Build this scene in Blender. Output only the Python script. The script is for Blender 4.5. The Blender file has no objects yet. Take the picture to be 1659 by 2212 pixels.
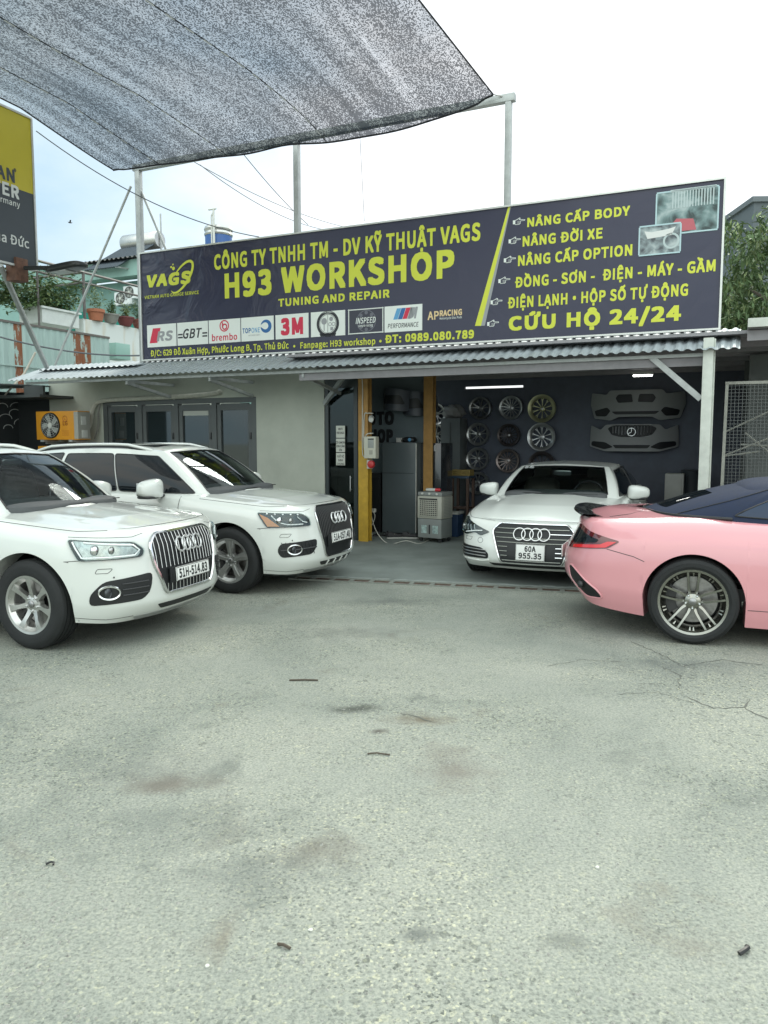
import bpy, bmesh, math, random
import numpy as np
from mathutils import Vector, Matrix
from mathutils.geometry import delaunay_2d_cdt
SC = bpy.context.scene
COL = SC.collection
R = math.radians
random.seed(7); RNG = np.random.default_rng(7)

# ---------------------------------------------------------------- camera
CAM_H = 1.68
PITCH = math.atan(156/1660)
cd = bpy.data.cameras.new('camera'); cam = bpy.data.objects.new('camera', cd); COL.objects.link(cam)
cam.location = (0, 0, CAM_H); cam.rotation_euler = (math.pi/2 - PITCH, 0, 0)
cd.sensor_fit = 'HORIZONTAL'; cd.sensor_width = 36; cd.lens = 36*1660/1659
cd.clip_start = .05; cd.clip_end = 900
SC.camera = cam
# ---------------------------------------------------------------- light
SUN_EL, SUN_AZ = R(41), R(20)          # ahead of the camera, a little to the right
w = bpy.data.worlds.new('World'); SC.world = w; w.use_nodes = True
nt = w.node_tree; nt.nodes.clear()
def wn(t, **k):
    n = nt.nodes.new(t)
    for a, b in k.items(): setattr(n, a, b)
    return n
wo = wn('ShaderNodeOutputWorld'); bg = wn('ShaderNodeBackground')
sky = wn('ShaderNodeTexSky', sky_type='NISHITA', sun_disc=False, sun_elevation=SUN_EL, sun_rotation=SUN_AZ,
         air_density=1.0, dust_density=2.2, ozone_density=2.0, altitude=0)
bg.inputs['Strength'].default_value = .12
tc = wn('ShaderNodeTexCoord'); sx = wn('ShaderNodeSeparateXYZ')
L = nt.links.new
L(tc.outputs['Generated'], sx.inputs[0])
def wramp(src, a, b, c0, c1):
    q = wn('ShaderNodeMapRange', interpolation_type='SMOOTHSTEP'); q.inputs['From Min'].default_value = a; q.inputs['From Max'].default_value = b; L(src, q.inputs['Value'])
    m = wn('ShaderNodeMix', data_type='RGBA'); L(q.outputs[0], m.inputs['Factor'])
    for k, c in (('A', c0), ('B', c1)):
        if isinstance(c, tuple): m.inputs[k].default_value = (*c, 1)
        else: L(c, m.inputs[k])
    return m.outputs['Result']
# sky brightened overhead and behind the camera, out of view, to fill front faces; hazy pale blue to the left ahead, white towards the sun
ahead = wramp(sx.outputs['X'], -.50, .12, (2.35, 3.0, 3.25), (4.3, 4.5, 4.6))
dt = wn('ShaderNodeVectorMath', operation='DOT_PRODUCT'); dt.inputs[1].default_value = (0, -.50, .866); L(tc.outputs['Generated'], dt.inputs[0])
sky_fill = wramp(dt.outputs['Value'], .12, .70, ahead, (9.0, 9.5, 9.0))
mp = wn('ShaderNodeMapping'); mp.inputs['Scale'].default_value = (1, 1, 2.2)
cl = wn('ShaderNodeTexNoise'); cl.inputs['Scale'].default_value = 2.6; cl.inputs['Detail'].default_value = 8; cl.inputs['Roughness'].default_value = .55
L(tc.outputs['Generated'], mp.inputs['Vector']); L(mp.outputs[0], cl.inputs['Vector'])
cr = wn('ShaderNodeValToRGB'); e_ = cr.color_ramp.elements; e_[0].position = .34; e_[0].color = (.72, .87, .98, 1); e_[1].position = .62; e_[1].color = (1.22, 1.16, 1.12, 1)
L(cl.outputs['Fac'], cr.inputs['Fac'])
cm = wn('ShaderNodeMix', data_type='RGBA', blend_type='MULTIPLY'); cm.inputs['Factor'].default_value = 1; L(sky_fill, cm.inputs['A']); L(cr.outputs['Color'], cm.inputs['B'])
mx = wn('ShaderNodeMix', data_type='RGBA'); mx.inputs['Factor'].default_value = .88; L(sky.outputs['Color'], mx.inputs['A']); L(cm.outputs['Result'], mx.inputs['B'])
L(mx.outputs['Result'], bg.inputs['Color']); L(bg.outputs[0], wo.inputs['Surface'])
sl = bpy.data.lights.new('sun', 'SUN'); sun = bpy.data.objects.new('sun', sl); COL.objects.link(sun)
sl.energy = 1.4; sl.angle = R(24); sl.color = (1, .97, .86)
sdir = Vector((math.sin(SUN_AZ)*math.cos(SUN_EL), math.cos(SUN_AZ)*math.cos(SUN_EL), math.sin(SUN_EL)))
sun.rotation_euler = sdir.to_track_quat('Z', 'Y').to_euler(); sun.location = (6, 6, 14)
SC.view_settings.view_transform = 'Standard'; SC.view_settings.look = 'None'
SC.view_settings.exposure = 1.12; SC.view_settings.gamma = 1
SC.cycles.max_bounces = 8; SC.cycles.transparent_max_bounces = 12; SC.cycles.use_denoising = True
SC.cycles.caustics_reflective = False; SC.cycles.caustics_refractive = False

# ---------------------------------------------------------------- facade frame: u along it, v into the building
TH = R(-24.57); FO = Vector((-.30, 12.54, 0))
FU = Vector((math.cos(TH), math.sin(TH), 0)); FV = Vector((-math.sin(TH), math.cos(TH), 0))
def W(u, v, z=0): return FO + FU*u + FV*v + Vector((0, 0, z))

# ---------------------------------------------------------------- materials
_m = {}
def nodes(name):
    m = bpy.data.materials.new(name); m.use_nodes = True
    t = m.node_tree; b = t.nodes['Principled BSDF']
    return m, t, b
def M(name, col=(.5, .5, .5), rough=.5, metal=0, coat=0, var=0, vs=4, bump=0, bs=60, emit=0, spec=.5, alpha=1, stretch=None):
    if name in _m: return _m[name]
    m, t, b = nodes(name)
    c = (*col, 1)
    b.inputs['Base Color'].default_value = c; b.inputs['Roughness'].default_value = rough
    b.inputs['Metallic'].default_value = metal; b.inputs['Coat Weight'].default_value = coat
    b.inputs['Coat Roughness'].default_value = .04; b.inputs['Specular IOR Level'].default_value = spec
    b.inputs['Alpha'].default_value = alpha
    if emit: b.inputs['Emission Color'].default_value = c; b.inputs['Emission Strength'].default_value = emit
    if var or bump:
        tx = t.nodes.new('ShaderNodeTexCoord'); src = tx.outputs['Object']
        if stretch:
            ma = t.nodes.new('ShaderNodeMapping'); ma.inputs['Scale'].default_value = stretch
            t.links.new(src, ma.inputs['Vector']); src = ma.outputs[0]
    if var:
        n = t.nodes.new('ShaderNodeTexNoise'); n.inputs['Scale'].default_value = vs; n.inputs['Detail'].default_value = 9; n.inputs['Roughness'].default_value = .62
        t.links.new(src, n.inputs['Vector'])
        rp = t.nodes.new('ShaderNodeValToRGB'); e = rp.color_ramp.elements
        e[0].position = .3; e[1].position = .7
        e[0].color = tuple(max(0, k*(1-var)) for k in col)+(1,); e[1].color = tuple(min(1, k*(1+var)) for k in col)+(1,)
        t.links.new(n.outputs['Fac'], rp.inputs['Fac']); t.links.new(rp.outputs['Color'], b.inputs['Base Color'])
        mr = t.nodes.new('ShaderNodeMapRange'); mr.inputs['To Min'].default_value = max(0, rough-.08); mr.inputs['To Max'].default_value = min(1, rough+.08)
        t.links.new(n.outputs['Fac'], mr.inputs['Value']); t.links.new(mr.outputs[0], b.inputs['Roughness'])
    if bump:
        n2 = t.nodes.new('ShaderNodeTexNoise'); n2.inputs['Scale'].default_value = bs; n2.inputs['Detail'].default_value = 6
        t.links.new(src, n2.inputs['Vector'])
        bp = t.nodes.new('ShaderNodeBump'); bp.inputs['Strength'].default_value = bump; bp.inputs['Distance'].default_value = .01
        t.links.new(n2.outputs['Fac'], bp.inputs['Height']); t.links.new(bp.outputs[0], b.inputs['Normal'])
    _m[name] = m
    return m
def glass_mat(name, tint, clear, rough=.02, gl=(.62, .70, .72)):
    """thin pane: fresnel gloss over a tinted see-through layer"""
    if name in _m: return _m[name]
    m, t, b = nodes(name); t.nodes.remove(b)
    o = t.nodes['Material Output']; g = t.nodes.new('ShaderNodeBsdfGlossy'); g.inputs['Roughness'].default_value = rough
    g.inputs['Color'].default_value = (*gl, 1)
    tr = t.nodes.new('ShaderNodeBsdfTransparent'); tr.inputs['Color'].default_value = (*[k*clear for k in tint], 1)
    f = t.nodes.new('ShaderNodeFresnel'); f.inputs['IOR'].default_value = 1.55
    x = t.nodes.new('ShaderNodeMixShader')
    t.links.new(f.outputs[0], x.inputs[0]); t.links.new(tr.outputs[0], x.inputs[1]); t.links.new(g.outputs[0], x.inputs[2])
    t.links.new(x.outputs[0], o.inputs['Surface'])
    _m[name] = m
    return m

# ---------------------------------------------------------------- mesh helpers
class MB:
    def __init__(s): s.v = []; s.f = []
    def add(s, v, f):
        b = len(s.v); s.v += [tuple(p) for p in v]; s.f += [tuple(i+b for i in q) for q in f]
        return s
    def box(s, c, d, rot=None):
        x, y, z = [k/2 for k in d]
        v = [Vector(p) for p in ((-x,-y,-z),(x,-y,-z),(x,y,-z),(-x,y,-z),(-x,-y,z),(x,-y,z),(x,y,z),(-x,y,z))]
        if rot is not None: v = [rot @ p for p in v]
        c = Vector(c)
        return s.add([p+c for p in v], [(0,3,2,1),(4,5,6,7),(0,1,5,4),(1,2,6,5),(2,3,7,6),(3,0,4,7)])
    def beam(s, a, b, w, h, up=(0, 0, 1)):
        a = Vector(a); b = Vector(b); x = (b-a); l = x.length; x.normalize(); u = Vector(up)
        if abs(x.dot(u)) > .99: u = Vector((0, 1, 0))
        y = u.cross(x).normalized(); z = x.cross(y)
        m = Matrix((x, y, z)).transposed()
        return s.box((a+b)/2, (l, w, h), m)
    def tube(s, pts, r, n=8, closed=False, cap=True):
        pts = [Vector(p) for p in pts]; k = len(pts); rr = r if hasattr(r, '__len__') else [r]*k
        v = []; prev = None
        for i, p in enumerate(pts):
            if closed: t = pts[(i+1) % k]-pts[i-1]
            else: t = pts[min(i+1, k-1)]-pts[max(i-1, 0)]
            t.normalize()
            if prev is None:
                a = Vector((0, 0, 1)) if abs(t.z) < .9 else Vector((1, 0, 0))
                x = t.cross(a).normalized()
            else:
                x = (prev - t*prev.dot(t)); x = x.normalized() if x.length > 1e-6 else t.orthogonal().normalized()
            prev = x; y = t.cross(x)
            for j in range(n):
                q = 2*math.pi*j/n; v.append(p+(x*math.cos(q)+y*math.sin(q))*rr[i])
        f = []
        for i in range(k if closed else k-1):
            for j in range(n):
                a = i*n+j; b = i*n+(j+1) % n; c = ((i+1) % k)*n+(j+1) % n; d = ((i+1) % k)*n+j
                f.append((a, b, c, d))
        if cap and not closed: f += [tuple(reversed(range(n))), tuple(range((k-1)*n, k*n))]
        return s.add(v, f)
    def lathe(s, prof, n=48, axis='z', c=(0, 0, 0), close=False):
        v = []; f = []; c = Vector(c); k = len(prof)
        for i in range(n):
            q = 2*math.pi*i/n; co, si = math.cos(q), math.sin(q)
            for r, h in prof:
                v.append(c+(Vector((r*co, r*si, h)) if axis == 'z' else Vector((r*co, h, -r*si)) if axis == 'y' else Vector((h, r*co, r*si))))
        for i in range(n):
            a = i*k; b = ((i+1) % n)*k
            for j in range(k if close else k-1):
                j2 = (j+1) % k; f.append((a+j, b+j, b+j2, a+j2))
        return s.add(v, f)
    def sell(s, c, d, e=.5, rot=None, nu=24, nv=14, shear=None):
        sg = lambda x, p: math.copysign(abs(x)**p, x)
        v = []; f = []; c = Vector(c)
        for i in range(nv+1):
            t = -math.pi/2+math.pi*i/nv
            for j in range(nu):
                q = 2*math.pi*j/nu
                p = Vector((d[0]*sg(math.cos(t), e)*sg(math.cos(q), e), d[1]*sg(math.cos(t), e)*sg(math.sin(q), e), d[2]*sg(math.sin(t), e)))
                if shear: p = shear(p)
                if rot is not None: p = rot @ p
                v.append(p+c)
        for i in range(nv):
            for j in range(nu):
                f.append((i*nu+j, i*nu+(j+1) % nu, (i+1)*nu+(j+1) % nu, (i+1)*nu+j))
        return s.add(v, f)
    def prism(s, poly, m, d):
        """2-D polygon in the plane of matrix m, extruded d along its z"""
        n = len(poly)
        v = [m @ Vector((x, y, 0)) for x, y in poly]+[m @ Vector((x, y, d)) for x, y in poly]
        f = [tuple(reversed(range(n))), tuple(range(n, 2*n))]+[(i, (i+1) % n, n+(i+1) % n, n+i) for i in range(n)]
        return s.add(v, f)
    def grid(s, P, closed_u=False):
        nu = len(P); nv = len(P[0]); v = [p for r in P for p in r]; f = []
        for i in range(nu if closed_u else nu-1):
            for j in range(nv-1):
                a = i*nv+j; b = ((i+1) % nu)*nv+j
                f.append((a, b, b+1, a+1))
        return s.add(v, f)
    def mesh(s, name, mat, smooth=True, bevel=0, angle=35, merge=0, recalc=False):
        me = bpy.data.meshes.new(name); me.from_pydata(s.v, [], s.f)
        if bevel or merge or recalc:
            bm = bmesh.new(); bm.from_mesh(me)
            if merge: bmesh.ops.remove_doubles(bm, verts=bm.verts, dist=merge)
            if recalc: bmesh.ops.recalc_face_normals(bm, faces=bm.faces)
            if bevel:
                ed = [e for e in bm.edges if len(e.link_faces) == 2 and e.calc_face_angle(0) > .6]
                bmesh.ops.bevel(bm, geom=ed, offset=bevel, segments=2, affect='EDGES', profile=.6)
            bm.to_mesh(me); bm.free()
        if smooth:
            me.polygons.foreach_set('use_smooth', [True]*len(me.polygons)); me.set_sharp_from_angle(angle=R(angle))
        if mat: me.materials.append(mat)
        me.update()
        return me
    def build(s, name, mat, parent=None, split=False, **k):
        if split:                        # left and right copies become objects of their own
            o = None
            for sg in (1, -1):
                h = MB(); used = {}
                for q in s.f:
                    if sg*sum(s.v[i][1] for i in q) > 0:
                        for i in q:
                            if i not in used: used[i] = len(h.v); h.v.append(s.v[i])
                        h.f.append(tuple(used[i] for i in q))
                if h.f: o = obj(name, h.mesh(name, mat, **k), parent)
            return o
        return obj(name, s.mesh(name, mat, **k), parent)
    def outward(s, c):
        c = Vector(c); F = []
        for q in s.f:
            a, b, d = [Vector(s.v[i]) for i in q[:3]]
            if len(q) > 3 and (b-a).cross(d-a).length < 1e-9: b, d = Vector(s.v[q[2]]), Vector(s.v[q[3]])
            F.append(q if (b-a).cross(d-a).dot(a-c) >= 0 else tuple(reversed(q)))
        s.f = F
        return s
def obj(name, me, parent=None):
    o = bpy.data.objects.new(name, me); COL.objects.link(o)
    if parent: o.parent = parent
    return o
def tag(o, label=None, cat=None, group=None, kind=None):
    if label: o['label'] = label
    if cat: o['category'] = cat
    if group: o['group'] = group
    if kind: o['kind'] = kind
    return o
def thing(name, label, cat, loc=(0, 0, 0), rz=0, group=None):
    o = bpy.data.objects.new(name, None); COL.objects.link(o); o.empty_display_size = .2
    o.location = loc; o.rotation_euler = (0, 0, rz)
    return tag(o, label, cat, group)
def empty(name, parent, loc=(0, 0, 0), rot=(0, 0, 0)):
    o = bpy.data.objects.new(name, None); COL.objects.link(o); o.parent = parent
    o.location = loc; o.rotation_euler = rot
    return o
def copy_tree(o, parent=None):
    c = o.copy(); COL.objects.link(c); c.parent = parent
    for ch in list(o.children): copy_tree(ch, c)
    return c
FONT = None
try:                                     # the sans face that ships inside Blender; the built-in one otherwise
    import os
    FONT = bpy.data.fonts.load(os.path.join(bpy.utils.system_resource('DATAFILES'), 'fonts', 'Noto Sans CJK Regular.woff2'))
except Exception: pass
CAPH = .73
def text_geo(txt, size, bold=0., sx=1., align='CENTER', shear=0., space=1., depth=0.):
    """text as (verts, faces) in the x-y plane; size = cap height"""
    c = bpy.data.curves.new('text', 'FONT'); c.body = txt; c.size = size/CAPH; c.align_x = align
    if FONT: c.font = FONT
    c.shear = shear; c.space_character = space+bold*1.1; c.resolution_u = 3; c.extrude = depth
    o = bpy.data.objects.new('text', c); COL.objects.link(o)
    me = bpy.data.meshes.new_from_object(o.evaluated_get(bpy.context.evaluated_depsgraph_get()))
    v = [Vector((p.co.x*sx, p.co.y, p.co.z)) for p in me.vertices]; f = [tuple(p.vertices) for p in me.polygons]
    bpy.data.objects.remove(o); bpy.data.curves.remove(c); bpy.data.meshes.remove(me)
    if bold:                             # heavier strokes: the glyphs repeated a little to every side, each a hair behind the last
        r = bold*size*1.15; n = len(v); V, F = [], []
        par = list(range(n))             # touching letters must not share a plane: every second island sits a hair lower
        def find(i):
            while par[i] != i: par[i] = par[par[i]]; i = par[i]
            return i
        for q in f:
            for i in q[1:]: par[find(i)] = find(q[0])
        ids = sorted({find(i) for i in range(n)}, key=lambda t: v[t].x); lay = {t: k % 4 for k, t in enumerate(ids)}
        v = [Vector((p.x, p.y, p.z-.00003*lay[find(i)])) for i, p in enumerate(v)]
        for k, (dx, dy) in enumerate(((0, 0), (-1, -1), (1, -1), (1, 1), (-1, 1), (-1, 0), (1, 0), (0, 1), (0, -1))):
            V += [Vector((p.x+dx*r, p.y+dy*r, p.z-k*.00012)) for p in v]; F += [tuple(i+n*k for i in q) for q in f]
        v, f = V, F
    return v, f
_v, _f = text_geo('H', 1.0)
CAPH = CAPH*(max(p.y for p in _v)-min(p.y for p in _v))
def fit_text(txt, size, width=None, **k):
    v, f = text_geo(txt, size, **k)
    if width and v:
        x0 = min(p.x for p in v); x1 = max(p.x for p in v); s = width/(x1-x0)
        v = [Vector(((p.x-x0)*s, p.y, p.z)) for p in v]
    return v, f
# ================================================================ CARS
def pchip(x, Y, xq):
    x = np.asarray(x, float); Y = np.asarray(Y, float); h = np.diff(x)[:, None]; d = np.diff(Y, axis=0)/h
    m = np.zeros_like(Y)
    w1 = 2*h[1:]+h[:-1]; w2 = h[1:]+2*h[:-1]
    with np.errstate(divide='ignore', invalid='ignore'):
        hm = (w1+w2)/(w1/d[:-1]+w2/d[1:])
    ok = (d[:-1]*d[1:]) > 0
    m[1:-1] = np.where(ok, np.nan_to_num(hm), 0)
    m[0] = d[0]; m[-1] = d[-1]
    i = np.clip(np.searchsorted(x, xq, side='right')-1, 0, len(x)-2)
    t = ((xq-x[i])/(x[i+1]-x[i]))[:, None]; H = h[i]
    return (2*t**3-3*t**2+1)*Y[i]+(t**3-2*t**2+t)*H*m[i]+(-2*t**3+3*t**2)*Y[i+1]+(t**3-t**2)*H*m[i+1]
def crspline(x, Y, xq):
    """smooth (C1) spline with centred slopes"""
    x = np.asarray(x, float); Y = np.asarray(Y, float)
    m = np.gradient(Y, x, axis=0)
    i = np.clip(np.searchsorted(x, xq, side='right')-1, 0, len(x)-2)
    H = (x[i+1]-x[i])[:, None]; t = ((xq-x[i])[:, None])/H
    return (2*t**3-3*t**2+1)*Y[i]+(t**3-2*t**2+t)*H*m[i]+(-2*t**3+3*t**2)*Y[i+1]+(t**3-t**2)*H*m[i+1]

class Body:
    """half body as a stack of waterlines; x runs from the visible end to the far end, y half width, z up"""
    def __init__(s, spec):
        c = spec['cols']                         # x, y, wf, wr, zbottom, ztop
        rows = spec['rows']                      # zfrac, dxf, dys, dxr
        Pt = []
        for (zf, dxf, dys, dxr) in rows:
            line = []
            for (x, y, wf, wr, zb, zt) in c:
                ws = (1-max(wf, wr)); 
                line.append((x+wf*dxf-wr*dxr, y-min(1, ws+.35*min(1, y/.5))*dys if y > 0 else 0, zb+(zt-zb)*zf))
            Pt.append(line)
        Pt = np.array(Pt)
        if spec.get('tweak'): spec['tweak'](Pt)
        mir = np.array([1, -1, 1])
        ext = np.concatenate([Pt[:, 1:2]*mir, Pt, Pt[:, -2:-1]*mir], 1)
        n = len(c)
        # knots by chord length
        ch = np.linalg.norm(np.diff(ext[2], axis=0), axis=1); k = np.concatenate([[0], np.cumsum(ch)]); k -= k[1]
        s.uu = np.linspace(0, k[-2], 1600)
        rowc = np.stack([crspline(k, ext[r], s.uu) for r in range(len(rows))], 1)   # nu, R, 3
        zz = np.array([r[0] for r in rows]); s.nr = 90
        q = np.linspace(0, 1, s.nr)
        rk = np.array(spec.get('rk', zz)); qq = np.interp(q, np.linspace(0, 1, len(rk)), rk)
        s.G = np.stack([pchip(rk, rowc[i], qq) for i in range(len(s.uu))], 0)      # nu, nr, 3
        mid = np.argmin(abs(qq-.4))
        xy = s.G[:, mid, :2]; s.pp = np.concatenate([[0], np.cumsum(np.linalg.norm(np.diff(xy, axis=0), axis=1))])
        s.xm = np.maximum.accumulate(xy[:, 0])+np.arange(len(xy))*1e-9; s.L = s.pp[-1]
        s.arches = spec['arches']; s.top = s.G[:, -1]
    def col(s, p):
        i = np.interp(abs(p), s.pp, np.arange(len(s.pp))); a = int(min(i, len(s.pp)-2)); t = i-a
        return s.G[a]*(1-t)+s.G[a+1]*t
    def raw(s, p, z):
        c = s.col(p); x = np.interp(z, c[:, 2], c[:, 0]); y = np.interp(z, c[:, 2], c[:, 1])
        zc = min(max(z, c[0, 2]), c[-1, 2])
        return np.array([x, math.copysign(y, p) if p else y, zc])
    def at(s, p, z, off=0):
        P = s.raw(p, z)
        e = .012
        c = s.col(p); z0 = min(max(z, c[0, 2]+e), c[-1, 2]-e)
        a = s.raw(p+e, z0)-s.raw(p-e, z0) if abs(p) > e else np.array([0, 1., 0])
        b = s.raw(p, z0+e)-s.raw(p, z0-e)
        n = np.cross(b, a); n /= np.linalg.norm(n)
        if n[0]*(P[0]-2.3)+n[1]*P[1] < 0: n = -n
        return Vector(P+n*off)
    def p_at_x(s, x):
        return float(np.interp(x, s.xm, s.pp))
    def zbot(s, x, z):
        for (xw, zw, r) in s.arches:
            if abs(x-xw) < r: return max(z, zw+math.sqrt(r*r-(x-xw)**2))
        return z
    def shell(s, step=.045, nt=34):
        ps = list(np.arange(0, s.L, step))+[s.L]
        for (xw, zw, r) in s.arches:
            ps = [p for p in ps if not (abs(np.interp(p, s.pp, s.xm)-xw) < r+.012 and s.col(p)[45, 1] > .5)]
            for k in range(37):
                a = math.pi*k/36; ps.append(s.p_at_x(xw-math.cos(a)*(r-1e-4)))
            ps += [s.p_at_x(xw-r-.0015), s.p_at_x(xw+r+.0015)]
        ps = sorted(set(ps)); tt = np.linspace(0, 1, nt); tt = np.unique(np.concatenate([tt, .9+np.linspace(0, .1, 9)]))
        P = []
        for p in ps:
            c = s.col(p); zb = c[0, 2]
            x = float(np.interp(p, s.pp, s.xm))
            if c[45, 1] > .5: zb = s.zbot(x, zb)
            z = zb+(c[-1, 2]-zb)*tt
            xx = np.interp(z, c[:, 2], c[:, 0]); yy = np.interp(z, c[:, 2], c[:, 1])
            col = [(xx[i], yy[i], z[i]) for i in range(len(z))]
            n = s.at(p, zb+.01, -.05); inn = (n.x, max(0, n.y), zb+.004)
            n2 = s.at(p, zb+.01, -.22); inn2 = (n2.x, max(0, n2.y), zb+.006)
            P.append([inn2, inn]+col)
        m = MB()
        m.grid(P); m.grid([[(x, -y, z) for (x, y, z) in c] for c in reversed(P)])
        return m
    def topline(s, p, side=1):
        c = s.col(p)[-1]; return np.array([c[0], side*c[1], c[2]])

def coons(F, B, S0, S1, na, nb, bump=None):
    """F(b),B(b): front/back curves for b in -1..1; S0(a),S1(a): sides for a in 0..1"""
    P = []
    for i in range(na+1):
        a = i/na; row = []
        for j in range(nb+1):
            b = -1+2*j/nb; t = (b+1)/2
            q = (1-a)*F(b)+a*B(b)+(1-t)*S0(a)+t*S1(a)-((1-a)*(1-t)*F(-1)+(1-a)*t*F(1)+a*(1-t)*B(-1)+a*t*B(1))
            if bump: q = q+np.array([0, 0, bump(a, b, q)])
            row.append(tuple(q))
        P.append(row)
    return P

class House:
    """greenhouse: loops from belt to roof; g runs along the loop from the visible end's centre to the far end's centre"""
    def __init__(s, base, top, bulge=.03):
        s.n = len(base); b = np.array(base, float); t = np.array(top, float); mir = np.array([1, -1, 1])
        s.k = np.arange(s.n, dtype=float)
        kk = np.concatenate([[-1], s.k, [s.n]])
        ex = lambda q: np.concatenate([q[1:2]*mir, q, q[-2:-1]*mir], 0)
        s.gg = np.linspace(0, s.n-1, 40*(s.n-1)+1)
        s.b = crspline(kk, ex(b), s.gg); s.t = crspline(kk, ex(t), s.gg); s.bulge = bulge
    def _i(s, A, g):
        i = np.interp(g, s.gg, np.arange(len(s.gg))); a = int(min(i, len(s.gg)-2)); f = i-a
        return A[a]*(1-f)+A[a+1]*f
    def nrm(s, g):
        e = .02; g0 = min(max(g, e), s.n-1-e)
        a = s._i(s.b, g0+e)-s._i(s.b, g0-e)+s._i(s.t, g0+e)-s._i(s.t, g0-e); v = s._i(s.t, g0)-s._i(s.b, g0)
        n = np.cross(v, a); n /= np.linalg.norm(n)
        c = s._i(s.b, g0)
        if n[0]*(c[0]-2.6)+n[1]*c[1] < 0: n = -n
        return n
    def at(s, g, v, off=0):
        sg = 1 if g >= 0 else -1; g = abs(g)
        P = s._i(s.b, g)*(1-v)+s._i(s.t, g)*v
        n = s.nrm(g)
        P = P+n*(s.bulge*4*v*(1-v)+off)
        return Vector((P[0], sg*P[1], P[2]))
    def patch(s, g0, g1, v0, v1, m, n=40, nv=10, off=0):
        for sg in (1, -1):
            P = []
            for i in range(n+1):
                g = g0+(g1-g0)*i/n; r = []
                for j in range(nv+1):
                    q = s.at(g, v0+(v1-v0)*j/nv, off); r.append((q.x, sg*q.y, q.z))
                P.append(r)
            m.grid(P if sg > 0 else P[::-1])
        return m

def poly_round(poly, r, n=4):
    out = []; k = len(poly)
    for i in range(k):
        p = np.array(poly[i], float); a = np.array(poly[i-1], float)-p; b = np.array(poly[(i+1) % k], float)-p
        la, lb = np.linalg.norm(a), np.linalg.norm(b); rr = r[i] if hasattr(r, '__len__') else r
        d = min(rr, la*.48, lb*.48); A = p+a/la*d; B = p+b/lb*d
        for j in range(n+1):
            t = j/n; out.append(tuple((1-t)**2*A+2*t*(1-t)*p+t*t*B))
    return out
def dense(poly, step, closed=True):
    out = []; k = len(poly)
    for i in range(k if closed else k-1):
        a = np.array(poly[i]); b = np.array(poly[(i+1) % k]); n = max(1, int(np.linalg.norm(b-a)/step))
        for j in range(n): out.append(tuple(a+(b-a)*j/n))
    if not closed: out.append(tuple(poly[-1]))
    return out
def inpoly(pt, poly):
    x, y = pt; c = False; j = len(poly)-1
    for i in range(len(poly)):
        xi, yi = poly[i]; xj, yj = poly[j]
        if (yi > y) != (yj > y) and x < (xj-xi)*(y-yi)/(yj-yi)+xi: c = not c
        j = i
    return c
def decal(fn, poly, off, step=.04, back=.03, m=None, mirror=False, sx=1):
    """polygon (a,b) laid on the surface fn(a,b,off), with a rim going back into it"""
    m = m or MB(); ring = dense(poly, step*sx); n = len(ring)
    xs = [p[0] for p in ring]; ys = [p[1] for p in ring]
    pts = list(ring)
    x = min(xs)+step*.5*sx
    while x < max(xs):
        y = min(ys)+step*.5
        while y < max(ys):
            if inpoly((x, y), ring) and min((x-a)**2+(y-b)**2 for a, b in ring) > (step*.45)**2: pts.append((x, y))
            y += step
        x += step*sx
    vs, es, fs, *_ = delaunay_2d_cdt([Vector(p) for p in pts], [(i, (i+1) % n) for i in range(n)], [], 1, 1e-6)
    v = [fn(p[0], p[1], off) for p in vs]; f = [tuple(q) for q in fs]
    rim = [fn(p[0], p[1], off-back) for p in ring]; top = [fn(p[0], p[1], off) for p in ring]
    rf = [(i, (i+1) % n, n+(i+1) % n, n+i) for i in range(n)]
    # orientation: make the faces look outward
    if f:
        a, b, c = [v[i] for i in f[0]]; nn = (b-a).cross(c-a)
        o = fn(*vs[f[0][0]], off+.01)-a
        if nn.dot(o) < 0: f = [tuple(reversed(q)) for q in f]
    for sg in ((1, -1) if mirror else (1,)):
        mv = [(p.x, p.y*sg, p.z) for p in v]; m.add(mv, f if sg > 0 else [tuple(reversed(q)) for q in f])
        mr = [(p.x, p.y*sg, p.z) for p in top+rim]; m.add(mr, rf)
    return m
def line_on(fn, path, r, off=.0, m=None, mirror=False, closed=False, n=6, step=.04):
    m = m or MB(); d = dense(path, step, closed)
    pts = [fn(a, b, off) for a, b in d]
    m.tube(pts, r, n=n, closed=closed)
    if mirror: m.tube([(p.x, -p.y, p.z) for p in pts], r, n=n, closed=closed)
    return m

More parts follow.
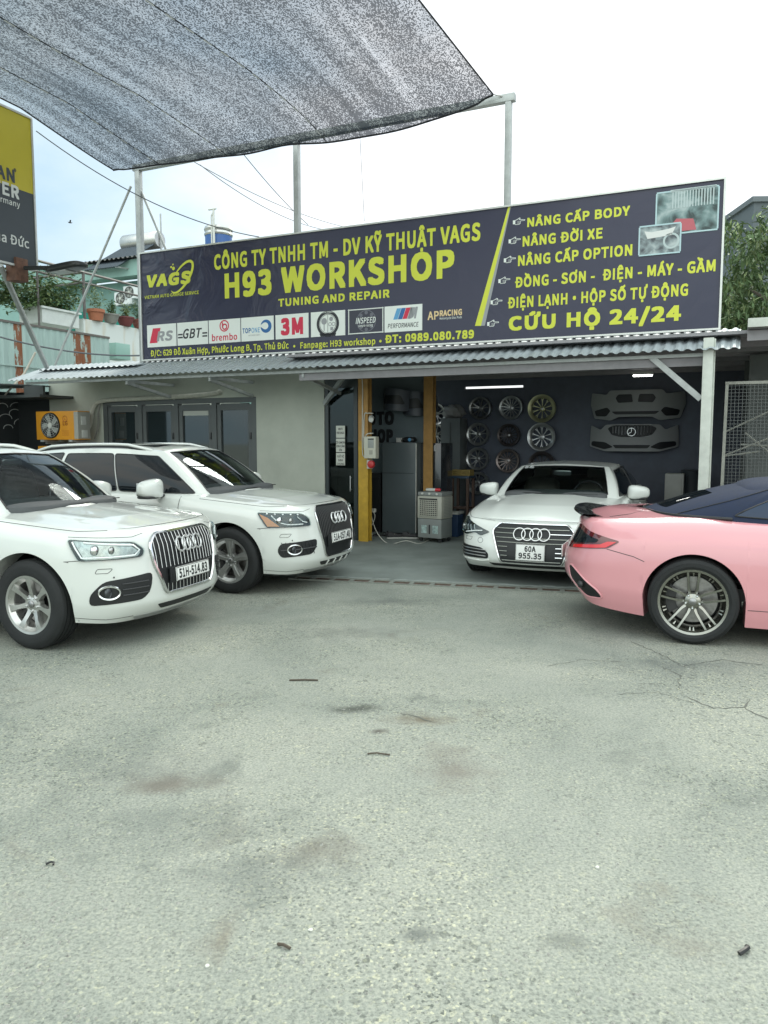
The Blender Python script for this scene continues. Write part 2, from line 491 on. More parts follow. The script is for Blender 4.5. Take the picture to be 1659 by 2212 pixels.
def make_wheel(parent, loc, side, Rt, wd, Rr, style, rimmat, steer=0, disc=True):
    """a wheel part: its outer face looks along local +y"""
    e = empty('wheel', parent, loc, (0, 0, (0 if side > 0 else math.pi)+steer))
    h = wd/2
    prof = [(Rr-.012, -h*.86), (Rr+.02, -h*.98), (Rr+(Rt-Rr)*.55, -h), (Rt-.03, -h*.93), (Rt-.008, -h*.8)]
    for gy in (-.52, -.18, .18, .52):
        prof += [(Rt, h*(gy-.11)), (Rt, h*(gy-.055)), (Rt-.011, h*(gy-.04)), (Rt-.011, h*(gy+.04)), (Rt, h*(gy+.055)), (Rt, h*(gy+.11))]
    prof += [(Rt-.008, h*.8), (Rt-.03, h*.93), (Rr+(Rt-Rr)*.62, h), (Rr+(Rt-Rr)*.5, h*1.0), (Rr+(Rt-Rr)*.3, h*1.005), (Rr+.02, h*.98), (Rr+.004, h*.93), (Rr-.012, h*.86)]
    MB().lathe(prof, 72, 'y').build('tyre', MT['tyre'], e, angle=28)
    m = MB()
    m.lathe([(Rr-.012, -h*.86), (Rr-.05, -h*.8), (Rr-.06, 0), (Rr-.045, h*.6), (Rr-.022, h*.8), (Rr-.016, h*.9), (Rr+.003, h*.93), (Rr+.006, h*.88), (Rr-.01, h*.82)], 64, 'y')
    yf = h*.80
    def spoke(ang, prof):   # prof: (r, half width, front y, thickness, tangential shift)
        ca, sa = math.cos(ang), math.sin(ang); V_ = []
        for (r, hw, y, th, ts) in prof:
            for (t, yy) in ((-hw, y-th), (-hw*.72, y), (hw*.72, y), (hw, y-th)):
                q = t+ts; V_.append((r*ca-q*sa, yy, r*sa+q*ca))
        F = []
        for i in range(len(prof)-1):
            for j in range(4):
                a = i*4+j; b = i*4+(j+1) % 4; F.append((a, a+4, b+4, b))
        F += [(0, 1, 2, 3), tuple(reversed(range(4*len(prof)-4, 4*len(prof))))]
        m.add(V_, F)
    n = {'seven': 7, 'five': 5, 'twin': 5, 'star': 5, 'multi': 16, 'mesh': 10}[style]
    for k in range(n):
        a = 2*math.pi*k/n+math.pi/2
        if style == 'seven':
            spoke(a, [(.05, .03, yf-.03, .04, 0), (.11, .024, yf-.018, .04, 0), (Rr*.6, .024, yf-.008, .035, 0), (Rr-.045, .034, yf+.0, .03, 0), (Rr-.012, .05, yf+.003, .02, 0)])
        elif style == 'five':
            spoke(a, [(.04, .040, yf-.03, .05, 0), (.12, .042, yf-.014, .045, 0), (Rr*.65, .050, yf-.004, .04, 0), (Rr-.012, .066, yf+.004, .02, 0)])
            spoke(a, [(.05, .012, yf-.022, .01, 0), (.12, .010, yf-.004, .012, 0), (Rr*.8, .014, yf+.006, .012, 0), (Rr-.03, .022, yf+.004, .012, 0)])
        elif style == 'twin':
            for sd in (-1, 1): spoke(a, [(.055, .016, yf-.045, .045, sd*.02), (.10, .013, yf-.03, .04, sd*.032), (Rr*.6, .011, yf-.012, .03, sd*.037), (Rr-.03, .011, yf+.002, .025, sd*.043), (Rr-.008, .014, yf+.004, .02, sd*.046)])
            b = a+math.pi/n
            for da in (-.06, .06, math.pi/n-.0): 
                spoke(b+da, [(Rr-.055, .004, yf-.02, .02, 0), (Rr-.014, .012, yf, .02, 0)])
        elif style == 'star':
            for sd in (-1, 1): spoke(a, [(.04, .014, yf-.03, .03, sd*.012), (Rr*.5, .012, yf-.012, .03, sd*.028), (Rr-.01, .014, yf+.004, .02, sd*.062)])
        elif style == 'multi':
            spoke(a, [(.05, .008, yf-.03, .03, 0), (Rr*.6, .007, yf-.012, .025, 0), (Rr-.01, .011, yf+.004, .02, 0)])
        elif style == 'mesh':
            for sd in (-1, 1): spoke(a, [(.05, .010, yf-.03, .03, 0), (Rr*.55, .008, yf-.012, .025, sd*.002), (Rr-.05, .010, yf-.004, .02, sd*.03)])
    hb_ = .062 if style == 'twin' else .078
    m.lathe([(.0, yf-.022), (.03, yf-.022), (.05, yf-.028), (hb_, yf-.034), (hb_+.01, yf-.07), (.0, yf-.08)], 32, 'y')
    rim = m.build('rim', rimmat, e, angle=30)
    c = MB(); c.lathe([(0, yf-.008), (.022, yf-.009), (.029, yf-.014), (.03, yf-.03)], 28, 'y'); c.build('hub_cap', MT['rimcap'], e)
    nn = MB()
    for k in range(5):
        a = 2*math.pi*(k+.5)/5+math.pi/2; nn.lathe([(0, yf-.012), (.007, yf-.013), (.010, yf-.018), (.011, yf-.04)], 10, 'y', (.056*math.cos(a), 0, .056*math.sin(a)))
    nn.build('wheel_nuts', MT['chrome'], e)
    if disc:
        d = MB(); d.lathe([(.07, -h*.1), (Rr*.72, -h*.1), (Rr*.72, -h*.1-.03), (.07, -h*.1-.03)], 48, 'y', close=True); d.build('brake_disc', MT['disc'], e)
        q = MB(); aa = [(-.6+.12*i) for i in range(11)]
        pl = [(Rr*.80*math.cos(t), Rr*.80*math.sin(t)) for t in aa]+[(Rr*.5*math.cos(t), Rr*.5*math.sin(t)) for t in reversed(aa)]
        q.prism(pl, Matrix.Translation((0, -h*.1+.03, 0)) @ Matrix.Rotation(math.pi/2, 4, 'X'), .08); q.build('brake_caliper', MT['caliper'], e)
        b = MB(); b.lathe([(0, -h*.55), (Rr-.055, -h*.55)], 40, 'y'); b.build('inner_cover', MT['black'], e)
    return e

def car_rings(parent, x, z, r, gap, tr, tilt=0, mat=None, name='ring_emblem'):
    m = MB()
    for k in range(4):
        y = (k-1.5)*gap; ring = []
        for i in range(28):
            a = 2*math.pi*i/28; ring.append((x+math.sin(a)*r*tilt+.004*(k % 2), y+r*math.cos(a), z+r*math.sin(a)))
        m.tube(ring, tr, n=6, closed=True)
    return m.build(name, mat or MT['emblem'], parent)
FRONT = Matrix(((0, 0, -1, 0), (-1, 0, 0, 0), (0, 1, 0, 0), (0, 0, 0, 1)))   # text x -> -y, text y -> z, faces -x
def plate(parent, x, z, lines, w_, h_, tilt=0, y=0):
    e = MB(); e.box((0, 0, 0), (w_, h_, .008))
    m4 = Matrix.Translation((x, y, z)) @ Matrix.Rotation(tilt, 4, 'Y') @ FRONT
    b = MB(); b.add([m4 @ Vector(p) for p in e.v], e.f); pl = b.build('number_plate', MT['plate'], parent, bevel=.002)
    t = MB()
    for (s, cy, ch, ww) in lines:
        v, f = fit_text(s, ch, ww, bold=.045)
        t.add([m4 @ (p+Vector((-ww/2, cy-ch/2, .0055))) for p in v], f)
    fr = MB(); a, c = w_/2-.004, h_/2-.004
    fr.tube([m4 @ Vector(p) for p in ((-a, -c, .005), (a, -c, .005), (a, c, .005), (-a, c, .005))], .0025, n=4, closed=True)
    t.build('plate_characters', MT['black'], pl, smooth=False); fr.build('plate_border', MT['black'], pl)

def car_shell(spec, parent, paint):
    """body, hood/deck, greenhouse, roof, glass, wells; returns Body, House"""
    B = Body(spec); Hs = House(spec['base'], spec['roofline'], spec.get('bulge', .03))
    B.shell().build('body', paint, parent, angle=50, merge=.0006)
    # bonnet (or deck) of the visible end
    pc, pe = spec['p_corner'], B.p_at_x(spec['x_cowl']); gb = spec['g_cowl']; hb = spec['hood']
    F = lambda b: B.topline(abs(b)*pc, 1 if b >= 0 else -1)
    S1 = lambda a: B.topline(pc+(pe-pc)*a, 1); S0 = lambda a: B.topline(pc+(pe-pc)*a, -1)
    def back(b):
        q = Hs.at(abs(b)*gb, -.06); e = B.topline(pe, 1); 
        t = min(1, max(0, (abs(b)-.0)))**2
        y = e[1]*abs(b); x = q.x*(1-t)+e[0]*t; z = q.z*(1-t)+e[2]*t
        return np.array([x, math.copysign(y, b), z])
    P = coons(F, back, S0, S1, 44, 56, hb)
    hm = MB(); hm.grid([r for r in P]); bonnet = hm.build(spec.get('hood_name', 'bonnet'), paint, parent, angle=60, recalc=False)
    for q in bonnet.data.polygons: pass
    fl = bmesh.new(); fl.from_mesh(bonnet.data)
    if sum(f.normal.z for f in fl.faces) < 0: bmesh.ops.reverse_faces(fl, faces=fl.faces)
    fl.to_mesh(bonnet.data); fl.free(); bonnet.data.set_sharp_from_angle(angle=R(60))
    # far deck
    pf, pr = B.p_at_x(spec['x_deck']), spec['p_rear']; gd = spec['g_deck']
    F2 = lambda b: B.topline(B.L-abs(b)*pr, 1 if b >= 0 else -1)
    S1b = lambda a: B.topline(B.L-pr-(B.L-pr-pf)*a, 1); S0b = lambda a: B.topline(B.L-pr-(B.L-pr-pf)*a, -1)
    def back2(b):
        q = Hs.at(Hs.n-1-abs(b)*gd, -.06); e = B.topline(pf, 1); t = b*b
        return np.array([q.x*(1-t)+e[0]*t, e[1]*b, q.z*(1-t)+e[2]*t])
    MB().grid(coons(F2, back2, S0b, S1b, 10, 30, lambda a, b, q: .02*(1-b*b)*a)).build(spec.get('deck_name', 'tailgate_ledge'), paint, parent, angle=60)
    # shoulder between body top and greenhouse base
    m = MB(); P = []
    for i in range(61):
        p = pe-.05+(pf+.1-pe)*i/60; t = B.topline(p); x = t[0]
        P.append([tuple(t), (x, t[1]-.05, t[2]+.006), (x, t[1]-.22, t[2]-.01)])
    m.grid(P); m.grid([[(x, -y, z) for x, y, z in c] for c in reversed(P)]); m.build('shoulder', paint, parent, angle=60, split=True)
    # greenhouse shell around the see-through panes
    top = spec.get('topmat', paint); gA = spec['g_screen']; gn = Hs.n-1
    m = MB(); Hs.patch(gA, gn, -.05, 1, m, n=90, nv=10); Hs.patch(0, gA, -.08, .04, m, n=24, nv=2); Hs.patch(0, gA, .95, 1, m, n=24, nv=2)
    m.build(spec.get('house_name', 'pillars'), top, parent, angle=50, merge=.0006)
    gt = lambda g: (lambda q: np.array([q.x, q.y, q.z]))(Hs.at(g, 1)); mir = np.array([1, -1, 1])
    gf, gr = spec['g_roof']
    F3 = lambda b: gt(abs(b)*gf)*(mir if b < 0 else 1); B3 = lambda b: gt(gn-abs(b)*(gn-gr))*(mir if b < 0 else 1)
    s1 = lambda a: gt(gf+(gr-gf)*a); s0 = lambda a: gt(gf+(gr-gf)*a)*mir
    cz = spec['roof_crown']
    rm = MB(); rm.grid(coons(F3, B3, s0, s1, 30, 30, lambda a, b, q: cz*(1-b*b)*(1-(2*a-1)**4) )); ro = rm.build('roof', top, parent, angle=60)
    if spec.get('screen', True):
        m = MB(); Hs.patch(0, gA-.01, .035, .955, m, n=30, nv=10, off=-.004); m.outward((Hs.at(gn*.5, 0).x, 0, .6)); m.build('windscreen', MT['windscreen'], parent, angle=70, merge=.0006)
        m = MB(); line_on(Hs.at, [(g, .045) for g in np.linspace(-gA+.02, gA-.02, 31)], .008, .001, m, step=.2); line_on(Hs.at, [(g, .945) for g in np.linspace(-gA+.02, gA-.02, 31)], .006, .001, m, step=.2)
        line_on(Hs.at, [(gA-.015, v) for v in np.linspace(.04, .95, 14)], .006, .001, m, mirror=True, step=.2)
        m.build('windscreen_seal', MT['trim'], parent)
    for nm, poly, mt in spec['panes']:
        decal(Hs.at, poly_round(poly, .05, 3), .004, step=.07, back=.012, mirror=True, sx=1.6).build(nm, mt, parent, angle=60, split=min(p[0] for p in poly) < 5.9 and max(p[0] for p in poly) < gn)
        if max(p[0] for p in poly) < gn: m = MB(); line_on(Hs.at, poly_round(poly, .05, 3), .006, .004, m, mirror=True, closed=True, step=.08); m.build('window_trim', spec.get('trimmat', MT['trim']), parent, split=True)
    # wells and underbody
    m = MB()
    for (xw, zw, r) in B.arches:
        P = []
        for i in range(25):
            a = math.pi*(-.08+1.16*i/24); P.append([(xw+math.cos(a)*(r+.025), y, zw+math.sin(a)*(r+.025)) for y in (.40, .60, .85)])
        m = MB(); m.grid(P); m.grid([[(x, -y, z) for x, y, z in c] for c in reversed(P)])
        for sg in (1, -1): m.add([(xw-r, sg*.40, .22), (xw+r, sg*.40, .22), (xw+r, sg*.40, zw+r), (xw-r, sg*.40, zw+r)], [(0, 1, 2, 3)])
        m.build('wheel_well', MT['black'], parent, split=True)
    L_ = B.top[-1][0]; zb = spec['cols'][0][4]
    m = MB(); m.box((L_/2, 0, zb+.12), (L_-.5, 1.1, .12)); m.box((L_/2, 0, zb+.1), (spec['arches'][1][0]-spec['arches'][0][0]-1.0, 1.6, .10)); m.build('underbody', MT['black'], parent)
    return B, Hs

MT = dict(
    white=M('white_car_paint', (.62, .645, .61), .28, coat=1),
    pink=M('pink_car_paint', (.62, .275, .30), .30, coat=1),
    black=M('black_plastic', (.008, .0095, .0105), .5),
    trim=M('satin_black_trim', (.02, .021, .022), .35),
    line=M('panel_gap', (.05, .05, .05), .8),
    chrome=M('chrome', (.80, .81, .82), .12, metal=1),
    emblem=M('emblem_silver', (.72, .73, .73), .25, metal=.55),
    dullchrome=M('satin_chrome', (.55, .56, .56), .3, metal=1),
    tyre=M('tyre_rubber', (.010, .0115, .012), .75, var=.35, vs=9, bump=.2, bs=80),
    rim=M('silver_alloy', (.52, .52, .50), .3, metal=.9, var=.06, vs=14),
    rimdark=M('dark_grey_alloy', (.52, .525, .51), .32, metal=.85, var=.08, vs=14),
    rimpink=M('polished_grey_alloy', (.30, .30, .27), .25, metal=1, var=.08, vs=12),
    rimcap=M('alloy_cap', (.30, .30, .30), .3, metal=.9),
    disc=M('brake_steel', (.30, .29, .28), .35, metal=1, var=.2, vs=30),
    caliper=M('brake_caliper', (.05, .05, .05), .5),
    plate=M('plate_white', (.78, .79, .76), .45),
    windscreen=glass_mat('windscreen_glass', (.76, .84, .82), .92),
    tint=M('tinted_glass', (.006, .009, .012), .04, spec=.32),
    lampglass=glass_mat('lamp_glass', (.95, 1, .98), .96),
    lamp=M('lamp_reflector', (.42, .43, .42), .22, metal=.85, var=.4, vs=25),
    lampdark=M('lamp_dark', (.06, .065, .07), .2, metal=.5),
    led=M('lamp_strip', (.8, .84, .84), .2),
    amber=M('amber_lens', (.85, .26, .03), .2, coat=1),
    red=M('red_lens', (.65, .015, .02), .12, coat=1),
    redsmoke=M('smoked_red_lens', (.09, .008, .012), .08, coat=1),
    seat=M('cream_leather', (.60, .56, .48), .6),
    seatdark=M('dark_leather', (.05, .05, .05), .6),
    cabin=M('cabin_dark', (.07, .075, .078), .7),
    silver=M('skid_plate', (.45, .46, .45), .35, metal=.7),
    topfab=M('navy_canvas', (.012, .020, .046), .95, var=.12, vs=20, bump=.15, bs=300),
    carbon=M('carbon_black', (.02, .022, .025), .12, coat=1),
    sideglass=M('blue_tinted_glass', (.012, .025, .055), .04, spec=.4),
)
def mirror_part(parent, x, y, z, mat, sc=1, lower=True):
    for sg in (1, -1):
        e = MB(); e.sell((x, sg*(y+.13*sc), z), (.085*sc, .125*sc, .082*sc), .62, rot=Matrix.Rotation(sg*-.18, 3, 'Z'), shear=lambda p: Vector((p.x*(1-.25*abs(p.y)/.12), p.y, p.z*(1-.18*p.y/.12*sg))))
        o = e.build('door_mirror', mat, parent)
        a = MB(); a.sell((x+.01, sg*(y+.02), z-.065*sc), (.045, .085*sc, .02), .7); a.sell((x+.01, sg*(y+.12*sc), z-.066*sc), (.075*sc, .115*sc, .022), .6); a.build('mirror_foot', MT['trim'], o)
        g = MB(); g.box((x+.062*sc, sg*(y+.13*sc), z), (.01, .19*sc, .11*sc)); g.build('mirror_glass', MT['dullchrome'], o, bevel=.004)
def cabin(parent, x0, zf, half, zseat, seatmat, wheel_side, xs, mirror_at, H_=.62):
    """dashboard, front seats, steering wheel and inner mirror seen through the screen"""
    m = MB(); m.box((x0+1.45, 0, zf-.05), (2.9, half*2, .04)); m.build('cabin_floor', MT['cabin'], parent)
    m = MB(); m.sell((x0+.22, 0, zf+.02), (.30, half-.06, .07), .5); m.build('dashboard', MT['cabin'], parent)
    for sg in (1, -1):
        m = MB(); m.sell((xs, sg*.37, zseat), (.10, .25, .28), .45, rot=Matrix.Rotation(.25, 3, 'Y')); o = m.build('front_seat', seatmat, parent)
        m = MB(); m.sell((xs+.09, sg*.37, zseat+.33), (.05, .13, .075), .55); m.build('headrest', seatmat, o)
    m = MB(); m.sell((xs+.95, 0, zseat-.02), (.12, half-.1, .3), .4); m.build('rear_bench', seatmat, parent)
    m = MB(); ring = [(x0+.42+math.sin(a)*.07, wheel_side*.37+.19*math.cos(a), zf+.03+.17*math.sin(a)) for a in np.linspace(0, 2*math.pi, 28, endpoint=False)]
    m.tube(ring, .014, n=8, closed=True); m.sell((x0+.42, wheel_side*.37, zf+.03), (.03, .07, .06), .6); m.build('steering_wheel', MT['trim'], parent)
    m = MB(); m.sell(mirror_at, (.02, .12, .035), .5); m.build('inner_mirror', MT['dullchrome'], parent)
# ---------------------------------------------------------------- the two white off-roaders
def place(wheel_world, heading_deg, xw, yw, flip=False):
    """origin and turn of a car whose visible front (or rear) wheel stands at wheel_world"""
    a = R(heading_deg+180) if not flip else R(heading_deg)
    q = Matrix.Rotation(a, 3, 'Z') @ Vector((xw, yw, 0))
    return (wheel_world[0]-q.x, wheel_world[1]-q.y, wheel_world[2]), a

SUV = dict(
    cols=[(0, 0, 1, 0, .215, .965), (.012, .28, 1, 0, .215, .965), (.07, .55, .95, 0, .22, .965), (.20, .76, .6, 0, .225, .97), (.46, .90, .2, 0, .24, .985),
          (.91, .935, 0, 0, .25, 1.02), (1.40, .935, 0, 0, .27, 1.06), (2.3, .935, 0, 0, .28, 1.085), (3.2, .94, 0, 0, .28, 1.11), (3.72, .945, 0, 0, .28, 1.13),
          (4.2, .90, 0, .3, .3, 1.12), (4.48, .74, 0, .8, .32, 1.10), (4.60, .42, 0, 1, .33, 1.1), (4.63, 0, 0, 1, .33, 1.1)],
    rows=[(0, .13, .06, .12), (.10, .045, .03, .05), (.22, .0, .008, .02), (.40, .0, 0, 0), (.62, .02, .0, .0), (.80, .045, .012, .03), (.92, .085, .045, .07), (.97, .12, .075, .10), (1, .17, .115, .13)],
    arches=[(.91, .365, .425), (3.717, .365, .425)], p_corner=.78, x_cowl=1.42, x_deck=4.05, p_rear=.62,
    base=[(1.10, 0, 1.075), (1.32, .66, 1.075), (1.48, .80, 1.05), (2.45, .845, 1.06), (3.35, .845, 1.085), (4.02, .82, 1.12), (4.42, .62, 1.12), (4.50, 0, 1.12)],
    roofline=[(1.93, 0, 1.575), (1.99, .50, 1.552), (2.10, .585, 1.545), (2.65, .63, 1.575), (3.35, .625, 1.565), (3.92, .585, 1.53), (4.12, .48, 1.515), (4.2, 0, 1.525)],
    bulge=.035, g_cowl=1.35, g_screen=1.0, g_deck=1.3, g_roof=(1.3, 5.4), roof_crown=.045,
    hood=lambda a, b, q: (.052*(1-b*b)*min(1, a*2.2+.1)+.010*math.exp(-((abs(b)-.62)/.10)**2)*math.sin(math.pi*min(1, a*1.0+.0))),
    panes=[('front_side_window', [(1.72, .05), (2.965, .05), (2.98, .87), (2.02, .87)], MT['tint']), ('rear_side_window', [(3.0, .05), (4.02, .05), (3.98, .87), (3.02, .87)], MT['tint']),
           ('quarter_window', [(4.12, .05), (4.95, .22), (4.75, .88), (4.08, .90)], MT['tint']), ('rear_window', [(6.0, .12), (7, .12), (7, .92), (6.1, .92)], MT['tint'])])

def make_suv(label, loc, rz, facelift, group):
    car = thing('parked_car', label, 'car', loc, rz, group)
    B, Hs = car_shell(SUV, car, MT['white']); S = B.at
    for xw in (.91, 3.717):
        for sg in (1, -1):
            st = (R(-3) if facelift else R(0)) if xw < 1 else 0
            make_wheel(car, (xw, sg*.80, .365), sg, .365, .235, .235 if facelift else .245, 'seven' if facelift else 'five', MT['rim'] if facelift else MT['rimdark'], st)
    # grille
    if facelift: hexa = [(-.37, .91), (.37, .91), (.465, .83), (.445, .67), (.335, .415), (-.335, .415), (-.445, .67), (-.465, .83)]
    else: hexa = [(-.37, .94), (.37, .94), (.44, .88), (.42, .70), (.33, .385), (-.33, .385), (-.42, .70), (-.44, .88)]
    hx = poly_round(hexa, .05, 4)
    g = decal(S, hx, .006, step=.05).build('grille', MT['black'], car, angle=60)
    line_on(S, hx, .014 if facelift else .009, .010, closed=True).build('grille_frame', MT['chrome'], g)
    m = MB(); ns = 18 if facelift else 27
    zcut = lambda p: None
    for k in range(ns):
        p = -.42+.84*k/(ns-1)
        zs = [z for z in np.linspace(.41, .925, 60) if inpoly((p, z), hexa)]
        for z0, z1 in (((.62, .93), (.41, .50)) if facelift else ((.60, .93),)):
            q = [z for z in zs if z0 <= z <= z1]
            if len(q) > 2: line_on(S, [(p, q[0]), (p, q[-1])], .0028 if facelift else .005, .014, m, step=.08, n=4)
    m.build('grille_bars', MT['dullchrome'] if facelift else MT['trim'], g)
    c = S(0, .80)
    car_rings(car, c.x-.035, .80, .058, .082, .0085, .3)
    c = S(0, .56)
    pt = '51H-514.83' if facelift else '51A-057.48'
    plate(car, c.x-.03, .56 if facelift else .585, [(pt, 0, .072, .43)], .50, .115, R(4), y=.0)
    m = MB(); m.box((c.x-.012, 0, .56), (.02, .62, .13)); m.build('plate_holder', MT['black'], g, bevel=.004)
    # lamps
    if facelift:
        lp = [(.55, .745), (.515, .80), (.60, .865), (1.16, .905), (1.06, .74)]
    else: lp = [(.54, .75), (.56, .84), (.66, .885), (1.19, .905), (1.07, .745)]
    for sg in (1, -1):
        F = (lambda p, z, off=0, sg=sg: (lambda v: Vector((v.x, sg*v.y, v.z)))(S(p, z, off)))
        h = decal(F, poly_round(lp, .03, 3), .004).build('headlight', MT['trim'], car, angle=60)
        ins = lambda k: [(.82+(p-.82)*k, .815+(z-.815)*k) for p, z in lp]
        decal(F, poly_round(ins(.88), .03, 3), .008).build('reflector', MT['lamp'] if facelift else MT['lampdark'], h, angle=60)
        m = MB()
        if facelift:
            line_on(F, [(1.11, .885), (1.03, .765), (.62, .765), (.57, .80), (.62, .84), (1.02, .878)], .009, .014, m)
        else:
            line_on(F, [(1.02, .87), (.94, .80), (.84, .775), (.66, .772)], .007, .014, m); line_on(F, [(.72, .85), (.66, .80), (.60, .785)], .007, .014, m)
            for i in range(6): q = F(.62+i*.09, .868+i*.004, .012); m.sell(q, (.012, .012, .010), 1, nu=8, nv=6)
        m.build('daytime_light', MT['led'], h)
        m = MB(); q = F(.93, .82, .0)
        m.sell(q, (.030, .040, .040), .9); m.build('projector_lens', MT['chrome'], h)
        q2 = MB(); q2.sell(F(.80, .815, .002), (.02, .03, .03), .9); q2.build('high_beam_lens', MT['lamp'], h)
        if not facelift: decal(F, [(1.155, .885), (1.06, .758), (.93, .758), (1.06, .85)], .016).build('indicator_lens', MT['amber'], h)
        decal(F, poly_round(lp, .03, 3), .020, back=.016).build('lamp_cover', MT['lampglass'], h, angle=60)
        # lower openings
        fo = [(.47, .615), (.50, .47), (.57, .405), (1.0, .385), (.99, .47), (.88, .575)] if facelift else [(.47, .60), (.50, .50), (.56, .44), (.93, .42), (.97, .50), (.93, .575)]
        v = decal(F, poly_round(fo, .05, 3), .004).build('fog_lamp_opening', MT['black'], car, angle=60)
        m = MB()
        if facelift:
            for z in (.46, .505, .55): line_on(F, [(.52, z), (.74, z-.004)], .006, .008, m)
        else:
            line_on(F, [(.50, .515), (.93, .498)], .008, .01, m)
            for i in range(9): line_on(F, [(.53+i*.045, .445), (.56+i*.045, .585)], .003, .007, m)
        m.build('opening_slats', MT['trim'], v)
        fx, fz = (.84, .485) if facelift else (.78, .505)
        q = F(fx, fz, .0); fl_ = MB(); fl_.sell(q, (.02, .055, .042), .9); fo_ = fl_.build('fog_lamp', MT['lampdark'], car)
        ring = [(fx+.078*math.cos(a), fz+.05*math.sin(a)) for a in np.linspace(0, 2*math.pi, 24, endpoint=False)]
        line_on(F, ring, .010, .012, closed=True).build('fog_lamp_ring', MT['chrome'], fo_)
        # lamp washer flap and parking sensor
        wl = poly_round([(.80, .675), (.84, .64), (.94, .64), (.92, .675)], .012, 2)
        m = MB(); line_on(F, wl, .0022, .001, m, closed=True); m.sell(F(.80, .605, .001), (.005, .008, .008), 1, nu=10, nv=6); m.build('washer_flap_gap', MT['line'], car)
    lo = poly_round([(-.42, .335), (.42, .335), (.36, .29), (-.36, .29)], .02, 3)
    s_ = decal(S, lo, .004).build('lower_air_slot', MT['black'], car, angle=60)
    if not facelift:
        m = MB()
        for p in (-.25, -.085, .085, .25): line_on(S, [(p, .285), (p, .335)], .012, .004, m)
        m.build('slot_webs', MT['white'], s_)
    decal(S, poly_round([(-.62, .262), (.62, .262), (.56, .222), (-.56, .222)], .015, 2), .003).build('skid_plate', MT['silver'], car, angle=60)
    # panel gaps
    m = MB()
    line_on(S, [(1.03, .745), (1.18, .735), (B.p_at_x(.91-.425+.01), .73)], .003, .0, m, mirror=True)
    line_on(S, [(.82, .965), (1.1, .965), (1.5, .995), (1.95, 1.03)], .003, .0, m, mirror=True)
    line_on(S, [(.48, .925), (.60, .905), (1.16, .925)], .0022, .0, m, mirror=True)
    for x, zt in ((1.55, 1.05), (2.62, 1.075), (3.30, 1.09)):
        p = B.p_at_x(x); line_on(S, [(p, .32), (p, zt)], .004, .0, m, mirror=True)
    line_on(S, [(B.p_at_x(1.55), .32), (B.p_at_x(3.28), .33)], .003, .0, m, mirror=True)
    line_on(S, [(B.p_at_x(.49), .285), (.86, .262), (.62, .268)], .002, .001, m, mirror=True)
    m.build('panel_gaps', MT['line'], car, split=True)
    m = MB()
    line_on(S, [(B.p_at_x(1.46), .84), (B.p_at_x(4.1), .93)], .006, -.002, m, mirror=True)
    m.build('side_crease', MT['white'], car, split=True)
    for x in (2.42, 3.28):
        for sg in (1, -1):
            q = S(B.p_at_x(x), .93, .025); m = MB(); m.sell((q.x, sg*q.y, q.z), (.11, .016, .017), .6); m.build('door_handle', MT['white'], car)
    m = MB(); line_on(S, [(B.p_at_x(1.5), .36), (B.p_at_x(3.2), .36)], .03, -.015, m, mirror=True); m.build('sill_trim', MT['trim'], car, split=True)
    mirror_part(car, 1.80, .905, 1.135, MT['white'], 1.3)
    # roof rails, sunroof, wipers
    for sg in (1, -1):
        m = MB(); pts = []
        for i in range(21):
            g = 2.15+2.95*i/20; q = Hs.at(g, .985); lift = .045*min(1, 5*i/20, 5*(20-i)/20)
            pts.append((q.x, sg*(q.y-.02), q.z+.012+lift))
        m.tube(pts, .017, n=8); m.build('roof_rail', MT['white'], car)
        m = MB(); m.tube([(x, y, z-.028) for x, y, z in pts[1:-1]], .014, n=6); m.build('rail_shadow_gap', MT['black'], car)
    m = MB(); m.grid([[(2.22+.95*i/8, -.42+.84*j/8, 1.600+.030*(1-(2*j/8-1)**2)*.5+.012*math.sin(math.pi*(i+1.5)/12)) for j in range(9)] for i in range(9)]); m.build('sunroof', MT['tint'], car)
    m = MB()
    for y0, y1 in ((.62, .02), (-.02, -.58)): m.tube([(1.20+.12*abs(y0), y0, 1.085), (1.20, (y0+y1)/2, 1.118), (1.17, y1, 1.115)], .0055, n=6)
    m.build('wipers', MT['black'], car)
    # rear lamps, mostly unseen
    for sg in (1, -1):
        F = (lambda p, z, off=0, sg=sg: (lambda v: Vector((v.x, sg*v.y, v.z)))(S(p, z, off)))
        decal(F, poly_round([(B.L-.95, 1.02), (B.L-.5, 1.02), (B.L-.5, .86), (B.L-.8, .86)], .03, 3), .006).build('tail_light', MT['red'], car, angle=60)
    cabin(car, 1.22, 1.06, .72, 1.12, MT['seatdark'], -1, 2.25, (1.92, 0, 1.47))
    return car, B, Hs

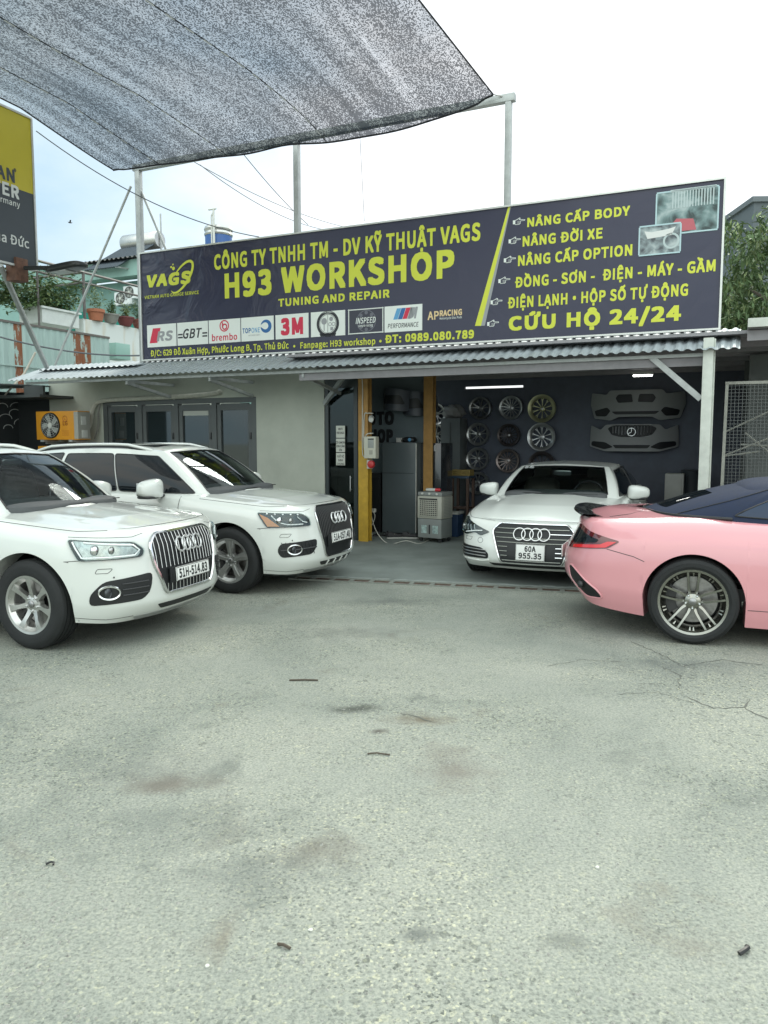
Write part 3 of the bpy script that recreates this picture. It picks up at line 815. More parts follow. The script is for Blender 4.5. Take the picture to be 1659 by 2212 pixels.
# ---------------------------------------------------------------- white four-door coupe facing the yard
SED = dict(
    cols=[(0, 0, 1, 0, .19, .735), (.02, .30, 1, 0, .19, .735), (.075, .58, .95, 0, .19, .74), (.20, .80, .6, 0, .19, .755), (.46, .915, .2, 0, .2, .795),
          (.93, .945, 0, 0, .22, .86), (1.42, .945, 0, 0, .23, .915), (2.4, .95, 0, 0, .24, .95), (3.3, .955, 0, 0, .24, .97), (3.84, .955, 0, 0, .24, .985),
          (4.4, .90, 0, .3, .26, .97), (4.78, .70, 0, .8, .28, .96), (4.93, .40, 0, 1, .3, .96), (4.97, 0, 0, 1, .3, .96)],
    rows=[(0, .10, .05, .10), (.10, .03, .02, .05), (.22, .0, .005, .02), (.40, .01, 0, 0), (.62, .045, .0, .0), (.80, .08, .012, .03), (.92, .125, .045, .07), (.97, .17, .075, .10), (1, .23, .12, .13)],
    arches=[(.93, .345, .385), (3.844, .345, .385)], p_corner=.80, x_cowl=1.46, x_deck=4.1, p_rear=.62,
    base=[(1.18, 0, .955), (1.44, .66, .955), (1.62, .80, .93), (2.6, .85, .955), (3.5, .84, .975), (4.1, .74, .985), (4.38, .50, .98), (4.45, 0, .98)],
    roofline=[(2.02, 0, 1.325), (2.08, .52, 1.305), (2.20, .595, 1.29), (2.75, .62, 1.315), (3.4, .59, 1.29), (3.85, .50, 1.215), (4.0, .40, 1.195), (4.05, 0, 1.205)],
    bulge=.03, g_cowl=1.35, g_screen=1.0, g_deck=1.3, g_roof=(1.3, 5.3), roof_crown=.035,
    hood=lambda a, b, q: (.055*(1-b*b)*min(1, a*2.0+.05)+.014*math.exp(-((abs(b)-.66)/.09)**2)*math.sin(math.pi*min(1, a))),
    panes=[('front_side_window', [(1.72, .05), (2.965, .05), (2.98, .87), (2.02, .87)], MT['tint']), ('rear_side_window', [(3.02, .05), (4.3, .10), (4.2, .85), (3.05, .90)], MT['tint']),
           ('rear_window', [(5.9, .12), (7, .12), (7, .92), (6.0, .92)], MT['tint'])])
def make_sedan(label, loc, rz):
    car = thing('parked_car', label, 'car', loc, rz)
    B, Hs = car_shell(SED, car, MT['white']); S = B.at
    for xw in (.93, 3.844):
        for sg in (1, -1): make_wheel(car, (xw, sg*.83, .345), sg, .345, .24, .25, 'five', MT['rim'], 0)
    hexa = [(-.40, .70), (.40, .70), (.465, .62), (.345, .275), (-.345, .275), (-.465, .62)]
    hx = poly_round(hexa, .03, 3)
    g = decal(S, hx, .006, step=.05).build('grille', MT['black'], car, angle=60)
    line_on(S, hx, .011, .010, closed=True).build('grille_frame', MT['chrome'], g)
    m = MB()
    for k in range(8):
        z = .305+.345*k/7; ps = [p for p in np.linspace(-.5, .5, 120) if inpoly((p, z), hexa)]
        if z < .47 and z > .33:
            for s_ in (-1, 1): line_on(S, [(s_*.27, z), (s_*(max(ps)-.02), z)], .0065, .012, m, n=5)
        elif z > .56 and z < .645:
            for s_ in (-1, 1): line_on(S, [(s_*.19, z), (s_*(max(ps)-.02), z)], .0065, .012, m, n=5)
        else: line_on(S, [(min(ps)+.02, z), (max(ps)-.02, z)], .0065, .012, m, n=5)
    m.build('grille_bars', MT['chrome'], g)
    car_rings(car, S(0, .60).x-.03, .602, .066, .092, .0065, .35)
    plate(car, S(0, .40).x-.03, .405, [('60A', .04, .058, .125), ('955.35', -.037, .058, .255)], .325, .185, R(6))
    for sg in (1, -1):
        F = (lambda p, z, off=0, sg=sg: (lambda v: Vector((v.x, sg*v.y, v.z)))(S(p, z, off)))
        lp = poly_round([(.50, .60), (.62, .55), (.70, .585), (.84, .55), (1.10, .58), (1.08, .735), (.94, .74)], .02, 2)
        h = decal(F, lp, .005).build('headlight', MT['lampdark'], car, angle=60)
        m = MB()
        for i in range(6): line_on(F, [(.70+i*.06, .60), (.74+i*.055, .665)], .005, .010, m, step=.02)
        line_on(F, [(.60, .607), (.70, .60), (.85, .578)], .008, .012, m); m.build('daytime_light', MT['led'], h)
        m = MB(); m.sell(F(.95, .64, .0), (.02, .035, .025), .8); m.build('projector_lens', MT['lamp'], h)
        decal(F, lp, .018, back=.014).build('lamp_cover', MT['lampglass'], h, angle=60)
        vt = poly_round([(.50, .30), (.50, .36), (.60, .42), (1.10, .45), (1.06, .29)], .03, 3)
        v = decal(F, vt, .004).build('side_air_intake', MT['black'], car, angle=60)
        m = MB()
        for z in (.325, .36, .395): line_on(F, [(.53, z), (1.05, z+.012)], .005, .01, m)
        m.build('intake_bars', MT['dullchrome'], v)
        m = MB(); line_on(F, [(.49, .285), (.60, .268), (1.08, .28)], .012, .004, m); m.build('chrome_blade', MT['white'], car)
        m = MB(); line_on(F, [(.62+.035*math.cos(a), .50+.03*math.sin(a)) for a in np.linspace(0, 6.283, 16, endpoint=False)], .002, .001, m, closed=True)
        line_on(F, poly_round([(.74, .53), (.76, .495), (.86, .495), (.87, .53)], .012, 2), .002, .001, m, closed=True); m.build('bumper_gaps', MT['line'], car)
    decal(S, poly_round([(-.5, .255), (.5, .255), (.45, .225), (-.45, .225)], .01, 2), .004).build('lower_air_slot', MT['black'], car, angle=60)
    m = MB()
    line_on(S, [(.50, .725), (.9, .745), (1.3, .80), (1.95, .885)], .003, .0, m, mirror=True)
    for x, zt in ((1.62, .90), (2.68, .93)):
        p = B.p_at_x(x); line_on(S, [(p, .30), (p, zt)], .004, .0, m, mirror=True)
    m.build('panel_gaps', MT['line'], car, split=True)
    for x in (2.5, 3.4):
        for sg in (1, -1):
            q = S(B.p_at_x(x), .80, .022); m = MB(); m.sell((q.x, sg*q.y, q.z), (.11, .014, .016), .6); m.build('door_handle', MT['white'], car)
    mirror_part(car, 1.88, .84, .985, MT['white'], 1.1)
    m = MB()
    for y0, y1 in ((.60, .04), (.0, -.56)): m.tube([(1.28+.12*abs(y0), y0, .965), (1.25, (y0+y1)/2, .990), (1.22, y1, .985)], .005, n=6)
    m.build('wipers', MT['black'], car)
    cabin(car, 1.32, .92, .72, .86, MT['seat'], -1, 2.45, (1.96, 0, 1.215))
    m = MB()
    for y in (.36, .44): line_on(Hs.at, [((y/.5)+.06*math.cos(a), .90+.035*math.sin(a)) for a in np.linspace(0, 6.283, 16, endpoint=False)], .003, .003, m, closed=True, step=.3)
    m.build('screen_stickers', MT['led'], car)
    return car, B, Hs

# ---------------------------------------------------------------- pink convertible, tail towards the picture's middle
CON = dict(
    cols=[(0, 0, 1, 0, .31, .985), (.02, .30, 1, 0, .305, .985), (.09, .56, .95, 0, .29, .985), (.25, .78, .65, 0, .245, .985), (.60, .905, .25, 0, .205, 1.0),
          (1.16, .965, 0, 0, .18, 1.03), (1.71, .955, 0, 0, .17, 1.02), (2.5, .94, 0, 0, .17, 1.00), (3.3, .945, 0, 0, .17, .97), (4.10, .955, 0, 0, .17, .93),
          (4.58, .86, 0, .3, .19, .84), (4.85, .62, 0, .8, .19, .74), (4.97, .32, 0, 1, .19, .68), (5.01, 0, 0, 1, .19, .66)],
    rows=[(0, .12, .05, .10), (.12, .06, .02, .04), (.28, .0, .0, .0), (.46, .0, 0, .0), (.60, .03, .005, .02), (.74, .085, .02, .05), (.87, .12, .07, .10), (.95, .13, .13, .15), (1, .16, .22, .2)],
    arches=[(1.16, .355, .395), (4.10, .355, .395)], p_corner=.76, x_cowl=1.40, x_deck=3.2, p_rear=.60,
    base=[(.68, 0, 1.03), (.78, .42, 1.03), (.98, .66, 1.025), (1.32, .76, 1.02), (1.62, .775, 1.015), (2.95, .76, .98), (3.40, .58, .97), (3.52, 0, .98)],
    roofline=[(1.48, 0, 1.285), (1.52, .34, 1.275), (1.58, .50, 1.26), (1.74, .57, 1.275), (1.92, .58, 1.29), (2.62, .55, 1.28), (2.72, .42, 1.275), (2.76, 0, 1.285)],
    bulge=.02, g_cowl=2.6, g_screen=.0, g_deck=1.2, g_roof=(1.8, 5.2), roof_crown=.055, screen=False, topmat=MT['topfab'], house_name='soft_top',
    hood=lambda a, b, q: .045*(1-b*b)*min(1, a*1.6+.05), hood_name='boot_lid', deck_name='bonnet',
    panes=[('side_window', [(3.5, .12), (4.9, .04), (4.75, .74), (3.9, .66)], MT['sideglass']), ('windscreen', [(6.0, .08), (7, .08), (7, .94), (6.1, .94)], MT['tint'])], trimmat=MT['black'])
def make_convertible(label, loc, rz):
    car = thing('parked_car', label, 'car', loc, rz)
    B, Hs = car_shell(CON, car, MT['pink']); S = B.at
    for xw in (1.16, 4.10):
        for sg in (1, -1): make_wheel(car, (xw, sg*.835, .355), sg, .355, .28, .268, 'twin', MT['rimpink'], 0)
    # rear glass of the soft top
    decal(Hs.at, poly_round([(-1.05, .18), (1.05, .18), (.95, .70), (-.95, .70)], .06, 3), .003, step=.08, back=.01, sx=2.5).build('rear_window', MT['tint'], car, angle=60)
    m = MB(); line_on(Hs.at, [(g, .03) for g in np.linspace(-3.6, 3.6, 70)], .016, .004, m, step=.3); m.build('soft_top_hem', MT['black'], car)
    m = MB(); line_on(Hs.at, [(1.9, .03), (2.5, .55), (2.9, .99)], .004, .003, m, mirror=True); m.build('soft_top_seam', MT['black'], car, split=True)
    for sg in (1, -1):
        F = (lambda p, z, off=0, sg=sg: (lambda v: Vector((v.x, sg*v.y, v.z)))(S(p, z, off)))
        lp = poly_round([(.40, .905), (.58, .92), (1.16, .815), (1.06, .75), (.50, .70), (.42, .74)], .025, 3)
        h = decal(F, lp, .006).build('tail_light', MT['redsmoke'], car, angle=60)
        decal(F, poly_round([(1.13, .808), (1.04, .755), (.62, .712), (.62, .738), (.98, .778), (1.04, .805)], .01, 2), .011).build('lit_band', MT['red'], h, angle=60)
        decal(F, poly_round([(.46, .88), (.56, .885), (.95, .815), (.93, .79), (.60, .75), (.50, .77)], .02, 2), .009).build('inner_lens', MT['tint'], h, angle=60)
        ref = poly_round([(.62, .55), (.68, .565), (.80, .51), (.99, .385), (1.03, .31), (.84, .305), (.67, .42)], .05, 4)
        v = decal(F, ref, .004).build('bumper_vent', MT['black'], car, angle=60)
        line_on(F, ref, .008, .003, closed=True).build('vent_lip', MT['pink'], v)
        m = MB(); m.sell(F(.82, .41, .0), (.03, .05, .035), .8); m.build('reflector', MT['trim'], v)
    m = MB()
    line_on(S, [(1.05, .745), (1.30, .70), (B.p_at_x(.77), .665)], .003, .0, m, mirror=True)
    for x in (1.75, 3.1):
        p = B.p_at_x(x); line_on(S, [(p, .26), (p, .97)], .003, .0, m, mirror=True)
    line_on(S, [(B.p_at_x(1.57), .32), (B.p_at_x(3.65), .315)], .003, .0, m, mirror=True)
    m.build('panel_gaps', MT['line'], car, split=True)
    # boot-lid shut line and spoiler
    bl = car_child(car, 'boot_lid'); bv = bvh_of(bl)
    m = MB()
    for sg in (1, -1):
        pts = []
        for x, y in ((.20, .58), (.45, .58), (.62, .52), (.72, .42), (.75, .2), (.75, 0)):
            hit = bv.ray_cast(Vector((x, y, 2)), Vector((0, 0, -1)))[0]
            if hit: pts.append((hit.x, sg*hit.y, hit.z+.001))
        m.tube(dense3(pts, .03), .003, n=5)
    m.build('boot_gap', MT['line'], bl)
    m = MB(); P = []
    for i in range(41):
        p = -.72+1.44*i/40; t = B.topline(abs(p)*1.0, 1 if p >= 0 else -1); k = (1-(abs(p)/.74)**3)
        x, y, z = t
        sec = [(.13, .004), (.08, .012+.015*k), (.01, .022+.03*k), (-.08, .026+.042*k), (-.09, .012+.036*k), (-.01, .0+.02*k), (.0, -.05), (.10, -.05)]
        c = .0
        P.append([(x+a, y*.99, z+b) for a, b in sec])
    m.grid(P); m.build('boot_spoiler', MT['carbon'], car, angle=40)
    decal(S, poly_round([(-.5, .46), (.5, .46), (.56, .37), (-.56, .37)], .03, 3), .004).build('diffuser', MT['black'], car, angle=60)
    plate(car, S(0, .62).x-.015, .62, [], .47, .11)
    q = S(B.p_at_x(2.1), .80, .02)
    for sg in (1, -1): m = MB(); m.sell((q.x, sg*q.y, q.z), (.10, .014, .016), .6); m.build('door_handle', MT['pink'], car)
    mirror_part(car, 3.05, .90, 1.0, MT['pink'], .95)
    return car, B, Hs
def car_child(car, nm): return [o for o in car.children if o.name.split('.')[0] == nm][0]
def bvh_of(o):
    from mathutils.bvhtree import BVHTree
    return BVHTree.FromPolygons([v.co for v in o.data.vertices], [tuple(p.vertices) for p in o.data.polygons])
def dense3(pts, step):
    out = []
    for a, b in zip(pts[:-1], pts[1:]):
        a, b = Vector(a), Vector(b); n = max(1, int((b-a).length/step))
        out += [a+(b-a)*i/n for i in range(n)]
    return out+[Vector(pts[-1])]

SUV_G = 'white off-roaders parked side by side on the left'
l1, a1 = place((-2.84, 6.03, 0), -19, .91, .915)
suv1 = make_suv('white off-roader nearest the camera with broad chrome-barred grille', l1, a1, True, SUV_G)
l2, a2 = place((-1.70, 8.29, 0), -22, .91, .915)
suv2 = make_suv('white off-roader parked behind the nearest one, with orange lamp corner and black grille', l2, a2, False, SUV_G)
l3, a3 = (1.635, 8.50, .022), R(-112.8+180)
sed = make_sedan('white low coupe with slatted chrome grille facing out of the garage', l3, a3)
l4, a4 = place((2.525, 6.19, 0), -22, 1.16, -.96, True)
con = make_convertible('pink convertible with navy soft top and black boot spoiler', l4, a4)
# ================================================================ SETTING
_f = Vector((0, math.cos(PITCH), -math.sin(PITCH))); _u = Vector((0, math.sin(PITCH), math.cos(PITCH)))
def ray(x, y): return _f+Vector((1, 0, 0))*((x-829.5)/1660)+_u*((1106-y)/1660)
def UZ(x, y, v):
    """(u, z) where the sight line through photo point x, y meets the facade-parallel plane v"""
    d = ray(x, y); c = Vector((0, 0, CAM_H)); t = (FO+FV*v-c).dot(FV)/d.dot(FV); p = c+d*t-FO
    return p.dot(FU), p.z
def VZ(x, y, u):
    d = ray(x, y); c = Vector((0, 0, CAM_H)); t = (FO+FU*u-c).dot(FU)/d.dot(FU); p = c+d*t-FO
    return p.dot(FV), p.z
def GZ(x, y, z=0):
    d = ray(x, y); t = (z-CAM_H)/d.z; return Vector((0, 0, CAM_H))+d*t
def UV_of(p): q = Vector(p)-FO; return q.dot(FU), q.dot(FV)

# ---------------------------------------------------------------- yard
def ground_mat():
    m, t, b = nodes('yard_concrete'); N = t.nodes.new; K = t.links.new
    tx = N('ShaderNodeTexCoord'); o = tx.outputs['Object']
    def noise(sc, det=8, ro=.6, dist=0):
        n = N('ShaderNodeTexNoise'); n.inputs['Scale'].default_value = sc; n.inputs['Detail'].default_value = det; n.inputs['Roughness'].default_value = ro; n.inputs['Distortion'].default_value = dist
        K(o, n.inputs['Vector']); return n.outputs['Fac']
    def ramp(s, pts):
        r = N('ShaderNodeValToRGB'); e = r.color_ramp.elements
        while len(e) < len(pts): e.new(.5)
        for q, (p, c) in zip(e, pts): q.position = p; q.color = (*c, 1)
        K(s, r.inputs['Fac']); return r.outputs['Color']
    def mix(a, bb, f, mode='MIX', fv=1):
        x = N('ShaderNodeMix'); x.data_type = 'RGBA'; x.blend_type = mode
        K(a, x.inputs['A']); K(bb, x.inputs['B'])
        if f is not None: K(f, x.inputs['Factor'])
        else: x.inputs['Factor'].default_value = fv
        return x.outputs['Result']
    big = noise(.50, 7, .62, .6)
    base = ramp(big, [(.30, (.168, .188, .170)), (.47, (.238, .256, .228)), (.60, (.280, .294, .260)), (.74, (.325, .335, .295))])
    rough = ramp(noise(.62, 6, .6, .3), [(.40, (0, 0, 0)), (.62, (1, 1, 1))])                     # where the skin is worn off
    fine = ramp(noise(75, 6, .7), [(.36, (.58, .60, .59)), (.5, (1, 1, 1)), (.64, (1.30, 1.28, 1.22))])
    c = mix(base, fine, None, 'MULTIPLY', .8)
    vo = N('ShaderNodeTexVoronoi'); vo.inputs['Scale'].default_value = 105; K(o, vo.inputs['Vector'])
    chip = ramp(vo.outputs['Color'], [(.10, (.30, .32, .32)), (.30, (.95, .96, .95)), (.72, (1.02, 1.01, .98)), (.94, (1.7, 1.6, 1.32))])
    vo2 = N('ShaderNodeTexVoronoi'); vo2.inputs['Scale'].default_value = 44; K(o, vo2.inputs['Vector'])
    chip2 = ramp(vo2.outputs['Color'], [(.08, (.34, .36, .35)), (.20, (1, 1, 1)), (.84, (1, 1, 1)), (.95, (1.4, 1.34, 1.15))])
    w1 = mix(mix(c, chip, None, 'MULTIPLY', .95), chip2, None, 'MULTIPLY', .7)
    gf = N('ShaderNodeMath'); gf.operation = 'MULTIPLY_ADD'; gf.inputs[1].default_value = .72; gf.inputs[2].default_value = .22; K(rough, gf.inputs[0])
    c = mix(c, w1, gf.outputs[0])
    def stain(sc, lo, hi, amt, col, dist=.9):
        q = ramp(noise(sc, 7, .65, dist), [(lo, (0, 0, 0)), (hi, (1, 1, 1))]); k = N('ShaderNodeMath'); k.operation = 'MULTIPLY'; k.inputs[1].default_value = amt; K(q, k.inputs[0])
        d = N('ShaderNodeRGB'); d.outputs[0].default_value = (*col, 1); return mix(c, d.outputs[0], k.outputs[0])
    c = stain(1.25, .60, .74, .55, (.150, .132, .104))          # brown soil
    c = stain(.85, .60, .72, .50, (.098, .112, .102), 1.4)      # damp grey patches
    c = stain(4.2, .70, .76, .6, (.075, .080, .072), .5)        # oil drips
    c = stain(1.7, .64, .74, .45, (.300, .305, .270), 1.0)      # pale cement dust
    # old spills and damp hollows, each with its own place and outline
    nv = N('ShaderNodeTexNoise'); nv.inputs['Scale'].default_value = 5; nv.inputs['Detail'].default_value = 6; K(o, nv.inputs['Vector'])
    for (sx_, sy_, rx, ry, amt, col) in SPILLS:
        su = N('ShaderNodeMapping'); su.vector_type = 'POINT'; su.inputs['Location'].default_value = (-sx_/rx, -sy_/ry, 0); su.inputs['Scale'].default_value = (1/rx, 1/ry, 1); K(o, su.inputs['Vector'])
        le = N('ShaderNodeVectorMath'); le.operation = 'LENGTH'; K(su.outputs[0], le.inputs[0])
        ad_ = N('ShaderNodeMath'); ad_.operation = 'MULTIPLY_ADD'; ad_.inputs[1].default_value = 1.9; K(nv.outputs['Fac'], ad_.inputs[0]); K(le.outputs['Value'], ad_.inputs[2])
        mr = N('ShaderNodeMapRange'); mr.inputs['From Min'].default_value = 1.75; mr.inputs['From Max'].default_value = .95; mr.inputs['To Max'].default_value = amt; K(ad_.outputs[0], mr.inputs['Value'])
        d = N('ShaderNodeRGB'); d.outputs[0].default_value = (*col, 1); c = mix(c, d.outputs[0], mr.outputs[0])
    K(c, b.inputs['Base Color']); b.inputs['Roughness'].default_value = .92; b.inputs['Specular IOR Level'].default_value = .25
    bp = N('ShaderNodeBump'); bp.inputs['Strength'].default_value = .5; bp.inputs['Distance'].default_value = .008
    ad = N('ShaderNodeMath'); ad.operation = 'ADD'; K(noise(60, 8, .7), ad.inputs[0])
    vm = N('ShaderNodeMath'); vm.operation = 'MULTIPLY'; vm.inputs[1].default_value = -.5; K(vo.outputs['Distance'], vm.inputs[0]); K(vm.outputs[0], ad.inputs[1])
    K(ad.outputs[0], bp.inputs['Height']); K(bp.outputs[0], b.inputs['Normal'])
    return m
SPILLS = [(*GZ(x, y)[:2], rx, ry, amt, col) for x, y, rx, ry, amt, col in (
    (768, 1532, .20, .12, .85, (.055, .060, .052)), (905, 1553, .34, .16, .8, (.115, .098, .070)), (818, 1580, .12, .07, .9, (.06, .05, .045)), (360, 1695, .42, .16, .75, (.135, .115, .095)),
    (985, 1655, .30, .42, .6, (.140, .122, .105)), (690, 1835, .30, .22, .6, (.130, .118, .098)), (330, 1660, .8, .5, .35, (.12, .13, .12)), (550, 1900, .5, .3, .45, (.10, .115, .108)), (1210, 2030, .14, .10, .7, (.10, .11, .10)), (900, 2015, .10, .07, .7, (.09, .10, .095)),
    (840, 1300, .9, .3, .55, (.105, .115, .108)), (760, 1368, .8, .3, .5, (.125, .132, .120)), (1480, 1440, .7, .35, .5, (.12, .13, .122)), (1340, 1370, 1.0, .5, .35, (.14, .15, .14)), (430, 1790, .8, .35, .4, (.11, .125, .115)))]
G_MAT = ground_mat()
tag(MB().add([(-300, -120, 0), (300, -120, 0), (300, 500, 0), (-300, 500, 0)], [(0, 1, 2, 3)]).build('ground', G_MAT, smooth=False), kind='structure')
# drain line and the raised garage floor behind it
D0, D1 = Vector((1.015, -3.35, 0)), Vector((3.87, -2.85, 0)); dd = (D1-D0).normalized()
def drain(s, off=0): q = D0+dd*s+Vector((-dd.y, dd.x, 0))*off; return q.x, q.y
rg = random.Random(3); edge = []
s_ = -9.0
while s_ < 6: 
    u_, v_ = drain(s_, .215+rg.uniform(-.025, .03)); edge.append(W(u_, v_, .028)); s_ += .07
far = [W(9, 9, .028), W(-9, 9, .028)]
m = MB(); n_ = len(edge); m.add([p for p in edge]+far, [tuple(range(n_+2))]); 
m.add([p for p in edge]+[p-Vector((0, 0, .03))-FV*.03 for p in edge], [(i+1, i, n_+i, n_+i+1) for i in range(n_-1)])
SLAB = M('garage_floor_concrete', (.19, .215, .20), .8, var=.22, vs=1.6, bump=.3, bs=40)
tag(m.build('garage_floor', SLAB, smooth=False), kind='structure')
dr = thing('floor_drain', 'rusty slotted drain channel running across the yard before the garage', 'drain', W(*drain(0)), TH+math.atan2(dd.y, dd.x))
m = MB(); m.box((1.35, .0, .006), (3.5, .012, .02)); m.box((1.35, .17, .006), (3.5, .03, .022))
for k in range(15): m.box((-.36+.245*k, .082, .007), (.05, .15, .014))
m.build('frame', M('drain_concrete', (.20, .215, .19), .85, var=.2, vs=20), dr)
for k in range(14): 
    m = MB(); m.box((-.237+.245*k, .082, .004), (.19, .14, .006)); m.build('grate', M('rusty_grate', (.085, .055, .04), .8, var=.5, vs=18), dr)

# ---------------------------------------------------------------- workshop building
PL = M('plaster_grey', (.40, .425, .365), .85, var=.13, vs=1.3, bump=.08, bs=30)
GALV = M('galvanised_sheet', (.33, .37, .39), .55, metal=.35, var=.16, vs=3, stretch=(6, .6, 1))
STEEL = M('galvanised_steel', (.38, .40, .39), .5, metal=.4, var=.18, vs=8)
PURL = M('grey_purlin', (.24, .235, .245), .6, var=.15, vs=5)
NAVY = M('navy_panelling', (.085, .10, .135), .55, var=.2, vs=3)
SLATE = M('slate_panelling', (.13, .165, .18), .5, var=.12, vs=2)
DARKF = M('charcoal_frame', (.075, .085, .085), .45, var=.08, vs=5)
PANE = M('dark_pane', (.012, .020, .022), .03, coat=1)
bld = thing('workshop_building', 'low workshop with plastered office wall, corrugated eave and open garage bay', 'building', W(0, 0, 0), TH)
uL = UZ(108, 900, 0)[0]; uR = -.76
w0, w1 = UZ(222, 870, 0)[0], UZ(553, 857, 0)[0]; wz = UZ(553, 857, 0)[1]
m = MB()
m.box(((uL+w0)/2, .1, 1.5), (w0-uL, .2, 3.0)); m.box(((w1+uR)/2, .1, 1.5), (uR-w1, .2, 3.0)); m.box(((w0+w1)/2, .1, (wz+3.0)/2), (w1-w0, .2, 3.0-wz))
m.build('front_wall', PL, bld, smooth=False)
m = MB(); m.box((uL+.1, 3.2, 1.5), (.2, 6.0, 3.0)); m.box((uR-.1, .75, 1.5), (.2, 1.1, 3.0)); m.build('side_wall', PL, bld, smooth=False)
# folding window
fr = MB(); W_ = w1-w0
fr.box(((w0+w1)/2, .06, wz-.045), (W_, .12, .09))
for k in range(5): fr.box((w0+.05+(W_-.1)*k/4, .06, (wz-.09)/2), (.10, .12, wz-.09))
wf = fr.build('window_frame', DARKF, bld, smooth=False)
for k in range(4):
    a = w0+.10+(W_-.1)*k/4; b_ = w0+(W_-.1)*(k+1)/4; c_ = (a+b_)/2
    s = MB(); bw = b_-a
    s.box((a+.045, .05, (wz-.1)/2), (.08, .06, wz-.14)); s.box((b_-.045, .05, (wz-.1)/2), (.08, .06, wz-.14)); s.box((c_, .05, wz-.16), (bw-.17, .06, .12)); s.box((c_, .05, .15), (bw-.17, .06, .25))
    sh = s.build('window_sash', DARKF, bld, smooth=False)
    p = MB(); p.box((c_, .06, (wz+.1)/2), (bw-.17, .012, wz-.5)); p.build('pane', PANE, sh, smooth=False); p_ = sh; PALE_ = M('reflection_pale', (.40, .42, .38), .7)
    h = MB(); h.box((b_-.03, .012, 1.75), (.03, .03, .12)); h.build('hinge', MT['trim'], sh, bevel=.004)
    if k == 2: q = MB(); q.box((c_, .046, wz-.26), (bw-.18, .012, .09)); q.build('pane_reflection', PALE_, p_, smooth=False)  # pale strip painting a reflection across the top of the third pane
# roof
def corr(m, u0, u1, v0, z0, v1, z1, pitch=.125, amp=.010, nv=4, phase=0, jag=0):
    n = int((u1-u0)/pitch*8); P = []
    for i in range(n+1):
        u = u0+(u1-u0)*i/n; t = (u/pitch+phase) % 1
        h = amp*(1 if .18 < t < .5 else (t/.18 if t <= .18 else max(0, 1-(t-.5)/.18)))*2-amp
        j = jag*math.sin(u*3.1)+jag*.6*math.sin(u*7.7+1)
        P.append([(u, v0+(v1-v0)*k/nv-(j if k == 0 else 0), z0+(z1-z0)*k/nv+h) for k in range(nv+1)])
    m.grid(P); return m
ez = 2.735
m = MB(); corr(m, -6.45, 5.48, -1.42, ez, -.40, ez+.35, jag=.012); m.build('corrugated_roof', GALV, bld, angle=25)
m = MB(); corr(m, -6.2, -3.9, -.95, ez+.215, 1.0, ez+.40, phase=.4); m.build('upper_roof_sheet', GALV, bld, angle=25)
m = MB(); m.box((-.5, -1.22, ez-.045), (11.4, .04, .04)); m.build('eave_batten', STEEL, bld, smooth=False)
m = MB(); m.box((2.30, -1.16, ez-.115), (5.65, .06, .11)); m.build('eave_beam', PURL, bld, smooth=False)
m = MB(); m.box((2.65, 1.9, 2.95), (6.9, 6.0, .04)); m.build('garage_ceiling', PURL, bld, smooth=False)
for v_ in (-.65, -.15, .4, 1.1, 1.9, 2.8):
    m = MB(); m.box((2.65, v_, 2.875), (6.9, .06, .11)); m.box((2.65, v_+.03, 2.825), (6.9, .07, .012)); m.build('purlin', PURL, bld, smooth=False)
for x_ in (375, 545, 735):
    u_ = UZ(x_, 815, 0)[0]; m = MB(); m.beam((u_, .0, ez-.30), (u_, -1.2, ez-.10), .04, .05); m.beam((u_, 0, ez-.07), (u_, -1.2, ez-.07), .04, .05); m.build('eave_bracket', STEEL, bld, smooth=False)
m = MB(); m.box((-7.0, -.3, 2.50), (1.3, 1.0, .05)); m.box((-6.6, -.7, 2.6), (.5, .05, .18)); m.build('eave_end_plate', M('dark_sheet', (.06, .07, .07), .6), bld, smooth=False)
# posts
YEL = M('yellow_post_paint', (.42, .26, .025), .55, var=.22, vs=7, bump=.1, bs=30); ORA = M('faded_orange_paint', (.36, .20, .055), .6, var=.2, vs=7)
def hpost(m, u, v, z0, z1, w=.17, d=.15):
    m.box((u, v-d/2+.007, (z0+z1)/2), (w, .014, z1-z0)); m.box((u, v+d/2-.007, (z0+z1)/2), (w, .014, z1-z0)); m.box((u, v, (z0+z1)/2), (.014, d-.03, z1-z0))
    for sg in (-1, 1): m.box((u+sg*(w/2-.012), v-d/2+.02, (z0+z1)/2), (.022, .022, z1-z0-.01))
u_ = UZ(789, 1165, -.05)[0]
m = MB(); hpost(m, u_, -.05, .03, 1.66); yp = m.build('steel_post', YEL, bld, smooth=False); yp['label'] = 'yellow lower half of the front post'
m = MB(); hpost(m, u_, -.05, 1.66, 2.82); m.build('post_upper_half', ORA, yp, smooth=False)
u2 = UZ(928, 950, 1.2)[0]
m = MB(); hpost(m, u2, 1.2, .03, 2.85); m.build('steel_post', ORA, bld, smooth=False)
up = UZ(1525, 900, -1.3)[0]
WPOST = M('chalky_white_post', (.50, .53, .48), .7, var=.12, vs=9)
m = MB(); m.box((up, -1.3, 1.45), (.115, .10, 2.85)); m.box((up+.067, -1.27, 1.45), (.02, .03, 2.84)); m.build('corner_post', WPOST, bld, bevel=.006)
a_ = UZ(1408, 772, -1.2); b_ = UZ(1514, 862, -1.25)
m = MB(); m.beam((a_[0], -1.2, a_[1]), (b_[0], -1.25, b_[1]), .05, .07); m.build('post_brace', STEEL, bld, smooth=False)
a_ = UZ(745, 815, -.2); b_ = UZ(701, 872, -.05)
m = MB(); m.beam((a_[0], -.25, a_[1]), (b_[0], -.05, b_[1]), .05, .07); m.build('wall_brace', STEEL, bld, smooth=False)
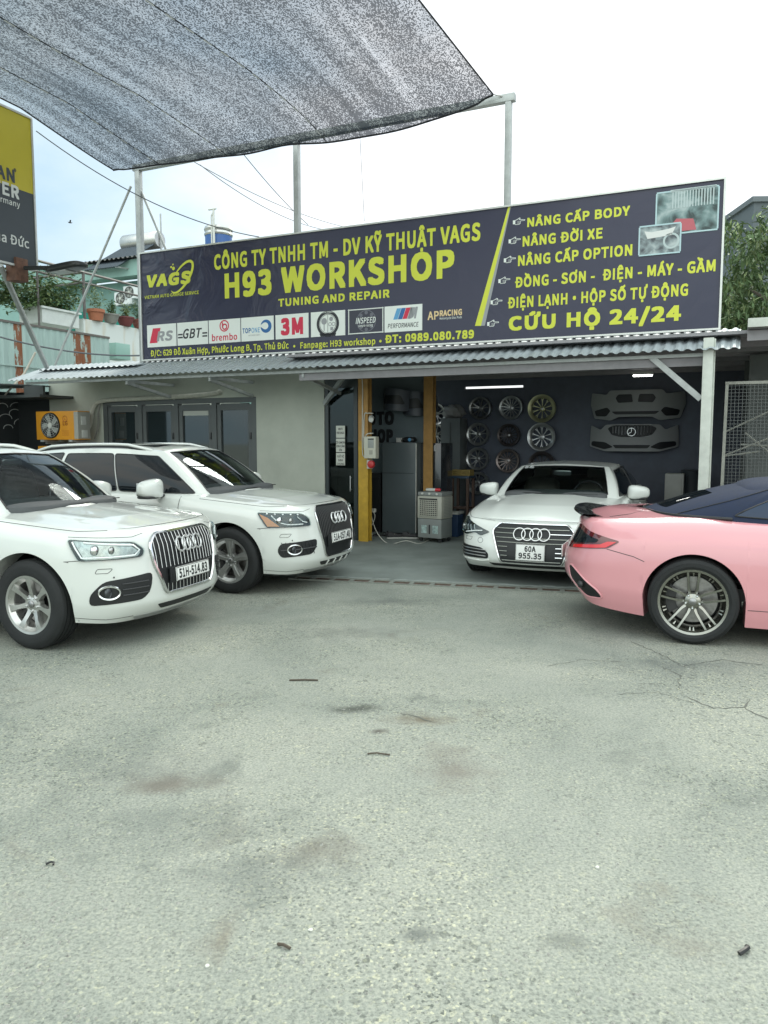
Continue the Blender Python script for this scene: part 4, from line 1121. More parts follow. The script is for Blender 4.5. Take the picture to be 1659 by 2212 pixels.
# glass door between office wall and yellow post
DOORG = glass_mat('door_glass', (.32, .38, .40), .8)
du0, du1 = uR+.02, u_-.09; zt = 2.7
m = MB()
for uu, wd in ((du0+.03, .06), (du1-.10, .07), (du1-.02, .05)): m.box((uu, .02, zt/2), (wd, .06, zt))
m.box(((du0+du1)/2, .02, zt-.10), (du1-du0-.1, .05, .14)); m.box(((du0+du1)/2-.04, .02, .12), (du1-du0-.2, .05, .2))
dm = m.build('glass_door', M('door_frame_dark', (.03, .04, .042), .4), bld, smooth=False)
m = MB(); m.box(((du0+du1)/2-.04, .03, zt/2), (du1-du0-.2, .012, zt-.3)); m.build('pane', DOORG, dm, smooth=False)
hu, hz0 = UZ(758, 1061, -.03); hz1 = UZ(758, 1028, -.03)[1]
m = MB(); m.tube([(hu, -.05, hz0), (hu, -.05, hz1)], .011); m.box((hu, -.03, hz0+.03), (.012, .05, .012)); m.box((hu, -.03, hz1-.03), (.012, .05, .012)); m.build('handle', MT['dullchrome'], dm)
# inner walls
VB = 3.6
m = MB(); nt0, nt1 = UZ(1003, 838, VB)[0], UZ(1130, 835, VB)[0]; zn = UZ(1050, 839, VB)[1]
ul, ur = -1.2, 6.0
m.box(((ul+nt0)/2, VB+.05, 1.47), (nt0-ul, .1, 2.92)); m.box(((nt0+nt1)/2, VB+.05, zn/2), (nt1-nt0, .1, zn)); m.box(((nt1+ur)/2, VB+.05, 1.47), (ur-nt1, .1, 2.92))
zh = UZ(1066, 833.5, VB)[1]; m.box(((nt0+nt1)/2, VB+.05, (zh+2.93)/2), (nt1-nt0, .1, 2.93-zh))
m.build('back_wall', NAVY, bld, smooth=False)
m = MB(); m.box((6.05, 2.0, 1.5), (.1, 3.4, 3.0)); m.build('garage_side_wall', NAVY, bld, smooth=False)
VP_ = 1.35; pu0, pu1 = uR-.2, UZ(925, 950, VP_)[0]
m = MB(); m.box(((pu0+pu1)/2, VP_+.05, 1.47), (pu1-pu0, .1, 2.9)); pw = m.build('partition_wall', SLATE, bld, smooth=False)
INKB = M('black_lettering', (.008, .009, .011), .5)
RX = Matrix.Rotation(math.pi/2, 4, 'X')
for txt, xl, xr, y0, y1 in (('TOT AUTO', 715, 851, 917, 893), ('WORKSHOP', 715, 849, 954, 930)):
    a = UZ(xl, y0, VP_); b = UZ(xr, y0, VP_); hgt = UZ(xl, y1, VP_)[1]-a[1]
    v, f = fit_text(txt, hgt, b[0]-a[0], bold=.07, depth=.01)
    MB().add([(a[0]+p.x, VP_-.014+p.z*-1, a[1]+p.y) for p in v], f).build('wall_lettering', INKB, pw, smooth=False)

# ---------------------------------------------------------------- signboard
SV = -.6
su0, sz0 = -4.065, 3.055; su1, sz1 = 5.245, 4.905; SWd, SHt = su1-su0, sz1-sz0
sg = thing('signboard', 'long dark workshop signboard with yellow lettering above the eave', 'sign', W(su0, SV, sz0), TH)
def sign_mat():
    m, t, b = nodes('sign_vinyl'); b.inputs['Base Color'].default_value = (.019, .021, .050, 1); b.inputs['Roughness'].default_value = .34
    tx = t.nodes.new('ShaderNodeTexCoord'); n = t.nodes.new('ShaderNodeTexNoise'); n.inputs['Scale'].default_value = 1.5; n.inputs['Detail'].default_value = 3; n.inputs['Distortion'].default_value = 1.2
    t.links.new(tx.outputs['Object'], n.inputs['Vector'])
    sx = t.nodes.new('ShaderNodeSeparateXYZ'); t.links.new(tx.outputs['Object'], sx.inputs[0])
    mr = t.nodes.new('ShaderNodeMapRange'); mr.inputs['From Min'].default_value = 3.2; mr.inputs['From Max'].default_value = .5; mr.inputs['To Min'].default_value = .12; mr.inputs['To Max'].default_value = 1
    t.links.new(sx.outputs['X'], mr.inputs['Value'])
    bp = t.nodes.new('ShaderNodeBump'); bp.inputs['Distance'].default_value = .09; t.links.new(mr.outputs[0], bp.inputs['Strength'])
    t.links.new(n.outputs['Fac'], bp.inputs['Height']); t.links.new(bp.outputs[0], b.inputs['Normal'])
    return m
MB().box((SWd/2, .04, SHt/2), (SWd-.02, .06, SHt-.02)).build('panel', sign_mat(), sg, smooth=False)
ALU = M('aluminium_edge', (.55, .56, .53), .4, metal=.6, var=.08, vs=10)
m = MB(); m.box((SWd/2, .035, SHt-.012), (SWd, .10, .024)); m.box((SWd/2, .035, .012), (SWd, .10, .024)); m.box((.012, .035, SHt/2), (.024, .10, SHt-.048)); m.box((SWd-.012, .035, SHt/2), (.024, .10, SHt-.048)); m.build('frame', ALU, sg, smooth=False)
YL = M('yellow_lettering', (.56, .60, .05), .5); YLo = M('yellow_outline', (.30, .31, .14), .5)
WH = M('sign_white', (.70, .74, .70), .5); INK = M('sign_ink', (.02, .022, .028), .5); RED = M('sign_red', (.55, .02, .06), .5); GRY = M('sign_grey', (.28, .29, .30), .5); BLU = M('sign_blue', (.02, .12, .32), .5); LBL = M('sign_light_blue', (.10, .32, .55), .5); CRM = M('sign_cream', (.68, .52, .28), .5)
def sp(x, y): u, z = UZ(x, y, SV+.01); return u-su0, z-sz0
LY = .009       # face of the panel is at y = .01
def flat(verts, faces, off): return [(p[0], .01-off-(p[2] if len(p) > 2 else 0), p[1]) for p in verts], faces
def stext(txt, xl, yb, xr, yt, mat, name='lettering', bold=.03, off=.004, sh=0, parent=sg, outline=None, space=1):
    a = sp(xl, yb); b = sp(xr, yb); top = sp(xl, yt)
    v, f = fit_text(txt, top[1]-a[1], b[0]-a[0], bold=bold, shear=sh, space=space)
    return MB().add(*flat([(a[0]+p.x, a[1]+p.y, p.z) for p in v], f, off)).build(name, mat, parent, smooth=False)
def spoly(pts, off, mb=None):
    mb = mb or MB(); n = len(pts); v = [(p[0], .01-off, p[1]) for p in pts]; return mb.add(v, [tuple(range(n))])
def sring(c, r0, r1, off, mb=None, n=40, a0=0, a1=2*math.pi, ey=1, tilt=0):
    mb = mb or MB(); v = []; f = []
    for i in range(n+1):
        a = a0+(a1-a0)*i/n
        for r in (r0, r1):
            x, y = r*math.cos(a), r*math.sin(a)*ey
            v.append((c[0]+x*math.cos(tilt)-y*math.sin(tilt), .01-off, c[1]+x*math.sin(tilt)+y*math.cos(tilt)))
    for i in range(n): f.append((2*i, 2*i+1, 2*i+3, 2*i+2))
    return mb.add(v, f)
def sdisc(c, r, off, mb=None, n=28): return spoly([(c[0]+r*math.cos(2*math.pi*i/n), c[1]+r*math.sin(2*math.pi*i/n)) for i in range(n)], off, mb)
stext('CÔNG TY TNHH TM - DV KỸ THUẬT VAGS', 463, 582, 1037, 552, YL, bold=.045, outline=YLo)
stext('H93 WORKSHOP', 486, 642, 981, 594.5, YL, bold=.058)
stext('TUNING AND REPAIR', 601.5, 662, 841.6, 647, YL, bold=.05, outline=YLo)
stext('VIETNAM AUTO GARAGE SERVICE', 313, 646, 430, 639.5, YL, bold=.02)
stext('Đ/C: 629 Đỗ Xuân Hợp, Phước Long B, Tp. Thủ Đức', 326, 769.5, 624, 757.5, YL, bold=.032)
a = sp(636, 748); sdisc((a[0], a[1]), .02, .004).build('lettering', YL, sg, smooth=False)
stext('Fanpage: H93 workshop', 649, 752.5, 811, 740, YL, bold=.032)
a = sp(822, 737); sdisc((a[0], a[1]), .02, .004).build('lettering', YL, sg, smooth=False)
stext('ĐT: 0989.080.789', 832, 740.5, 1024, 725, YL, bold=.055, outline=YLo)
for txt, xl, yb, xr, yt, bo in (('NÂNG CẤP BODY', 1139, 490, 1360, 472, .046), ('NÂNG ĐỜI XE', 1129, 532, 1301, 512, .046), ('NÂNG CẤP OPTION', 1119, 574, 1365, 553.5, .046),
        ('ĐỒNG - SƠN -  ĐIỆN - MÁY - GẦM', 1112.6, 621, 1544, 600, .046), ('ĐIỆN LẠNH·HỘP SỐ TỰ ĐỘNG', 1097, 665.5, 1485, 644, .046), ('CỨU HỘ 24/24', 1098.7, 713, 1470, 686, .058)):
    stext(txt, xl, yb, xr, yt, YL, bold=bo, outline=YLo)
# slash
p1, p2, p3, p4 = sp(1098.7, 444), sp(1103, 444), sp(1039, 704), sp(1026, 704)
spoly([p4, p3, p2, p1], .003).build('yellow_slash', YL, sg, smooth=False)
q1, q2 = sp(1104.5, 444), sp(1047.5, 703.5)
spoly([p3, q2, q1, p2], .003).build('grey_slash', GRY, sg, smooth=False)
# pointing hands
for zx, zy in ((235, 305), (210, 415), (182, 525), (150, 645), (105, 768), (85, 893)):
    cx, cz = sp((1200+zx*.434)*.864, (420+zy*.434)*.864); s = .029; cx -= .03; hm_ = MB()
    hand = [(-2.6, -1.2), (-1.7, -1.2), (-1.6, -1.6), (.4, -1.6), (.9, -1.2), (.9, -.5), (1.1, -.1), (2.9, -.1), (3.0, .5), (.6, .7), (.9, 1.3), (.5, 1.6), (-.8, .9), (-1.6, .6), (-2.6, .6)]
    spoly([(cx+x*s*1.05, cz+y*s) for x, y in hand], .003, hm_); ho = hm_.build('pointing_hand', WH, sg, smooth=False)
    hm_ = MB()
    ins = [(-1.5, -1.35), (.3, -1.35), (.65, -1.05), (.65, -.35), (1.0, .1), (2.7, .1), (2.7, .3), (.2, .5), (.6, 1.3), (-.7, .65), (-1.5, .35)]
    spoly([(cx+x*s*1.05, cz+y*s) for x, y in ins], .0045, hm_)
    hm_.build('hand_fill', M('sign_dark', (.05, .05, .075), .5), ho, smooth=False)
    hm_ = MB()
    for k in range(3): hm_.box((cx+.0*s, .0045, cz+(-.2-.45*k)*s), (1.1*s, .002, .10*s))
    hm_.build('finger_lines', WH, ho, smooth=False)
# logo
lg = stext('VAGS', 318, 620, 413, 597, YL, 'logo_letters', bold=.07, sh=.12)
c_ = sp(394, 598); m = MB()
def crescent(c, rx, ry, tilt, a0, a1, w0, w1, off, mb, n=36):
    v = []; f = []
    for i in range(n+1):
        t = i/n; a = a0+(a1-a0)*t; ww = (w0+(w1-w0)*t)*(math.sin(math.pi*t)**.5+.05)
        for d in (0, ww):
            x, y = (rx-d)*math.cos(a), (ry-d)*math.sin(a); v.append((c[0]+x*math.cos(tilt)-y*math.sin(tilt), .01-off, c[1]+x*math.sin(tilt)+y*math.cos(tilt)))
    for i in range(n): f.append((2*i, 2*i+1, 2*i+3, 2*i+2))
    mb.add(v, f)
crescent(c_, .33, .155, R(48), R(-195), R(110), .045, .05, .0055, m); m.build('logo_swoosh', YL, sg, smooth=False)
for x, y, r in ((375, 580, .030), (370, 577, .019), (374, 571.5, .014)):
    a = sp(x, y); sdisc(a, r, .004).build('logo_dot', YL, sg, smooth=False)
# maker tiles
tz1 = sp(319, 703)[1]; tz0 = sp(319, 751)[1]
def tile(xl, xr, mat=WH):
    a = sp(xl, 740)[0]; b = sp(xr, 735)[0]
    o = MB().box(((a+b)/2, .008, (tz0+tz1)/2), (b-a, .008, tz1-tz0)).build('maker_tile', mat, sg, smooth=False)
    return o, a, b, (a+b)/2, (tz0+tz1)/2
def ttext(txt, x, z, h, wd, mat, parent, bold=.03, sh=0, off=.0075):
    v, f = fit_text(txt, h, wd, bold=bold, shear=sh)
    return MB().add(*flat([(x-wd/2+p.x, z-h/2+p.y, p.z) for p in v], f, off)).build('tile_lettering', mat, parent, smooth=False)
def tp(pts, mat, parent, nm, off=.0075): return spoly(pts, off).build(nm, mat, parent, smooth=False)
o, a, b, cx, cz = tile(319, 381.6); w_ = b-a
tp([(a+.05, cz-.12), (a+.22, cz-.12), (a+.30, cz+.13), (a+.13, cz+.13)], RED, o, 'red_slant'); ttext('RS', cx+.07, cz-.01, .15, w_*.56, GRY, o, .05, .2, .0085)
o, a, b, cx, cz = tile(384, 450); w_ = b-a
ttext('GBT', cx, cz, .15, w_*.62, INK, o, .03, .25)
for sg_, k in ((-1, 0), (-1, 1), (1, 0), (1, 1)): tp([(cx+sg_*w_*.40-.05, cz-.07+.05*k), (cx+sg_*w_*.40+.05, cz-.07+.05*k), (cx+sg_*w_*.40+.05, cz-.045+.05*k), (cx+sg_*w_*.40-.05, cz-.045+.05*k)], INK, o, 'speed_bar')
o, a, b, cx, cz = tile(452, 520); w_ = b-a
ttext('brembo', cx, cz-.10, .10, w_*.80, RED, o, .025); m = MB(); sring((cx, cz+.085), .095, .075, .0075, m); sring((cx+.008, cz+.07), .052, .03, .0075, m); m.box((cx-.035, .002, cz+.1), (.02, .002, .09)); m.build('round_mark', RED, o, smooth=False)
o, a, b, cx, cz = tile(522, 592); w_ = b-a
ttext('TOP', cx-w_*.33, cz-.02, .075, w_*.26, BLU, o, .04); ttext('ONE', cx-w_*.05, cz-.02, .075, w_*.26, LBL, o, .02); m = MB(); crescent((cx+w_*.27, cz+.03), .105, .105, .6, R(-210), R(130), .07, .05, .0075, m); m.build('swirl', BLU, o, smooth=False)
ttext('AUTO BODY PARTS', cx-.06, cz-.10, .02, w_*.36, GRY, o, .01)
o, a, b, cx, cz = tile(596, 667); w_ = b-a
ttext('3M', cx, cz, .23, w_*.68, RED, o, .07)
o, a, b, cx, cz = tile(672.4, 746); w_ = b-a
m = MB(); sring((cx, cz), .198, .152, .0075, m); sring((cx, cz), .145, .138, .0075, m); m.box((cx, .002, cz), (.005, .002, .27)); m.build('crest_ring', INK, o, smooth=False)
m = MB(); sdisc((cx-.065, cz+.04), .05, .0075, m); m.box((cx-.065, .002, cz-.05), (.014, .002, .11)); m.build('crest_tree', GRY, o, smooth=False)
m = MB(); sdisc((cx+.06, cz+.07), .034, .0075, m); sring((cx+.04, cz-.01), .03, .02, .0075, m); sring((cx+.10, cz-.01), .03, .02, .0075, m); m.box((cx+.07, .002, cz-.08), (.05, .002, .05)); m.build('crest_shapes', GRY, o, smooth=False)
tp([(cx-.13, cz-.19), (cx+.13, cz-.19), (cx+.15, cz-.145), (cx-.15, cz-.145)], INK, o, 'crest_scroll'); ttext('AFFALTERBACH', cx, cz+.176, .026, .20, WH, o, .01, 0, .009)
o, a, b, cx, cz = tile(752.5, 829, M('sign_dark_tile', (.035, .036, .055), .5)); w_ = b-a
m = MB(); e_ = .012
for (x, z, dx, dz) in ((cx, tz1-e_, w_, .014), (cx, tz0+e_, w_, .014), (a+e_, cz, .014, SHt*0+tz1-tz0), (b-e_, cz, .014, tz1-tz0)): m.box((x, .0025, z), (dx, .002, dz))
m.build('tile_border', WH, o, smooth=False)
ttext('INSPEED', cx, cz+.01, .085, w_*.56, WH, o, .02, .25, .009); ttext('simple racing', cx, cz-.065, .035, w_*.42, WH, o, .01, .2, .009)
m = MB(); sring((cx+.01, cz+.0), .165, .152, .0075, m)
for k in range(8): sdisc((cx+.01+.125*math.cos(k*.785), cz+.125*math.sin(k*.785)), .028, .0075, m)
m.build('flower_mark', M('sign_dim_grey', (.12, .125, .15), .5), o, smooth=False)
o, a, b, cx, cz = tile(831, 912); w_ = b-a
for k, mt in enumerate((LBL, BLU, RED, GRY)):
    x = cx-.16+.075*k; tp([(x, cz-.01), (x+.07, cz-.01), (x+.13, cz+.15), (x+.06, cz+.15)], mt, o, 'colour_slant')
ttext('M', cx+.16, cz+.07, .15, .15, GRY, o, .05, .25); ttext('PERFORMANCE', cx, cz-.10, .065, w_*.82, INK, o, .015, .15)
stext('AP', 924, 691, 948, 674, CRM, 'lettering', bold=.03); stext('RACING', 950, 683, 998, 671.5, CRM, 'lettering', bold=.05); stext('Motorcycle Disc Pads', 950, 690.5, 998, 686, WH, 'lettering', bold=.01)
# two printed photographs
def print_mat(name, c1, c2, c3, sc):
    m, t, b = nodes(name); tx = t.nodes.new('ShaderNodeTexCoord'); v = t.nodes.new('ShaderNodeTexVoronoi'); v.inputs['Scale'].default_value = sc; n = t.nodes.new('ShaderNodeTexNoise'); n.inputs['Scale'].default_value = sc*.8; n.inputs['Detail'].default_value = 6; n.inputs['Distortion'].default_value = 1.5
    t.links.new(tx.outputs['Object'], n.inputs['Vector']); t.links.new(tx.outputs['Object'], v.inputs['Vector'])
    r = t.nodes.new('ShaderNodeValToRGB'); e = r.color_ramp.elements; e.new(.5)
    for q, (p, c) in zip(e, ((.35, c1), (.52, c2), (.68, c3))): q.position = p; q.color = (*c, 1)
    a = t.nodes.new('ShaderNodeMix'); a.data_type = 'FLOAT'; a.inputs[0].default_value = .4
    t.links.new(n.outputs['Fac'], a.inputs[2]); t.links.new(v.outputs['Distance'], a.inputs[3]); t.links.new(a.outputs[0], r.inputs['Fac']); t.links.new(r.outputs['Color'], b.inputs['Base Color']); b.inputs['Roughness'].default_value = .5
    return m
def photo(x0, x1, yt, yb, mat, lift):
    a = sp(x0, yt); b = sp(x1, yt)[0]; z0 = sp(x0, yb)[1]
    o = MB().box(((a[0]+b)/2, .008-lift, (a[1]+z0)/2), (b-a[0], .008, a[1]-z0)).build('printed_photo', mat, sg, smooth=False)
    m = MB(); cx, cz, w, h = (a[0]+b)/2, (a[1]+z0)/2, b-a[0], a[1]-z0
    for (x, z, dx, dz) in ((cx, a[1], w, .018), (cx, z0, w, .018), (a[0], cz, .018, h-.018), (b, cz, .018, h-.018)): m.box((x, .005-lift, z), (dx, .008, dz))
    m.build('photo_border', M('photo_border_blue', (.40, .55, .58), .5), o, smooth=False)
    return o, cx, cz, w, h, .0035-lift
o, cx, cz, w, h, y_ = photo(1419, 1553, 418, 509, print_mat('printed_engine_parts', (.03, .05, .05), (.14, .22, .22), (.34, .42, .42), 7), .0)
m = MB()
for k in range(15): m.box((cx-.17+.034*k, y_-.001, cz+.15), (.014, .003, .20))
m.box((cx+.07, y_-.001, cz+.265), (.54, .003, .03)); m.build('printed_grille', M('print_pale', (.42, .50, .50), .5), o, smooth=False)
m = MB(); m.add([(cx-.25, y_-.002, cz-.24), (cx+.12, y_-.002, cz-.24), (cx+.08, y_-.002, cz-.10), (cx-.12, y_-.002, cz-.08)], [(0, 1, 2, 3)]); m.build('printed_red_panel', M('print_red', (.42, .10, .12), .5), o, smooth=False)
o, cx, cz, w, h, y_ = photo(1382, 1471, 491, 553, print_mat('printed_kit_parts', (.06, .07, .08), (.22, .27, .28), (.40, .46, .46), 10), .006)
m = MB(); m.add([(cx-w*.38, y_-.002, cz+.12), (cx-w*.3, y_-.002, cz+.02), (cx+w*.28, y_-.002, cz+.04), (cx+w*.38, y_-.002, cz+.14), (cx+w*.2, y_-.002, cz+.12), (cx-w*.2, y_-.002, cz+.10)], [(0, 1, 2, 3, 4, 5)]); m.build('printed_bumper', M('print_white', (.62, .64, .62), .5), o, smooth=False)
m = MB(); q_ = [(cx+w*.28, cz-.03)]; 
for k in range(24):
    a0, a1 = 2*math.pi*k/24, 2*math.pi*(k+1)/24
    m.add([(q_[0][0]+r*math.cos(t), y_-.002, q_[0][1]+r*math.sin(t)) for r, t in ((.075, a0), (.10, a0), (.10, a1), (.075, a1))], [(0, 1, 2, 3)])
m.build('printed_wheel', M('print_pale', (.42, .50, .50), .5), o, smooth=False)

# ---------------------------------------------------------------- canopy frame and shade net
cf = thing('canopy_frame', 'galvanised box-section frame rising behind the signboard to carry the net', 'frame', W(0, -.5, 0), TH)
ct = 6.36
for nm, u_, z0 in (('post', -4.12, 2.9), ('post', -.94, 3.0), ('post', 2.45, 3.0)):
    m = MB(); m.box((u_, 0, (z0+ct-.05)/2), (.10 if u_ < -4 else .085, .09, ct-.05-z0)); m.build(nm, STEEL, cf, bevel=.004)
m = MB(); m.box((-.835, 0, ct), (6.75, .10, .10)); m.build('beam', STEEL, cf, bevel=.004)
a_, b_ = UZ(283, 402, -.5), UZ(128, 790, -.5)
m = MB(); m.tube([(a_[0], 0, a_[1]), (b_[0], -.1, b_[1])], .021); m.build('brace', STEEL, cf)
a_, b_ = UZ(296, 392, -.5), UZ(360, 548, -.5)
m = MB(); m.tube([(a_[0], 0, a_[1]), (b_[0], .1, b_[1]-.1)], .02); m.build('brace', STEEL, cf)

def net_mat():
    m, t, b = nodes('shade_cloth'); N = t.nodes.new; K = t.links.new
    b.inputs['Base Color'].default_value = (.006, .018, .045, 1); b.inputs['Roughness'].default_value = .7; b.inputs['Specular IOR Level'].default_value = .2
    tx = N('ShaderNodeTexCoord'); sx = N('ShaderNodeSeparateXYZ'); K(tx.outputs['UV'], sx.inputs[0])
    def math_(op, a, bb=None, c=None):
        q = N('ShaderNodeMath'); q.operation = op
        for i, s in enumerate((a, bb, c)):
            if s is None: continue
            if isinstance(s, (int, float)): q.inputs[i].default_value = s
            else: K(s, q.inputs[i])
        return q.outputs[0]
    U_, V_ = sx.outputs['X'], sx.outputs['Y']
    # woven ribbons: thin warp rows, random weft slots
    nz = N('ShaderNodeTexNoise'); nz.inputs['Scale'].default_value = 3.0; nz.inputs['Detail'].default_value = 4; K(tx.outputs['UV'], nz.inputs['Vector'])
    vv = math_('ADD', U_, math_('MULTIPLY', math_('SUBTRACT', nz.outputs['Fac'], .5), .05))
    row = math_('DIVIDE', vv, .012); rowf = math_('FRACT', row); rowi = math_('FLOOR', row)
    cellx = math_('DIVIDE', math_('ADD', V_, math_('MULTIPLY', rowi, .377)), .019); cxi = math_('FLOOR', cellx); cxf = math_('FRACT', cellx)
    cb = N('ShaderNodeCombineXYZ'); K(cxi, cb.inputs[0]); K(rowi, cb.inputs[1])
    wnz = N('ShaderNodeTexWhiteNoise'); wnz.noise_dimensions = '2D'; K(cb.outputs[0], wnz.inputs['Vector'])
    big = N('ShaderNodeTexNoise'); big.inputs['Scale'].default_value = 1.1; big.inputs['Detail'].default_value = 5
    mpp = N('ShaderNodeMapping'); mpp.inputs['Scale'].default_value = (3.4, .22, 1); K(tx.outputs['UV'], mpp.inputs['Vector']); K(mpp.outputs[0], big.inputs['Vector'])
    thr = math_('MULTIPLY_ADD', big.outputs['Fac'], 2.4, -.5)
    fold = N('ShaderNodeMapRange'); fold.inputs['From Min'].default_value = -2.3; fold.inputs['From Max'].default_value = -.8; fold.inputs['To Min'].default_value = 0; fold.inputs['To Max'].default_value = .42; K(V_, fold.inputs['Value'])
    thr = math_('ADD', thr, fold.outputs[0])                                              # doubled cloth towards the frame
    solid = math_('LESS_THAN', wnz.outputs['Value'], math_('MULTIPLY', thr, .62))       # slot closed by the knit
    warp = math_('MULTIPLY', math_('LESS_THAN', rowf, .22), .8); weft = math_('MULTIPLY', math_('LESS_THAN', cxf, .16), .7)
    al = math_('MAXIMUM', math_('MULTIPLY', solid, .85), math_('MAXIMUM', warp, weft))
    al = math_('MAXIMUM', al, math_('SUBTRACT', math_('MULTIPLY_ADD', big.outputs['Fac'], .9, .30), math_('MULTIPLY', wnz.outputs['Value'], .45)))
    K(al, b.inputs['Alpha'])
    return m
sn = 'shade_net'
NB = [W(-4.45, -2.62, 6.62), W(-4.42, -.78, 6.24)]                      # left edge: billboard corner, frame corner
fr0, fr1 = W(-4.42, -.78, 6.24), W(2.26, -.62, 6.40)
def ptz(x, y, z): return GZ(x, y, z)
rt = [W(2.26, -.62, 6.40), ptz(985, 85, 6.45), ptz(905, 0, 6.5)]
dirr = (rt[2]-rt[0]).normalized(); rt_end = rt[2]+dirr*7.0
lt_end = W(-4.6, -10, 6.9)
nu_, nv_ = 60, 50; P = []; UVn = []
def quad_l(t):   # left boundary, from the frame corner out to the yard
    k = .22
    return fr0.lerp(NB[0], t/k) if t < k else NB[0].lerp(lt_end, (t-k)/(1-k))
for i in range(nu_+1):
    a = i/nu_; row = []
    for j in range(nv_+1):
        t = j/nv_
        A_ = quad_l(t); B_ = rt[0].lerp(rt_end, t)
        p = A_.lerp(B_, a)
        sag = .30*6.75*a*a*(1-a)*math.exp(-t*14)*.75-.05*(1-a)*math.exp(-t*14)+.34*4*a*(1-a)*.68*math.sin(math.pi*min(1, t))
        rip = .02*math.sin(a*21+t*3)*(1-t*.5)*(1-abs(2*a-1))+.035*math.sin(a*9-t*5)+.008*math.sin(a*34+t*2)*max(0, 1-t*3)
        p = p-Vector((0, 0, sag+rip*(1 if .02 < a < .98 else 0)))
        row.append(p)
    P.append(row)
m = MB(); m.grid(P); me = m.mesh(sn, net_mat(), angle=180)
uvl = me.uv_layers.new(name='UVMap'); loc = [((me.vertices[l.vertex_index].co-FO).dot(FU), (me.vertices[l.vertex_index].co-FO).dot(FV)) for l in me.loops]
uvl.data.foreach_set('uv', [c for p in loc for c in p])
net = tag(obj(sn, me), 'dark woven shade net stretched over the yard from frame to billboard', 'shade net')
m = MB(); m.tube([p-Vector((0, 0, .01)) for p in [P[i][0] for i in range(nu_+1)]], .013, n=6); m.tube([P[nu_][j] for j in range(nv_+1)], .011, n=6); m.tube([P[0][j] for j in range(nv_+1)], .011, n=6); m.build('net_hem', M('net_hem_black', (.015, .017, .022), .8), net)
for fr_ in (.36, .62, .16):
    i = int(nu_*fr_); m = MB(); m.tube([P[i+int(j*.0)][j]-Vector((0, 0, .012)) for j in range(nv_+1)], .007, n=5); m.build('net_seam', M('net_hem_black'), net)
    m = MB(); j = 1.0
    while j < nv_-1:
        a_, b_ = [P[i][int(q)].lerp(P[i][int(q)+1], q-int(q))-Vector((0, 0, .02)) for q in (j, j+.75)]; m.tube([a_, b_], .007, n=5); j += 1.7
    m.build('net_lacing', M('lacing_cord', (.6, .62, .62), .8), net)
ROPE = M('nylon_rope', (.35, .35, .33), .8)
for a, b in ((P[0][0], W(-4.12, -.5, 6.36)), (P[nu_][0], W(2.45, -.5, 6.36))):
    m = MB(); m.tube([a, b], .008, n=5); m.build('tie_rope', ROPE, net)

# ---------------------------------------------------------------- billboard at the left
bu = -4.5
bt, bb_ = VZ(66, 255, bu), VZ(74, 580, bu)
bd = thing('billboard', 'yellow and charcoal advertising billboard at the left edge under the net', 'billboard', W(bu, bt[0], 0), TH)
zt_, zb_ = bt[1], bb_[1]; bl_ = 3.2
zm = VZ(70, 410, bu)[1]; zm2 = VZ(66, 486-0, bu)[1]
zsplit = VZ(68, 418, bu)[1]
m = MB(); m.box((-.04, -bl_/2, (zsplit+zt_)/2), (.06, bl_, zt_-zsplit)); m.build('yellow_field', M('billboard_yellow', (.50, .42, .03), .45, var=.06, vs=1.5), bd, smooth=False)
m = MB(); m.box((-.04, -bl_/2, (zsplit+zb_)/2-.001), (.06, bl_, zsplit-zb_)); m.build('charcoal_field', M('billboard_charcoal', (.045, .055, .065), .45, var=.08, vs=1.5), bd, smooth=False)
m = MB(); m.box((-.04, .015, (zt_+zb_)/2), (.09, .03, zt_-zb_+.03)); m.box((-.04, -bl_/2, zt_+.0), (.09, bl_, .03)); m.box((-.04, -bl_/2, zb_-.015), (.09, bl_, .03)); m.build('edge_frame', ALU, bd, smooth=False)
def btext(txt, xr, yb, yt, mat, bold=.03):
    a = VZ(xr, yb, bu); h = VZ(xr, yt, bu)[1]-a[1]
    v, f = text_geo(txt, h, bold=bold, align='RIGHT')
    MB().add([(-.005+p.z, p.x+a[0]-bt[0], p.y+a[1]) for p in v], f).build('lettering', mat, bd, smooth=False)
btext('GERMAN', 34.5, 395, 370, M('billboard_ink', (.05, .06, .07), .5), .05); btext('®', 36.5, 378, 366, M('billboard_ink'), .01)
btext('POWER', 42, 430, 405, M('billboard_white', (.62, .64, .62), .5), .05); btext('Germany', 44, 449, 437, M('billboard_white'), .015); btext('của Đức', 64, 537, 518, M('billboard_white'), .02)
DKS = M('dark_painted_steel', (.10, .11, .11), .5, var=.2, vs=6); RST = M('rusty_box', (.12, .06, .04), .8, var=.45, vs=10)
y0 = VZ(45, 570, bu)[0]-bt[0]
m = MB(); a = VZ(0, 520, bu); b = VZ(100, 795, bu)
p0_, p1_ = VZ(2, 572, bu-.1), UZ(101, 793, -1.0)
m.tube([(-.12, p0_[0]-bt[0], p0_[1]), (p1_[0]-bu, -1.0-bt[0], p1_[1])], .045); m.build('strut', STEEL, bd)
m = MB(); m.box((-.10, -1.05, (zb_)/2), (.13, .13, zb_)); m.build('pole', DKS, bd, smooth=False)
rb = VZ(45, 580, bu); m = MB(); m.box((-.08, rb[0]-bt[0], rb[1]-.02), (.22, .22, .34)); m.build('rusty_bracket', RST, bd, bevel=.008)
